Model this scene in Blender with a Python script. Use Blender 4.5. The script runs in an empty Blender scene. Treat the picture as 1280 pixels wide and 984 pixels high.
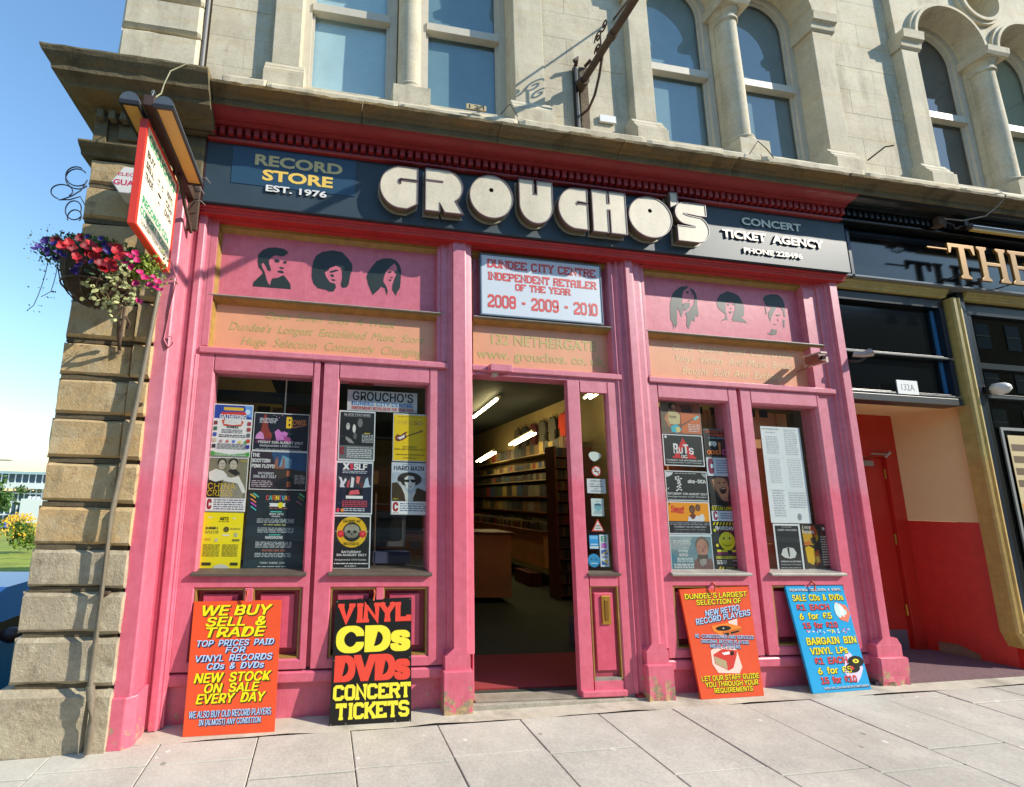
import bpy, bmesh, math, random
from mathutils import Vector, Matrix, geometry
random.seed(7)
S = bpy.context.scene
C = S.collection

# ------------------------------------------------------------------ camera
cam_d = bpy.data.cameras.new('camera'); cam = bpy.data.objects.new('camera', cam_d); C.objects.link(cam)
right = Vector((0.98953884, -0.14234287, 0.02348154))
down = Vector((0.04607343, 0.15756662, -0.98643297))
fwd = Vector((0.1367118, 0.97719561, 0.16247651))
m3 = Matrix((right, -down, -fwd)).transposed()
cam.matrix_world = Matrix.Translation((0, -3.38, 0)) @ m3.to_4x4()
cam_d.sensor_width = 36; cam_d.lens = 548.97/1280*36
cam_d.shift_x = (640-482.36)/1280; cam_d.shift_y = (532.68-492)/1280
cam_d.clip_start = 0.05; cam_d.clip_end = 1500
S.camera = cam

# ------------------------------------------------------------------ light
SUN = Vector((2.2, -1.0, 1.54)).normalized()          # towards the sun: from the right, 32 degrees up
w = bpy.data.worlds.new('World'); S.world = w; w.use_nodes = True
nt = w.node_tree; bg = nt.nodes['Background']
sky = nt.nodes.new('ShaderNodeTexSky'); sky.sky_type = 'NISHITA'; sky.sun_disc = False
sky.sun_elevation = math.asin(SUN.z)
sky.sun_rotation = math.atan2(SUN.x, SUN.y)
sky.altitude = 20; sky.air_density = 2.0; sky.dust_density = 0.2; sky.ozone_density = 8.0
nt.links.new(sky.outputs[0], bg.inputs[0]); bg.inputs[1].default_value = 0.15
sl = bpy.data.lights.new('sun', 'SUN'); so = bpy.data.objects.new('sun', sl); C.objects.link(so)
sl.energy = 3.9; sl.angle = math.radians(0.5); sl.color = (1.0, 0.93, 0.81)
so.rotation_euler = SUN.to_track_quat('Z', 'Y').to_euler()
S.view_settings.view_transform = 'Standard'; S.view_settings.look = 'None'
S.view_settings.gamma = 1; S.view_settings.exposure = 0.74
S.cycles.use_denoising = True
S.cycles.max_bounces = 8; S.cycles.transparent_max_bounces = 16

# ------------------------------------------------------------------ materials
def lin(c):
    return tuple(((v/255)/12.92 if v/255 <= 0.04045 else ((v/255+0.055)/1.055)**2.4) for v in c)
MATS = {}
def N(nt, t, **k):
    n = nt.nodes.new(t)
    for a, b in k.items():
        setattr(n, a, b)
    return n
def noise(nt, scale, detail=4, rough=0.6, vec=None):
    n = N(nt, 'ShaderNodeTexNoise'); n.inputs['Scale'].default_value = scale
    n.inputs['Detail'].default_value = detail; n.inputs['Roughness'].default_value = rough
    if vec is not None: nt.links.new(vec, n.inputs['Vector'])
    return n.outputs['Fac']
def ramp(nt, fac, a, b, ca=(0,0,0,1), cb=(1,1,1,1)):
    r = N(nt, 'ShaderNodeValToRGB'); r.color_ramp.elements[0].position = a; r.color_ramp.elements[1].position = b
    r.color_ramp.elements[0].color = ca; r.color_ramp.elements[1].color = cb
    nt.links.new(fac, r.inputs[0]); return r.outputs[0]
def mix(nt, fac, a, b, mode='MIX'):
    m = N(nt, 'ShaderNodeMix', data_type='RGBA', blend_type=mode)
    if isinstance(fac, (int, float)): m.inputs[0].default_value = fac
    else: nt.links.new(fac, m.inputs[0])
    for i, v in ((6, a), (7, b)):
        if isinstance(v, tuple): m.inputs[i].default_value = (*v[:3], 1)
        else: nt.links.new(v, m.inputs[i])
    return m.outputs[2]
def pos(nt, sc=(1,1,1)):
    g = N(nt, 'ShaderNodeNewGeometry'); m = N(nt, 'ShaderNodeMapping'); m.inputs['Scale'].default_value = sc
    nt.links.new(g.outputs['Position'], m.inputs['Vector']); return m.outputs[0], g
def new(name):
    m = bpy.data.materials.new(name); m.use_nodes = True
    return m, m.node_tree, m.node_tree.nodes['Principled BSDF']
def bump(nt, bs, h, strength, dist=0.01):
    b = N(nt, 'ShaderNodeBump'); b.inputs['Strength'].default_value = strength; b.inputs['Distance'].default_value = dist
    nt.links.new(h, b.inputs['Height']); nt.links.new(b.outputs[0], bs.inputs['Normal'])
def P(name, rgb, rough=0.6, var=0.0, vs=5, bmp=0.0, bs=60, metal=0.0, spec=0.5, emit=0, linear=False):
    if name in MATS: return MATS[name]
    m, t, b = new(name)
    c = rgb if linear else lin(rgb)
    b.inputs['Roughness'].default_value = rough; b.inputs['Metallic'].default_value = metal
    b.inputs['Specular IOR Level'].default_value = spec
    if var > 0:
        p, _ = pos(t)
        f = noise(t, vs, 6, 0.65, p)
        f = ramp(t, f, 0.3, 0.72)
        col = mix(t, f, tuple(v*(1-var) for v in c), tuple(min(1, v*(1+var*0.6)) for v in c))
        t.links.new(col, b.inputs['Base Color'])
        if bmp > 0: bump(t, b, noise(t, bs, 6, 0.7, p), bmp)
    else: b.inputs['Base Color'].default_value = (*c, 1)
    if emit:
        b.inputs['Emission Color'].default_value = (*c, 1); b.inputs['Emission Strength'].default_value = emit
    MATS[name] = m; return m

def stone(name, base, stain, warm, sootz=None, rough=0.85, bstr=0.5, warm_amt=0.5, stain_amt=0.6):
    m, t, b = new(name)
    p, g = pos(t); pv, _ = pos(t, (5, 5, 0.9)); ph, _ = pos(t, (0.8, 0.8, 9))
    base, stain, warm = [c if isinstance(c[0], float) and max(c) <= 1 else lin(c) for c in (base, stain, warm)]
    f1 = ramp(t, noise(t, 2.2, 8, 0.7, p), 0.35, 0.7)
    f2 = ramp(t, noise(t, 1.3, 6, 0.65, ph), 0.5, 0.72)
    f3 = ramp(t, noise(t, 1.0, 5, 0.6, pv), 0.52, 0.8)
    f4 = ramp(t, noise(t, 55, 4, 0.7, p), 0.3, 0.75)
    c = mix(t, f1, tuple(v*0.82 for v in base), tuple(min(1, v*1.1) for v in base))
    m2 = N(t, 'ShaderNodeMath', operation='MULTIPLY'); t.links.new(f2, m2.inputs[0]); m2.inputs[1].default_value = warm_amt
    c = mix(t, m2.outputs[0], c, warm)
    m3_ = N(t, 'ShaderNodeMath', operation='MULTIPLY'); t.links.new(f3, m3_.inputs[0]); m3_.inputs[1].default_value = stain_amt
    c = mix(t, m3_.outputs[0], c, stain)
    c = mix(t, 0.16, c, f4, 'OVERLAY')
    t.links.new(c, b.inputs['Base Color']); b.inputs['Roughness'].default_value = rough
    b.inputs['Specular IOR Level'].default_value = 0.25
    h1 = noise(t, 9, 8, 0.7, p); h2 = noise(t, 90, 5, 0.7, p)
    ad = N(t, 'ShaderNodeMath', operation='MULTIPLY_ADD'); ad.inputs[1].default_value = 0.3
    t.links.new(h2, ad.inputs[0]); t.links.new(h1, ad.inputs[2])
    bump(t, b, ad.outputs[0], bstr, 0.02)
    MATS[name] = m; return m

def paint(name, low, high, zmid, chips=True, rough=0.42, grime=0.35, chipthr=0.56):
    """shop paint: two coats that meet at a ragged height, dirt and chips near the ground"""
    m, t, b = new(name)
    p, g = pos(t); low, high = lin(low), lin(high)
    sx = N(t, 'ShaderNodeSeparateXYZ'); t.links.new(g.outputs['Position'], sx.inputs[0])
    n1 = noise(t, 3.0, 5, 0.6, p); n2 = noise(t, 14, 6, 0.7, p)
    a = N(t, 'ShaderNodeMath', operation='MULTIPLY_ADD'); a.inputs[1].default_value = 0.5
    t.links.new(n1, a.inputs[0]); t.links.new(sx.outputs[2], a.inputs[2])
    f = ramp(t, a.outputs[0], 0, 1)
    mr = N(t, 'ShaderNodeMapRange'); t.links.new(a.outputs[0], mr.inputs[0])
    mr.inputs[1].default_value = zmid+0.25-0.07; mr.inputs[2].default_value = zmid+0.25+0.07
    c = mix(t, mr.outputs[0], low, high)
    c = mix(t, 0.20, c, ramp(t, n2, 0.25, 0.75), 'OVERLAY'); c = mix(t, 0.10, c, ramp(t, noise(t, 2.1, 8, 0.75, p), 0.3, 0.7), 'OVERLAY'); pw_, _ = pos(t, (160, 160, 5)); c = mix(t, 0.08, c, ramp(t, noise(t, 1.0, 3, 0.6, pw_), 0.3, 0.7), 'OVERLAY')
    pv, _ = pos(t, (9, 9, 0.8)); st = ramp(t, noise(t, 1.0, 5, 0.7, pv), 0.5, 0.85)
    gm = N(t, 'ShaderNodeMath', operation='MULTIPLY'); gm.inputs[1].default_value = grime; t.links.new(st, gm.inputs[0])
    c = mix(t, gm.outputs[0], c, tuple(v*0.55 for v in low))
    rg = b.inputs['Roughness']; rg.default_value = rough
    if chips:
        mr2 = N(t, 'ShaderNodeMapRange'); t.links.new(sx.outputs[2], mr2.inputs[0])
        mr2.inputs[1].default_value = -1.56; mr2.inputs[2].default_value = -1.1
        mr2.inputs[3].default_value = chipthr; mr2.inputs[4].default_value = 0.78
        n3 = noise(t, 16, 7, 0.72, p)
        sb = N(t, 'ShaderNodeMath', operation='SUBTRACT'); t.links.new(n3, sb.inputs[0]); t.links.new(mr2.outputs[0], sb.inputs[1])
        ch = ramp(t, sb.outputs[0], 0.0, 0.012)
        n4 = ramp(t, noise(t, 30, 3, 0.5, p), 0.45, 0.55)
        cc = mix(t, n4, lin((150, 135, 112)), lin((188, 156, 112)))
        c = mix(t, ch, c, cc)
    t.links.new(c, b.inputs['Base Color'])
    h = noise(t, 22, 5, 0.6, p); bump(t, b, h, 0.12, 0.006)
    MATS[name] = m; return m

def glass(name, tint=(1, 1, 1), refl=1.0, rough=0.0, ripple=0.0):
    m = bpy.data.materials.new(name); m.use_nodes = True; t = m.node_tree; t.nodes.clear()
    o = N(t, 'ShaderNodeOutputMaterial'); tr = N(t, 'ShaderNodeBsdfTransparent'); tr.inputs[0].default_value = (*tint, 1)
    gl = N(t, 'ShaderNodeBsdfGlossy'); gl.inputs['Roughness'].default_value = rough
    fr = N(t, 'ShaderNodeLayerWeight'); fr.inputs['Blend'].default_value = 0.5
    pw = N(t, 'ShaderNodeMath', operation='POWER'); pw.inputs[1].default_value = 5; t.links.new(fr.outputs['Facing'], pw.inputs[0])
    mu = N(t, 'ShaderNodeMath', operation='MULTIPLY_ADD'); mu.inputs[1].default_value = 0.9; mu.inputs[2].default_value = 0.07*refl; mu.use_clamp = True
    mx = N(t, 'ShaderNodeMixShader')
    t.links.new(pw.outputs[0], mu.inputs[0]); t.links.new(mu.outputs[0], mx.inputs[0])
    t.links.new(tr.outputs[0], mx.inputs[1]); t.links.new(gl.outputs[0], mx.inputs[2]); t.links.new(mx.outputs[0], o.inputs[0])
    if ripple:
        p, _ = pos(t); bp = N(t, 'ShaderNodeBump'); bp.inputs['Strength'].default_value = ripple; bp.inputs['Distance'].default_value = 0.01
        t.links.new(noise(t, 2.5, 2, 0.5, p), bp.inputs['Height'])
        t.links.new(bp.outputs[0], gl.inputs['Normal']); t.links.new(bp.outputs[0], fr.inputs['Normal'])
    MATS[name] = m; return m

# ------------------------------------------------------------------ mesh builder
class MB:
    def __init__(s): s.v = []; s.f = []; s.m = []; s.mats = []; s.mi = 0; s.smooth = set()
    def mat(s, m):
        if m not in s.mats: s.mats.append(m)
        s.mi = s.mats.index(m); return s
    def add(s, vs, fs, smooth=False):
        o = len(s.v); s.v += [tuple(v) for v in vs]
        for f in fs:
            if smooth: s.smooth.add(len(s.f))
            s.f.append(tuple(i+o for i in f)); s.m.append(s.mi)
        return s
    def box(s, x0, x1, y0, y1, z0, z1, c=0.0):
        if c <= 0:
            vs = [(x, y, z) for x in (x0, x1) for y in (y0, y1) for z in (z0, z1)]
            return s.add(vs, [(0,1,3,2), (4,6,7,5), (0,4,5,1), (2,3,7,6), (0,2,6,4), (1,5,7,3)])
        # chamfered towards the street side (front face y0)
        vs = [(x0,y0+c,z0),(x1,y0+c,z0),(x1,y0+c,z1),(x0,y0+c,z1),(x0+c,y0,z0+c),(x1-c,y0,z0+c),(x1-c,y0,z1-c),(x0+c,y0,z1-c),
              (x0,y1,z0),(x1,y1,z0),(x1,y1,z1),(x0,y1,z1)]
        return s.add(vs, [(4,5,6,7),(0,1,5,4),(1,2,6,5),(2,3,7,6),(3,0,4,7),(0,8,9,1),(1,9,10,2),(2,10,11,3),(3,11,8,0),(8,11,10,9)])
    def quad(s, a, b, c, d): return s.add([a, b, c, d], [(0,1,2,3)])
    def extrude_x(s, prof, x0, x1, caps=True):
        """prof: closed (y,z) outline"""
        n = len(prof); vs = [(x0, y, z) for y, z in prof]+[(x1, y, z) for y, z in prof]
        fs = [(i, (i+1) % n, n+(i+1) % n, n+i) for i in range(n)]
        s.add(vs, fs)
        if caps:
            tr = geometry.tessellate_polygon([[Vector((0, y, z)) for y, z in prof]])
            s.add([(x0, y, z) for y, z in prof], [t for t in tr]); s.add([(x1, y, z) for y, z in prof], [t[::-1] for t in tr])
        return s
    def extrude_z(s, prof, z0, z1):
        n = len(prof); vs = [(x, y, z0) for x, y in prof]+[(x, y, z1) for x, y in prof]
        s.add(vs, [(i, (i+1) % n, n+(i+1) % n, n+i) for i in range(n)])
        tr = geometry.tessellate_polygon([[Vector((x, y, 0)) for x, y in prof]])
        s.add([(x, y, z0) for x, y in prof], list(tr)); s.add([(x, y, z1) for x, y in prof], [t[::-1] for t in tr])
        return s
    def poly(s, pts, holes=(), y0=0.0, y1=None, back=False):
        """flat or extruded polygon in the XZ plane, front at y0; holes are outlines too"""
        loops = [list(pts)]+[list(h) for h in holes]
        flat = [q for l in loops for q in l]
        tr = geometry.tessellate_polygon([[Vector((x, z, 0)) for x, z in l] for l in loops])
        s.add([(x, y0, z) for x, z in flat], [tuple(t) for t in tr])
        if y1 is not None:
            if back: s.add([(x, y1, z) for x, z in flat], [tuple(t) for t in tr])
            for l in loops:
                n = len(l)
                s.add([(x, y0, z) for x, z in l]+[(x, y1, z) for x, z in l], [(i, (i+1) % n, n+(i+1) % n, n+i) for i in range(n)])
        return s
    def tube(s, pts, r, seg=8, caps=True, smooth=True):
        pts = [Vector(p) for p in pts]; rs = r if isinstance(r, (list, tuple)) else [r]*len(pts)
        rings = []; up = Vector((0, 0, 1))
        for i, p in enumerate(pts):
            d = (pts[min(i+1, len(pts)-1)]-pts[max(i-1, 0)]).normalized()
            a = d.cross(up)
            if a.length < 1e-3: a = d.cross(Vector((0, 1, 0)))
            a.normalize(); b = d.cross(a)
            rings.append([p+(a*math.cos(2*math.pi*k/seg)+b*math.sin(2*math.pi*k/seg))*rs[i] for k in range(seg)])
        vs = [v for rg in rings for v in rg]; fs = []
        for i in range(len(pts)-1):
            for k in range(seg):
                fs.append((i*seg+k, i*seg+(k+1) % seg, (i+1)*seg+(k+1) % seg, (i+1)*seg+k))
        s.add(vs, fs, smooth)
        if caps:
            s.add(rings[0], [tuple(range(seg))]); s.add(rings[-1], [tuple(range(seg))[::-1]])
        return s
    def lathe(s, cx, cy, prof, seg=20):
        """prof: (r,z)"""
        n = len(prof); vs = [(cx+r*math.cos(2*math.pi*k/seg), cy+r*math.sin(2*math.pi*k/seg), z) for r, z in prof for k in range(seg)]
        return s.add(vs, [(i*seg+k, i*seg+(k+1) % seg, (i+1)*seg+(k+1) % seg, (i+1)*seg+k) for i in range(n-1) for k in range(seg)], True)
    def disc(s, cx, y, cz, r, n=24, rz=None):
        rz = rz or r
        return s.add([(cx+r*math.cos(2*math.pi*k/n), y, cz+rz*math.sin(2*math.pi*k/n)) for k in range(n)], [tuple(range(n))])
    def build(s, name, parent=None, label=None, kind=None, mat=None, bevel=0):
        me = bpy.data.meshes.new(name)
        o3 = ORG.get(parent.name, Vector((0, 0, 0))) if parent else Vector((0, 0, 0))
        me.from_pydata([(x-o3.x, y-o3.y, z-o3.z) for x, y, z in s.v], [], s.f)
        for q in (s.mats or [mat]): me.materials.append(q)
        me.polygons.foreach_set('material_index', s.m)
        if s.smooth: me.polygons.foreach_set('use_smooth', [i in s.smooth for i in range(len(s.f))])
        me.update()
        o = bpy.data.objects.new(name, me); C.objects.link(o)
        if bevel:
            bm = bmesh.new(); bm.from_mesh(me); bmesh.ops.remove_doubles(bm, verts=bm.verts, dist=1e-5)
            bmesh.ops.recalc_face_normals(bm, faces=bm.faces)
            bmesh.ops.bevel(bm, geom=[e for e in bm.edges if len(e.link_faces) == 2 and e.calc_face_angle(0) > 0.5], offset=bevel, segments=2, affect='EDGES', profile=0.5)
            bm.to_mesh(me); bm.free()
        elif True:
            bm = bmesh.new(); bm.from_mesh(me); bmesh.ops.recalc_face_normals(bm, faces=bm.faces); bm.to_mesh(me); bm.free()
        if parent: o.parent = parent; ORG[o.name] = o3
        else: ORG[o.name] = Vector((0, 0, 0))
        if label: o['label'] = label
        if kind: o['kind'] = kind
        return o
ORG = {}
def root(name, label, cat, loc=(0, 0, 0), group=None):
    o = bpy.data.objects.new(name, None); C.objects.link(o); o.location = loc; o.empty_display_size = 0.1
    ORG[o.name] = Vector(loc); o['label'] = label; o['category'] = cat
    if group: o['group'] = group
    return o
def tag(o, label, cat, group=None, kind=None):
    o['label'] = label; o['category'] = cat
    if group: o['group'] = group
    if kind: o['kind'] = kind
    return o
def B(name, parent, mat, *box, c=0, label=None, bevel=0):
    return MB().mat(mat).box(*box, c=c).build(name, parent, label, bevel=bevel)
def share(o, name, parent, dx=0, dy=0, dz=0):
    """another piece that shares its mesh data"""
    n = bpy.data.objects.new(name, o.data); C.objects.link(n); n.parent = parent; n.location = (dx, dy, dz)
    ORG[n.name] = ORG.get(parent.name, Vector()); return n

# ------------------------------------------------------------------ lettering
_tc = {}
try: INTER = bpy.data.fonts.load(bpy.utils.system_resource('DATAFILES', path='fonts')+'/Inter.woff2')   # Blender's own sans
except Exception: INTER = None
CUR = [None]; WK = [1.0]
def textmesh(txt, bold=0.0, shear=0.0, spc=1.0):
    k = (txt, bold, shear, spc, CUR[0] is None)
    if k in _tc: return _tc[k]
    cu = bpy.data.curves.new('t', 'FONT'); cu.body = txt; cu.size = 1; cu.offset = bold; cu.shear = shear
    if CUR[0]: cu.font = CUR[0]
    cu.resolution_u = 3; cu.space_character = spc; cu.fill_mode = 'FRONT'
    ob = bpy.data.objects.new('t', cu)
    me = bpy.data.meshes.new_from_object(ob)
    vs = [(v.co.x, v.co.y) for v in me.vertices]; fs = [tuple(p.vertices) for p in me.polygons]
    bpy.data.objects.remove(ob); bpy.data.curves.remove(cu); bpy.data.meshes.remove(me)
    x0 = min(v[0] for v in vs); x1 = max(v[0] for v in vs); y0 = min(v[1] for v in vs); y1 = max(v[1] for v in vs)
    r = ([((x-x0)/(x1-x0), (y-y0)/(y1-y0)) for x, y in vs], fs)
    _tc[k] = r; return r
class Plane:
    """a local print surface: origin, u (right) and v (up) vectors, n = out of the surface"""
    def __init__(s, o, u, v, n): s.o, s.u, s.v, s.n = Vector(o), Vector(u), Vector(v), Vector(n)
    def p(s, a, b, h): return s.o+s.u*a+s.v*b+s.n*h
def text(mb, pl, h, txt, x0, y0, x1, y1, bold=0.012, shear=0.0, rise=0.0, warp=None, spc=1.0):
    """text stretched into the box x0..x1, y0..y1 of a Plane; rise = slope of the line"""
    if CUR[0] and bold > .0:                                 # heavy face: the outline laid down several times, slightly shifted
        d = bold*1.1; hgt = y1-y0; n_ = 0; asp = pl.asp if hasattr(pl, 'asp') else 1.0
        ring = ((-1, -.6), (1, -.6), (-1, .6), (1, .6), (0, 0)) if bold > .022 else ((-.8, 0), (.8, 0))
        if bold > .06: ring = [(a/3, b/3) for a in (-3, -2, -1, 0, 1, 2, 3) for b in (-1.8, -.9, 0, .9, 1.8)]
        for ax, ay in ring:
            text(mb, pl, h+(.00006 if bold < .06 else .00001)*n_, txt, x0+(ax+1)*d*hgt*asp-d*hgt*asp*0, y0+ay*d*hgt, x1+(ax-1)*d*hgt*asp, y1+ay*d*hgt, 0, shear, rise, warp, spc); n_ += 1
        return
    vs, fs = textmesh(txt, bold, shear, spc)
    out = []
    for a, b in vs:
        X = x0+(x1-x0)*a; Y = y0+(y1-y0)*b+rise*(x1-x0)*a
        if warp: X, Y = warp(X, Y)
        out.append(pl.p(X, Y, h))
    mb.add(out, fs)
def rect(mb, pl, h, x0, y0, x1, y1): mb.quad(pl.p(x0, y0, h), pl.p(x1, y0, h), pl.p(x1, y1, h), pl.p(x0, y1, h))
def shape(mb, pl, h, pts):
    tr = geometry.tessellate_polygon([[Vector((x, y, 0)) for x, y in pts]])
    mb.add([pl.p(x, y, h) for x, y in pts], [tuple(t) for t in tr])
def ell(mb, pl, h, cx, cy, rx, ry, n=20, r0=0):
    shape(mb, pl, h, [(cx+rx*math.cos(2*math.pi*k/n), cy+ry*math.sin(2*math.pi*k/n)) for k in range(n)])

# slab lettering drawn with strokes on a 4 x 6 grid (for the boards cut in slab capitals)
SL = {'A': ['0,0 0,5 1,6 3,6 4,5 4,0', '0,2.6 4,2.6'], 'C': ['4,4.4 4,5.2 3.2,6 .8,6 0,5.2 0,.8 .8,0 3.2,0 4,.8 4,1.6'],
 'D': ['0,0 0,6 2.8,6 4,5 4,1 2.8,0 0,0'], 'E': ['4,4.6 4,6 0,6 0,0 4,0 4,1.4', '0,3 2.6,3'], 'F': ['4,4.6 4,6 0,6 0,0', '0,3 2.6,3'],
 'G': ['4,4.4 4,5.2 3.2,6 .8,6 0,5.2 0,.8 .8,0 3.2,0 4,.8 4,2.8 2.4,2.8'], 'H': ['0,0 0,6', '4,0 4,6', '0,3 4,3'],
 'I': ['1,0 1,6'], 'K': ['0,0 0,6', '4,6 .6,2.8', '1.4,3.6 4,0'], 'L': ['0,6 0,0 4,0 4,1.6'], 'M': ['0,0 0,6 2,2.4 4,6 4,0'],
 'N': ['0,0 0,6 4,0 4,6'], 'O': ['.8,0 0,.8 0,5.2 .8,6 3.2,6 4,5.2 4,.8 3.2,0 .8,0'], 'P': ['0,0 0,6 3.2,6 4,5.2 4,3.6 3.2,2.8 0,2.8'],
 'R': ['0,0 0,6 3.2,6 4,5.2 4,3.8 3.2,3 0,3', '2.2,3 4,0'], 'S': ['4,4.6 4,5.2 3.2,6 .8,6 0,5.2 0,3.9 .8,3.1 3.2,2.9 4,2.1 4,.8 3.2,0 .8,0 0,.8 0,1.4'],
 'T': ['0,4.6 0,6 4,6 4,4.6', '2,6 2,0'], 'V': ['0,6 2,0 4,6'], 'Y': ['0,6 2,2.8 4,6', '2,2.8 2,0'], 'U': ['0,6 0,.8 .8,0 3.2,0 4,.8 4,6'],
 '0': ['.8,0 0,.8 0,5.2 .8,6 3.2,6 4,5.2 4,.8 3.2,0 .8,0'], '1': ['.4,4.8 1.6,6 1.6,0'], '2': ['0,4.6 0,5.2 .8,6 3.2,6 4,5.2 4,3.6 0,1 0,0 4,0 4,1'],
 '8': ['.8,0 0,.8 0,2.4 .8,3.1 0,3.8 0,5.2 .8,6 3.2,6 4,5.2 4,3.8 3.2,3.1 4,2.4 4,.8 3.2,0 .8,0', '.8,3.1 3.2,3.1'],
 '9': ['0,1 .8,0 3.2,0 4,.8 4,5.2 3.2,6 .8,6 0,5.2 0,3.4 .8,2.6 4,2.6'], '-': ['.6,3 3.4,3'], ' ': []}
SERIF = {'A': [(0,0),(4,0)], 'F': [(0,0)], 'H': [(0,0),(4,0),(0,6),(4,6)], 'I': [(1,0),(1,6)], 'K': [(0,0),(0,6),(4,0),(4,6)], 'L': [(0,6)], 'M': [(0,0),(4,0)],
 'N': [(0,0),(4,6)], 'P': [(0,0)], 'R': [(0,0),(4,0)], 'T': [(2,0)], 'V': [(0,6),(4,6)], 'Y': [(0,6),(4,6),(2,0)], 'U': [(0,6),(4,6)], '1': [(1.6,0)]}
def slab(mb, pl, h, txt, x0, y0, x1, y1, wt=1.15, rise=0.0):
    adv = [(3.2 if ch == 'I' else 3.4 if ch == '1' else 3.2 if ch == ' ' else 5.9) for ch in txt]; tot = sum(adv)-0.6
    k = [0]
    def T(a, b):
        X = x0+(x1-x0)*(a/tot); return (X, y0+(y1-y0)*((b+wt/2)/(6+wt))+rise*(X-x0))
    cx = 0
    for ch, ad in zip(txt, adv):
        for st in SL.get(ch, []):
            q = [tuple(float(v) for v in s.split(',')) for s in st.split()]
            q = [(cx+a+wt/2, b) for a, b in q]; closed = q[0] == q[-1]
            if closed: q = q[:-1]
            n = len(q); L = []; R = []
            for i in range(n):
                pv = Vector(q[i-1]) if (i > 0 or closed) else None; nx = Vector(q[(i+1) % n]) if (i < n-1 or closed) else None
                c0 = Vector(q[i])
                d1 = (c0-pv).normalized() if pv else (nx-c0).normalized(); d2 = (nx-c0).normalized() if nx else d1
                n1 = Vector((-d1.y, d1.x)); n2 = Vector((-d2.y, d2.x)); mm = (n1+n2)
                if mm.length < 0.3: mm = n1
                mm.normalize(); kk = min(1.9, 1/max(0.35, mm.dot(n1)))
                e = Vector((0, 0))
                if not pv and c0.y in (0, 6) and abs(d1.y) > .2: e = -d1*wt/2
                if not nx and c0.y in (0, 6) and abs(d1.y) > .2: e = d1*wt/2
                if ch in 'V' and e.length: e = e*0
                L.append(c0+mm*kk*wt/2+e); R.append(c0-mm*kk*wt/2+e)
            hh = h+0.00012*k[0]; k[0] = (k[0]+1) % 3
            vs = [pl.p(*T(*a), hh) for a in L]+[pl.p(*T(*a), hh) for a in R]
            mb.add(vs, [(i, (i+1) % n, n+(i+1) % n, n+i) for i in range(n if closed else n-1)])
        for (a, b) in SERIF.get(ch, []):
            hh = h+0.00045; sx = 1.15; b0, b1 = (-wt/2, wt*0.25) if b == 0 else (6-wt*0.25, 6+wt/2)
            A = cx+a+wt/2
            mb.quad(pl.p(*T(A-sx, b0), hh), pl.p(*T(A+sx, b0), hh), pl.p(*T(A+sx, b1), hh), pl.p(*T(A-sx, b1), hh))
        cx += ad
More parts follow.
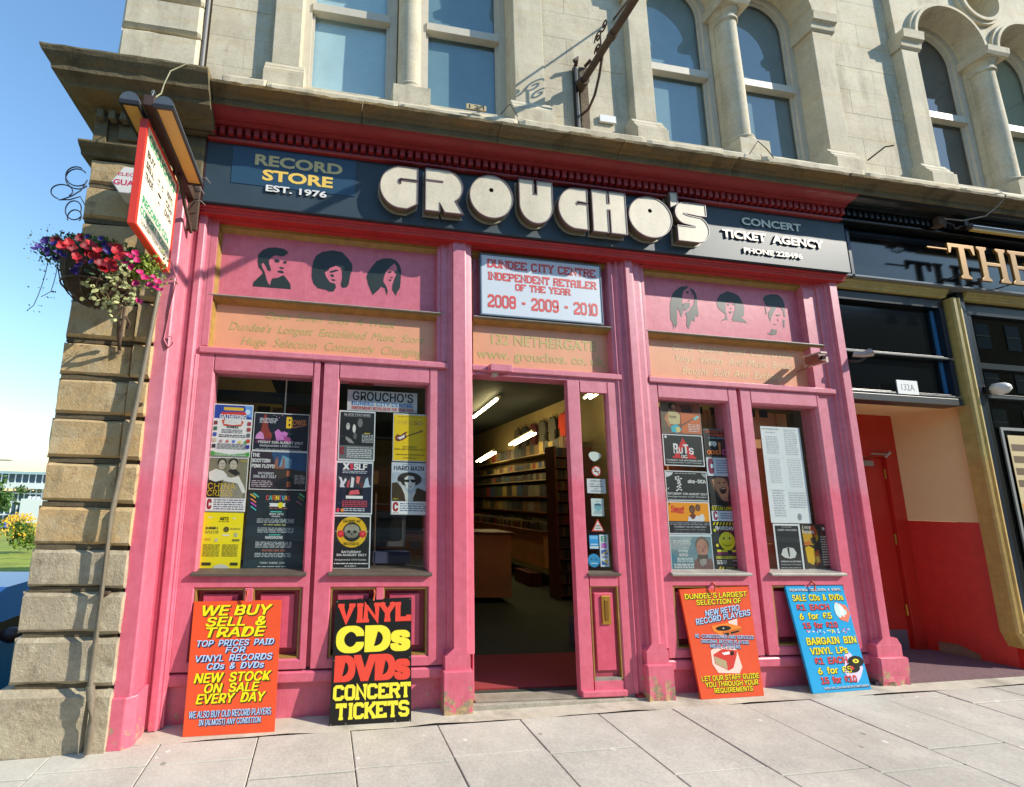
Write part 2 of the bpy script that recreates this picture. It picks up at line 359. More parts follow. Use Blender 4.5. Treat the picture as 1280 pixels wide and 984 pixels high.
HEADS=[
 [('d',[(-0.642,1.693),(-0.638,1.729),(-0.611,1.764),(-0.574,1.808),(-0.557,1.834),(-0.529,1.746),(-0.505,1.711),(-0.499,1.749),(-0.491,1.776),(-0.449,1.786),(-0.402,1.815),(-0.376,1.788),(-0.343,1.744),(-0.334,1.696)]),('d',[(-0.557,1.831),(-0.574,1.813),(-0.575,1.832),(-0.606,1.865),(-0.618,1.917),(-0.617,1.978),(-0.586,2.020),(-0.539,2.048),(-0.478,2.057),(-0.416,2.052),(-0.380,2.031),(-0.378,2.001),(-0.391,2.009),(-0.400,1.988),(-0.436,1.980),(-0.474,1.987),(-0.503,1.970),(-0.520,1.948),(-0.528,1.927),(-0.523,1.900),(-0.508,1.862),(-0.507,1.839),(-0.532,1.846),(-0.550,1.884),(-0.572,1.911),(-0.586,1.894),(-0.575,1.861)]),('d',[(-0.486,1.943),(-0.465,1.954),(-0.441,1.943),(-0.443,1.924),(-0.474,1.923)]),('d',[(-0.412,1.938),(-0.382,1.944),(-0.384,1.922),(-0.406,1.919)]),('d',[(-0.440,1.885),(-0.401,1.883),(-0.407,1.868),(-0.430,1.871)]),('d',[(-0.455,1.844),(-0.431,1.855),(-0.406,1.849),(-0.400,1.832),(-0.437,1.835)]),],
 [('d',[(-0.172,1.903),(-0.163,1.972),(-0.140,2.023),(-0.091,2.060),(-0.003,2.083),(0.074,2.074),(0.127,2.024),(0.165,1.972),(0.167,1.917),(0.152,1.874),(0.147,1.826),(0.142,1.784),(0.124,1.755),(0.087,1.749),(0.075,1.778),(0.086,1.833),(0.081,1.901),(0.067,1.934),(0.028,1.944),(-0.022,1.922),(-0.033,1.896),(-0.064,1.873),(-0.049,1.833),(-0.016,1.789),(0.028,1.780),(0.036,1.747),(0.019,1.711),(-0.012,1.704),(-0.050,1.718),(-0.113,1.726),(-0.152,1.762),(-0.170,1.821)]),('d',[(-0.023,1.888),(0.029,1.910),(0.055,1.904),(0.012,1.883),(-0.015,1.875)]),('d',[(-0.016,1.859),(0.009,1.864),(0.017,1.843),(-0.003,1.838)]),('d',[(-0.010,1.816),(0.010,1.820),(0.033,1.814),(0.015,1.802)]),],
 [('d',[(0.291,1.867),(0.305,1.917),(0.336,1.969),(0.373,2.022),(0.425,2.051),(0.490,2.062),(0.544,2.047),(0.577,2.008),(0.592,1.953),(0.589,1.883),(0.585,1.799),(0.575,1.777),(0.560,1.755),(0.550,1.720),(0.516,1.772),(0.519,1.821),(0.540,1.892),(0.559,1.936),(0.551,1.991),(0.531,2.020),(0.492,1.978),(0.460,1.933),(0.442,1.882),(0.437,1.840),(0.464,1.801),(0.478,1.761),(0.472,1.713),(0.451,1.780),(0.418,1.790),(0.400,1.761),(0.349,1.708),(0.329,1.754),(0.308,1.800)]),('d',[(0.470,1.938),(0.509,1.942),(0.504,1.927),(0.478,1.925)]),('d',[(0.527,1.944),(0.559,1.953),(0.562,1.922),(0.543,1.926)]),('d',[(0.494,1.887),(0.523,1.890),(0.513,1.878)]),('d',[(0.476,1.863),(0.511,1.864),(0.503,1.849)]),],
 [('d',[(3.176,1.867),(3.189,1.916),(3.215,1.990),(3.249,2.024),(3.304,2.065),(3.388,2.082),(3.379,2.060),(3.338,2.032),(3.317,1.982),(3.310,1.903),(3.312,1.819),(3.287,1.757),(3.267,1.815),(3.252,1.850),(3.244,1.789),(3.238,1.730),(3.236,1.682),(3.218,1.645),(3.211,1.680),(3.194,1.626),(3.187,1.690),(3.168,1.730),(3.173,1.807)]),('d',[(3.405,2.063),(3.442,2.048),(3.469,2.002),(3.473,1.942),(3.468,1.869),(3.476,1.821),(3.465,1.772),(3.441,1.794),(3.421,1.721),(3.398,1.743),(3.366,1.675),(3.351,1.644),(3.333,1.678),(3.346,1.762),(3.329,1.803),(3.383,1.837),(3.433,1.902),(3.445,1.951),(3.443,1.999),(3.409,2.039)]),('d',[(3.317,1.897),(3.352,1.909),(3.396,1.908),(3.385,1.861),(3.337,1.824),(3.311,1.843)]),('d',[(3.354,2.021),(3.388,2.025),(3.386,2.004),(3.365,2.004)]),('d',[(3.411,2.006),(3.436,2.004),(3.427,1.988)]),('d',[(3.373,1.932),(3.403,1.952),(3.390,1.924)]),],
 [('d',[(3.683,1.936),(3.698,1.980),(3.729,2.026),(3.812,2.067),(3.889,2.053),(3.939,2.027),(3.962,1.980),(3.984,1.914),(3.967,1.827),(3.933,1.818),(3.998,1.759),(3.958,1.760),(3.842,1.762),(3.831,1.779),(3.858,1.842),(3.881,1.893),(3.878,1.956),(3.826,1.961),(3.778,1.939),(3.773,1.859),(3.781,1.799),(3.785,1.775),(3.712,1.755),(3.726,1.770),(3.753,1.779),(3.771,1.823),(3.711,1.866),(3.687,1.900)]),('d',[(3.795,1.936),(3.829,1.942),(3.821,1.922),(3.801,1.922)]),('d',[(3.847,1.936),(3.876,1.944),(3.869,1.926)]),('d',[(3.821,1.900),(3.850,1.897),(3.830,1.883)]),('d',[(3.801,1.857),(3.833,1.867),(3.853,1.856),(3.827,1.837)]),],
 [('d',[(4.205,2.026),(4.236,2.061),(4.306,2.082),(4.388,2.085),(4.430,2.047),(4.445,1.992),(4.437,1.904),(4.444,1.861),(4.422,1.851),(4.418,1.915),(4.396,1.950),(4.357,1.959),(4.322,1.907),(4.282,1.854),(4.260,1.791),(4.246,1.839),(4.246,1.888),(4.294,1.941),(4.235,1.955),(4.219,1.984)]),('d',[(4.219,1.953),(4.229,1.951),(4.231,1.867),(4.216,1.873)]),('d',[(4.406,1.827),(4.425,1.823),(4.411,1.742),(4.398,1.753)]),('d',[(4.263,1.718),(4.322,1.710),(4.309,1.667),(4.261,1.654),(4.203,1.664),(4.244,1.680)]),('d',[(4.328,1.868),(4.359,1.880),(4.390,1.870),(4.356,1.858)]),('d',[(4.290,1.771),(4.328,1.774),(4.308,1.763)]),('p',[(4.345,1.828),(4.367,1.839),(4.372,1.818),(4.351,1.803)]),],
]
# ================================================================== materials of the place
M_stone_up = stone('stone_cream', (214, 204, 178), (150, 138, 112), (205, 180, 130), bstr=0.14, warm_amt=0.5, stain_amt=0.8)
M_stone_pier = stone('stone_pier', (198, 172, 128), (140, 120, 92), (204, 160, 98), bstr=0.6, warm_amt=0.6, stain_amt=0.5)
M_stone_base = stone('stone_base', (182, 168, 142), (196, 186, 158), (128, 116, 90), bstr=0.8, warm_amt=0.4, stain_amt=0.5)
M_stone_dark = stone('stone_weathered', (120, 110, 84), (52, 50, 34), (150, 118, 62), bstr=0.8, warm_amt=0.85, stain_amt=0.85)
M_stone_joint = P('mortar', (140, 130, 108), 0.95, 0.2, 20, 0.4)
M_stone_gap = P('open_joint', (104, 92, 70), 0.95, 0.3, 20, 0.4)
M_pave = stone('paving', (194, 189, 175), (166, 161, 147), (202, 194, 176), bstr=0.25, warm_amt=0.4, stain_amt=0.4)
def spots(m, scale, thr, col, amt):
    t = m.node_tree; b = t.nodes['Principled BSDF']; p, _ = pos(t); src = b.inputs['Base Color'].links[0].from_socket
    v = N(t, 'ShaderNodeTexVoronoi'); v.inputs['Scale'].default_value = scale; t.links.new(p, v.inputs['Vector'])
    r = ramp(t, v.outputs['Distance'], thr, thr*1.25, (1,1,1,1), (0,0,0,1))
    gate = ramp(t, noise(t, scale*.35, 2, .5, p), .54, .56)
    mm = N(t, 'ShaderNodeMath', operation='MULTIPLY'); t.links.new(r, mm.inputs[0]); t.links.new(gate, mm.inputs[1]); m2 = N(t, 'ShaderNodeMath', operation='MULTIPLY'); t.links.new(mm.outputs[0], m2.inputs[0]); m2.inputs[1].default_value = amt
    t.links.new(mix(t, m2.outputs[0], src, lin(col)), b.inputs['Base Color'])
def blotch(m, scale, lo, hi, col, amt):
    t = m.node_tree; b = t.nodes['Principled BSDF']; p, _ = pos(t); src = b.inputs['Base Color'].links[0].from_socket
    r = ramp(t, noise(t, scale, 8, .7, p), lo, hi); m2 = N(t, 'ShaderNodeMath', operation='MULTIPLY'); t.links.new(r, m2.inputs[0]); m2.inputs[1].default_value = amt
    t.links.new(mix(t, m2.outputs[0], src, lin(col)), b.inputs['Base Color'])
blotch(M_pave, .9, .45, .75, (156, 150, 134), .45); blotch(M_pave, .5, .5, .62, (212, 206, 192), .35); blotch(M_pave, 4, .55, .7, (170, 164, 148), .4); spots(M_pave, 7, .10, (226, 224, 214), .7); spots(M_pave, 5, .07, (110, 106, 96), .6)
blotch(M_stone_pier, 3, .52, .64, (198, 186, 156), .55); blotch(M_stone_pier, 7, .56, .66, (112, 96, 74), .6); blotch(M_stone_base, 3.5, .52, .62, (206, 196, 168), .6); blotch(M_stone_base, 8, .55, .68, (120, 108, 86), .6)
blotch(M_stone_up, 2.4, .54, .72, (188, 160, 118), .35); blotch(M_stone_up, 11, .6, .7, (140, 130, 110), .4)
M_pave_joint = P('paving_joint', (74, 70, 62), 0.95, 0.3, 30, 0.3)
M_pink = paint('pink_paint', (214, 104, 124), (208, 124, 140), 0.14, grime=.4)
M_plinth = paint('pink_plinth_paint', (214, 104, 124), (208, 124, 140), 0.14, grime=.4, chipthr=.40)
M_pink_panel = paint('pink_panel_paint', (206, 104, 122), (208, 112, 128), 1.4, chips=False, rough=0.36, grime=0.15)
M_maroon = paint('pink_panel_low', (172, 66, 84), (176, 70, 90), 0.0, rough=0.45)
M_red = paint('red_moulding_paint', (176, 42, 40), (146, 40, 40), 2.5, chips=False, rough=0.4, grime=0.3)
M_gold = P('gold_paint', (160, 124, 60), 0.5, 0.3, 12)
M_orange = P('orange_panel_paint', (226, 162, 124), 0.38, 0.07, 6, 0.06, 60)
M_scrawl = P('faded_lettering', (186, 174, 104), 0.5, 0.15, 12)
M_board = P('fascia_blue_grey', (58, 73, 82), 0.50, 0.16, 5, 0.06, 120, spec=.33)
M_board2 = P('fascia_blue_sheet', (42, 74, 98), 0.4, 0.1, 6)
M_cream = stone('letter_cream', (224, 214, 190), (176, 164, 134), (214, 202, 172), rough=.5, bstr=.03, warm_amt=.3, stain_amt=.45)
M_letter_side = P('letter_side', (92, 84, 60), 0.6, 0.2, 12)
M_letter_back = P('letter_back', (158, 152, 132), 0.5, 0.1, 12)
M_letter_rim = P('letter_rim', (120, 100, 98), 0.4, 0.1, 12)
M_black_paint = P('pub_black_gloss', (16, 19, 20), 0.30, 0.3, 6, 0.05, 40, spec=.22)
M_navy = P('pub_navy_gloss', (22, 36, 52), 0.3, 0.2, 8, spec=.25)
M_pubgold = paint('pub_gold_paint', (186, 152, 84), (178, 158, 92), 0.5, chips=False, rough=0.5, grime=0.5)
M_goldmetal = P('gilt_letter', (160, 118, 56), 0.32, 0.08, 10, metal=0.55)
M_glass = glass('window_glass', (0.93, 0.96, 0.95), 1.0)
M_glass_up = glass('old_window_glass', (0.84, 0.92, 0.92), 1.5, ripple=0.12)
M_glass_pub = glass('tinted_pub_glass', (0.10, 0.11, 0.11), 1.0)
M_sash = P('sash_paint', (206, 198, 178), 0.5, 0.08, 10)
M_sill = P('sill_dark', (84, 74, 62), 0.6, 0.25, 14)
M_sill_l = P('sill_grey', (150, 144, 132), 0.5, 0.25, 14)
M_iron = P('rusty_iron', (84, 66, 52), 0.75, 0.35, 22, 0.4, 80)
M_darkmetal = P('dark_metal', (52, 50, 48), 0.45, 0.2, 14, metal=0.3)
M_pipe = P('lead_pipe', (122, 112, 94), 0.5, 0.2, 12, 0.1)
M_white = P('white', (232, 232, 228), 0.5)
M_black = P('black', (18, 18, 20), 0.5)
M_room = P('room_wall', (150, 132, 84), 0.8, 0.15, 3)
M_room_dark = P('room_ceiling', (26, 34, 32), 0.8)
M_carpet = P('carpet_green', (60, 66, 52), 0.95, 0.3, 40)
M_mat = P('door_mat_red', (150, 52, 54), 0.95, 0.3, 60)
M_wood = P('display_wood', (204, 142, 84), 0.6, 0.15, 5)
M_wood_d = P('counter_wood', (104, 56, 34), 0.5, 0.2, 8)
M_tube = P('lit_tube', (255, 232, 170), 0.5, emit=18.0)
M_concrete = P('render_cream', (240, 204, 146), 0.55, 0.05, 3, 0.1, 30)
M_pubred = paint('pub_red_paint', (206, 40, 28), (206, 42, 30), 0.0, chips=True, rough=0.4, grime=0.25)

gz = lambda x: -1.549+0.018*x           # the pavement climbs to the right

# ================================================================== pavement and ground
pav = MB().mat(M_pave_joint)
pav.add([(-30, -2.9, gz(-30)-.014), (30, -2.9, gz(30)-.014), (30, 0.3, gz(30)-.014), (-2.15, 0.3, gz(-2.15)-.014), (-2.15, -.02, gz(-2.15)-.014), (-30, -.02, gz(-30)-.014)], [(0,1,2,3,4,5)])
pav = pav.build('pavement', kind='structure')
cuts = {-5: [-.38, -1.3], -4: [-.38, -1.05], -3: [-.585, -1.2], -2: [-.56, -1.4], -1: [-.52, -1.15], 0: [-.57, -1.3], 1: [-.86, -1.5], 2: [-.95], 3: [-1.0, -1.6],
        4: [-.84, -1.5], 5: [-.235, -1.05], 6: [-.37, -1.2], 7: [-.5, -1.4]}
rs = random.Random(4)
for k in range(-12, 14):
    x0, x1 = 1.462+.6*k+.003, 1.462+.6*(k+1)-.003
    ys = [-.14]+cuts.get(k, [-.45-.4*rs.random(), -1.4])+[-2.1, -2.88]
    if k == -6: ys = [-.2, -.42, -1.2, -2.1, -2.88]
    for a, b in zip(ys[:-1], ys[1:]):
        m = MB().mat(M_pave); t = rs.uniform(-.002, .002); g = .004; j = [rs.uniform(-.0015, .0015) for _ in range(4)]
        X = [(x0, a-g), (x1, a-g), (x1, b+g), (x0, b+g)]
        c_ = .004
        top = [(x, y, gz(x)+t+q) for (x, y), q in zip([(x0+c_, a-g-c_), (x1-c_, a-g-c_), (x1-c_, b+g+c_), (x0+c_, b+g+c_)], j)]
        mid = [(x, y, gz(x)+t-.004) for x, y in X]; bot = [(x, y, gz(x)-.012) for x, y in X]
        m.add(top+mid+bot, [(0,1,2,3)]+[(i, (i+1) % 4, 4+(i+1) % 4, 4+i) for i in range(4)]+[(4+i, 4+(i+1) % 4, 8+(i+1) % 4, 8+i) for i in range(4)])
        m.build('paving_slab', pav)
m = MB().mat(P('apron_mortar', (196, 188, 168), 0.9, 0.15, 8, 0.3, 40))
blotch(P('apron_mortar', (196, 188, 168), 0.9, 0.15, 8, 0.3, 40), 3, .5, .66, (130, 122, 104), .6)
xs = [-2.15+i*.25 for i in range(44)]
m.add([(x, -.137-.012*math.sin(x*5)-.008*math.sin(x*13), gz(x)+.0) for x in xs]+[(x, .35, gz(x)+.004) for x in xs], [(i, i+1, len(xs)+i+1, len(xs)+i) for i in range(len(xs)-1)])
m.build('pavement_edge', kind='structure')
kerb = MB().mat(M_stone_base)
for i in range(60):
    x = -30+i; kerb.box(x+.005, x+.995, -3.05, -2.905, gz(x)-.13, gz(x+.5)+.006)
kerb.build('kerb', kind='structure')
m = MB().mat(P('asphalt', (62, 60, 58), 0.9, 0.2, 20, 0.4, 200))
m.add([(-60, -60, gz(-30)-.11), (60, -60, gz(30)-.11), (60, -3.05, gz(30)-.11), (-60, -3.05, gz(-30)-.11)], [(0,1,2,3)]); m.build('road', kind='structure')

# low ground to the left of the corner, falling towards the river
def low(x, y):
    d = math.hypot(x+2, y)
    return -2.62-0.034*max(0, d-6)
m = MB().mat(P('grass_turf', (140, 150, 46), 0.95, 0.5, 1.2))
gx = [-2.16-(i/29)**2.2*420 for i in range(30)]; gy = [-.02+(i/34)**2.2*700 for i in range(35)]
m.add([(x, y, low(x, y)+(.12*math.sin(x*1.3+y*.7)*min(1, max(0, (math.hypot(x, y)-10)/10)))) for y in gy for x in gx],
      [(j*30+i, j*30+i+1, (j+1)*30+i+1, (j+1)*30+i) for j in range(34) for i in range(29)], True)
m.build('ground', kind='structure')
m = MB().mat(P('side_road_asphalt', (84, 82, 80), 0.9, 0.2, 20, 0.3, 200))
m.add([(-11, -.02, -2.6), (-2.16, -.02, -2.6), (-2.16, 4.2, -2.62), (-11, 4.2, -2.62)], [(0,1,2,3)]); m.build('side_road', kind='structure')

# ================================================================== stone building
bld = root('stone_building', 'weathered cream stone Victorian building with arched upper windows over the pink record shop', 'building', (3, 0, -1.5))
rk = random.Random(11)
def block(mat, x0, x1, yf, yb, z0, z1, nx=6, nz=4, e=.018, amp=.004, name='stone_block', par=None):
    m = MB().mat(mat); V = []
    for j in range(nz+1):
        for i in range(nx+1):
            bx = i in (0, nx); bz = j in (0, nz)
            x = x0+(x1-x0)*([0, .04]+[.04+.92*q/(nx-2) for q in range(1, nx-1)]+[1])[i] if nx > 2 else x0+(x1-x0)*i/nx
            z = z0+(z1-z0)*([0, .09]+[.09+.82*q/(nz-2) for q in range(1, nz-1)]+[1])[j] if nz > 2 else z0+(z1-z0)*j/nz
            y = yf+(e*(1+.5*rk.random()) if (bx or bz) else amp*rk.uniform(-1, 1))
            if bx: x += rk.uniform(-.004, .004)
            if bz: z += rk.uniform(-.005, .005)
            V.append((x, y, z))
    n = nx+1; F = [(j*n+i, j*n+i+1, (j+1)*n+i+1, (j+1)*n+i) for j in range(nz) for i in range(nx)]
    bd = [i for i in range(n)]+[j*n+nx for j in range(1, nz+1)]+[nz*n+i for i in range(nx-1, -1, -1)]+[j*n for j in range(nz-1, 0, -1)]
    o = len(V); V += [(V[b][0], yb, V[b][2]) for b in bd]
    L = len(bd); F += [(bd[i], bd[(i+1) % L], o+(i+1) % L, o+i) for i in range(L)]
    m.add(V, F); return m.build(name, par or bld)

# corner pier: quoins, with a raised strip on its right-hand edge
Z = [-1.21, -.905, -.63, -.365, -.09, .20, .50, .775, 1.04, 1.35, 1.635, 1.96, 2.245, 2.47]
PX0, PX1, PXS = -1.83, -1.235, -1.36
MB().mat(M_stone_gap).box(PX0+.03, PX1-.02, -.135, .4, -1.62, 2.9).box(PXS, PX1-.02, -.17, -.1, -1.62, 2.5).build('pier_core', bld)
block(M_stone_base, PX0-.075, PXS-.005, -.20, .45, -1.62, Z[0]-.008, e=.03, amp=.006)
block(M_stone_base, PXS+.0, PX1+.0, -.215, -.05, -1.62, Z[0]-.008, nx=3, e=.02)
for i, (a, b) in enumerate(zip(Z[:-1], Z[1:])):
    mt = M_stone_base if b < -.3 else M_stone_pier
    fl = .012*(i % 2); lowf = max(0, (-a-.3)*.03)
    block(mt, PX0-lowf-fl*.5, PXS-.004, -.175-lowf*.3, .45, a+.02, b-.012, e=.024, amp=.006)
    block(mt, PXS, PX1+fl*.3, -.215, -.05, a+.016, b-.014, nx=3, e=.016)
    MB().mat(M_stone_gap).box(PX0+.01, PX1-.01, -.155, .4, a-.012, a+.02).build('joint', bld)
# ledge, panelled block and cornice return over the pier
ledge = [(.1,2.47),(-.19,2.47),(-.20,2.495),(-.235,2.515),(-.25,2.535),(-.25,2.55),(-.16,2.57),(.1,2.57)]
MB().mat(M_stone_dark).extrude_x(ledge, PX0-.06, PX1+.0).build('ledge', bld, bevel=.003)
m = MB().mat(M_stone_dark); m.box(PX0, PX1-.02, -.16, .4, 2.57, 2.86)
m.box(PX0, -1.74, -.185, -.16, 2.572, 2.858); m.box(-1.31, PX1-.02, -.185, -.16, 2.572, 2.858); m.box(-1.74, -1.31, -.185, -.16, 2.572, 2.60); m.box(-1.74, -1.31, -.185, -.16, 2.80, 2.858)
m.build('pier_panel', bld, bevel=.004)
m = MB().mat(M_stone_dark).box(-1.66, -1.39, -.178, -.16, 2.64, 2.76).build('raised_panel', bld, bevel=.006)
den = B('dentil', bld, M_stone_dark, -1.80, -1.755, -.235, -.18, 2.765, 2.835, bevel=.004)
for k in range(1, 6): share(den, 'dentil', bld, k*.082)
def cornice(x0, x1, yw, yt, zt, mat, jag=.006, ret=None):
    """stone cornice, wall face yw, nose yt, top of the nose at zt; ragged weathered arris"""
    pr = [(yw, zt-.12), (yt+.09, zt-.12), (yt+.088, zt-.07), (yt+.07, zt-.062), (yt+.055, zt-.045), (yt+.015, zt-.04), (yt, zt-.033), (yt-.003, zt-.01), (yt+.012, zt), (yw-.15, zt+.085), (yw, zt+.085)]
    n = max(2, int((x1-x0)/.06)); V = []
    for i in range(n+1):
        x = x0+(x1-x0)*i/n
        for j, (y, z) in enumerate(pr):
            s = jag if 5 <= j <= 8 else jag*.3
            chip = (.016*max(0, rk.random()-.90)/.10) if j in (7, 8) else 0
            V.append((x, y+rk.uniform(-s, s)*(0 if j in (0, 10) else 1)+chip, z+rk.uniform(-s, s)*.6-chip*.7))
    L = len(pr); F = [(i*L+j, i*L+(j+1) % L, (i+1)*L+(j+1) % L, (i+1)*L+j) for i in range(n) for j in range(L)]
    F += [tuple(range(L)), tuple(range(n*L, n*L+L))[::-1]]
    return MB().mat(mat).add(V, F)
# return cornice over the pier: mitred at the left end
def mitred(x0, x1, pr, yw, mat):
    n = 14; V = []
    for i in range(n+1):
        for (y, z) in pr:
            xl = x0-(yw-y); V.append((xl+(x1-xl)*(i/n), y+rk.uniform(-.003, .003), z+rk.uniform(-.002, .002)))
    L = len(pr)
    F = [(i*L+j, i*L+(j+1) % L, (i+1)*L+(j+1) % L, (i+1)*L+j) for i in range(n) for j in range(L)]
    F += [tuple(range(n*L, n*L+L))[::-1]]
    m = MB().mat(mat).add(V, F)
    W = []                                                  # the left return running back
    for yy in (0, 1.2):
        for (y, z) in pr: W.append((x0-(yw-y), y if yy == 0 else 1.2, z))
    m.add(W, [(j, (j+1) % L, L+(j+1) % L, L+j) for j in range(L)])
    return m
prc = [(-.16,2.83),(-.20,2.84),(-.215,2.87),(-.23,2.885),(-.33,2.90),(-.335,2.935),(-.36,2.955),(-.395,2.965),(-.40,3.0),(-.445,3.06),(-.455,3.085),(-.455,3.10),(-.2,3.16),(-.16,3.16)]
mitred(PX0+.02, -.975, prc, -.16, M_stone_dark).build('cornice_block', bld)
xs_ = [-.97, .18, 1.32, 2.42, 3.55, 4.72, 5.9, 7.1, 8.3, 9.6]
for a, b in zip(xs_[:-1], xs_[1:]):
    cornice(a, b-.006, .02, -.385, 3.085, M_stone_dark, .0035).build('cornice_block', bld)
m = MB().mat(M_stone_up)
for a, b in ((-.97, -.62), (-.615, .5), (.505, 1.6), (1.605, 2.86), (2.865, 4.1), (4.105, 5.3), (5.305, 6.5), (6.505, 8.0), (8.005, 9.6)):
    block(M_stone_up, a, b, -.13+rk.uniform(-.006, .006), .2, 3.15, 3.40+rk.uniform(-.012, .012), nx=8, nz=3, e=.012, amp=.003, name='blocking_stone')
    MB().mat(M_stone_up).extrude_x([(-.105,3.39),(-.085,3.43),(.2,3.55),(.2,3.3),(-.105,3.3)], a+.003, b-.003).build('sloping_sill', bld)

# upper storey
TOP = 8.4
def ashlar(x0, x1, z0, z1, yf, wmin=.5, mat=M_stone_up, h=.305):
    z = z0; r = 0
    while z < z1-.05:
        zz = min(z+h, z1); xx = x0; first = True
        while xx < x1-.03:
            wd = wmin*(rk.uniform(.85, 1.25)); 
            if first and r % 2: wd *= .55
            first = False; xe = xx+wd
            if x1-xe < .18: xe = x1
            m = MB().mat(mat).box(xx+.0007, xe-.0007, yf+rk.uniform(0, .0015), yf+.12, z+.0007, zz-.0007, c=.001).build('ashlar_block', bld); xx = xe
        z = zz; r += 1
for a_, b_, c_ in ((-1.2, -.6, .1), (1.93, 2.87, .1), (5.36, 6.3, .1), (8.9, 9.6, .1), (-1.8, -1.2, .04)): MB().mat(M_stone_joint).box(a_, b_, c_, .4, 3.3, TOP).build('wall_core', bld)
ashlar(-1.17, -.61, 3.4, 7.0, .08); ashlar(1.93, 2.87, 3.4, 7.0, .08); ashlar(5.36, 6.30, 3.4, 7.0, .08); ashlar(8.9, 9.6, 3.4, 7.0, .08)
zq = [3.18, 3.53, 3.86, 4.19, 4.52, 4.85, 5.18, 5.51, 5.84, 6.17, 6.5, 6.83]
for i, (a, b) in enumerate(zip(zq[:-1], zq[1:])):
    block(M_stone_up, -1.845, -1.215, -.01, .5, a+.012, b-.012, nx=5, nz=3, e=.02, amp=.002, name='corner_stone')
MB().mat(P('flashing_grey', (120, 118, 116), .5)).tube([(-1.19, .04, 3.3), (-1.19, .04, 7)], .018).build('conductor', bld)

def pilaster(x0, x1, yf=0.0, inner=None):
    p = MB().mat(M_stone_up).box(x0, x1, yf, .3, 3.72, 5.2).build('pilaster', bld, bevel=.006)
    MB().mat(M_stone_up).extrude_x([(.3,3.44),(yf-.075,3.44),(yf-.075,3.57),(yf-.055,3.59),(yf-.055,3.61),(yf-.045,3.62),(yf-.03,3.65),(yf-.03,3.665),(yf-.012,3.69),(yf-.002,3.72),(.3,3.72)], x0-.05, x1+.05).build('base', p, bevel=.003)
    MB().mat(M_stone_up).extrude_x([(.3,5.2),(yf-.002,5.2),(yf-.02,5.22),(yf-.025,5.26),(yf-.03,5.28),(yf-.055,5.30),(yf-.06,5.36),(yf-.065,5.40),(.3,5.40)], x0-.03, x1+.03).build('impost', p, bevel=.003)
    return p
def column(cx, cy=.10, r=.108):
    p = MB().mat(M_stone_up).lathe(cx, cy, [(r, 3.74), (r*.995, 4.4), (r*.93, 5.16)], 28).build('column', bld)
    b = MB().mat(M_stone_up).lathe(cx, cy, [(r+.005, 3.74), (r+.025, 3.725), (r+.03, 3.705), (r+.012, 3.69), (r+.04, 3.67), (r+.045, 3.65), (r+.03, 3.63)], 28)
    b.box(cx-r-.06, cx+r+.06, cy-r-.06, .3, 3.44, 3.63).build('base', p)
    b = MB().mat(M_stone_up).lathe(cx, cy, [(r*.93, 5.16), (r*1.08, 5.165), (r*1.08, 5.185), (r*.95, 5.2), (r*1.0, 5.25), (r*1.35, 5.31)], 28)
    b.extrude_x([(cy-.155,5.30),(cy-.17,5.33),(cy-.175,5.40),(.3,5.40),(.3,5.30)], cx-.16, cx+.16).build('capital', p)
    MB().mat(M_stone_up).box(cx-r+.01, cx+r-.01, .14, .3, 3.45, 5.3).build('mullion', p)
def arc(cx, cz, r, a0, a1, n=18): return [(cx+r*math.cos(a0+(a1-a0)*k/n), cz+r*math.sin(a0+(a1-a0)*k/n)) for k in range(n+1)]
def sash(x0, x1, zs, lab, blind=None, rad=None):
    cx, r = (x0+x1)/2, (x1-x0)/2
    wn = MB().mat(M_sash)
    o = [(x0, 3.55)]+[(x0, zs)]+arc(cx, zs, r, math.pi, 0)[1:-1]+[(x1, zs), (x1, 3.55)]
    t = .07; i_ = [(x0+t, 3.60), (x0+t, zs)]+arc(cx, zs, r-t, math.pi, 0)[1:-1]+[(x1-t, zs), (x1-t, 3.60)]
    n = len(o)
    for (A, ya, Bq, yb) in ((o, .19, i_, .19), (i_, .19, i_, .24), (o, .19, o, .26)):
        wn.add([(x, ya, z) for x, z in A]+[(x, yb, z) for x, z in Bq], [(k, (k+1) % n, n+(k+1) % n, n+k) for k in range(n)])
    wn = wn.build('window', bld, lab)
    j = [(x0+t+.0, 3.60), (x0+t, zs)]+arc(cx, zs, r-t, math.pi, 0)[1:-1]+[(x1-t, zs), (x1-t, 3.60)]
    sa = MB().mat(M_sash); t2 = .028
    k2 = [(x0+t+t2, 3.66), (x0+t+t2, zs)]+arc(cx, zs, r-t-t2, math.pi, 0)[1:-1]+[(x1-t-t2, zs), (x1-t-t2, 3.66)]
    sa.add([(x, .215, z) for x, z in j]+[(x, .215, z) for x, z in k2], [(k, (k+1) % n, n+(k+1) % n, n+k) for k in range(n)])
    sa.add([(x, .215, z) for x, z in k2]+[(x, .24, z) for x, z in k2], [(k, (k+1) % n, n+(k+1) % n, n+k) for k in range(n)])
    sa.build('sash', wn)
    MB().mat(M_sash).extrude_x([(.24,4.56),(.175,4.57),(.175,4.655),(.19,4.665),(.24,4.665)], x0+.072, x1-.072).build('meeting_rail', wn, bevel=.003)
    MB().mat(M_glass_up).quad((x0+.08, .232, 3.6), (x1-.08, .232, 3.6), (x1-.08, .232, 4.6), (x0+.08, .232, 4.6)).build('pane', wn)
    g = MB().mat(M_glass_up).poly([(x0+.08, 4.6), (x0+.08, zs)]+arc(cx, zs, r-.08, math.pi, 0)[1:-1]+[(x1-.08, zs), (x1-.08, 4.6)], y0=.236).build('pane', wn)
    if blind:
        MB().mat(P('blind_%d_%d' % blind[:2], blind, .9, .12, 3)).box(x0+.02, x1-.02, .262, .268, 3.56, 5.88).build('blind', wn)
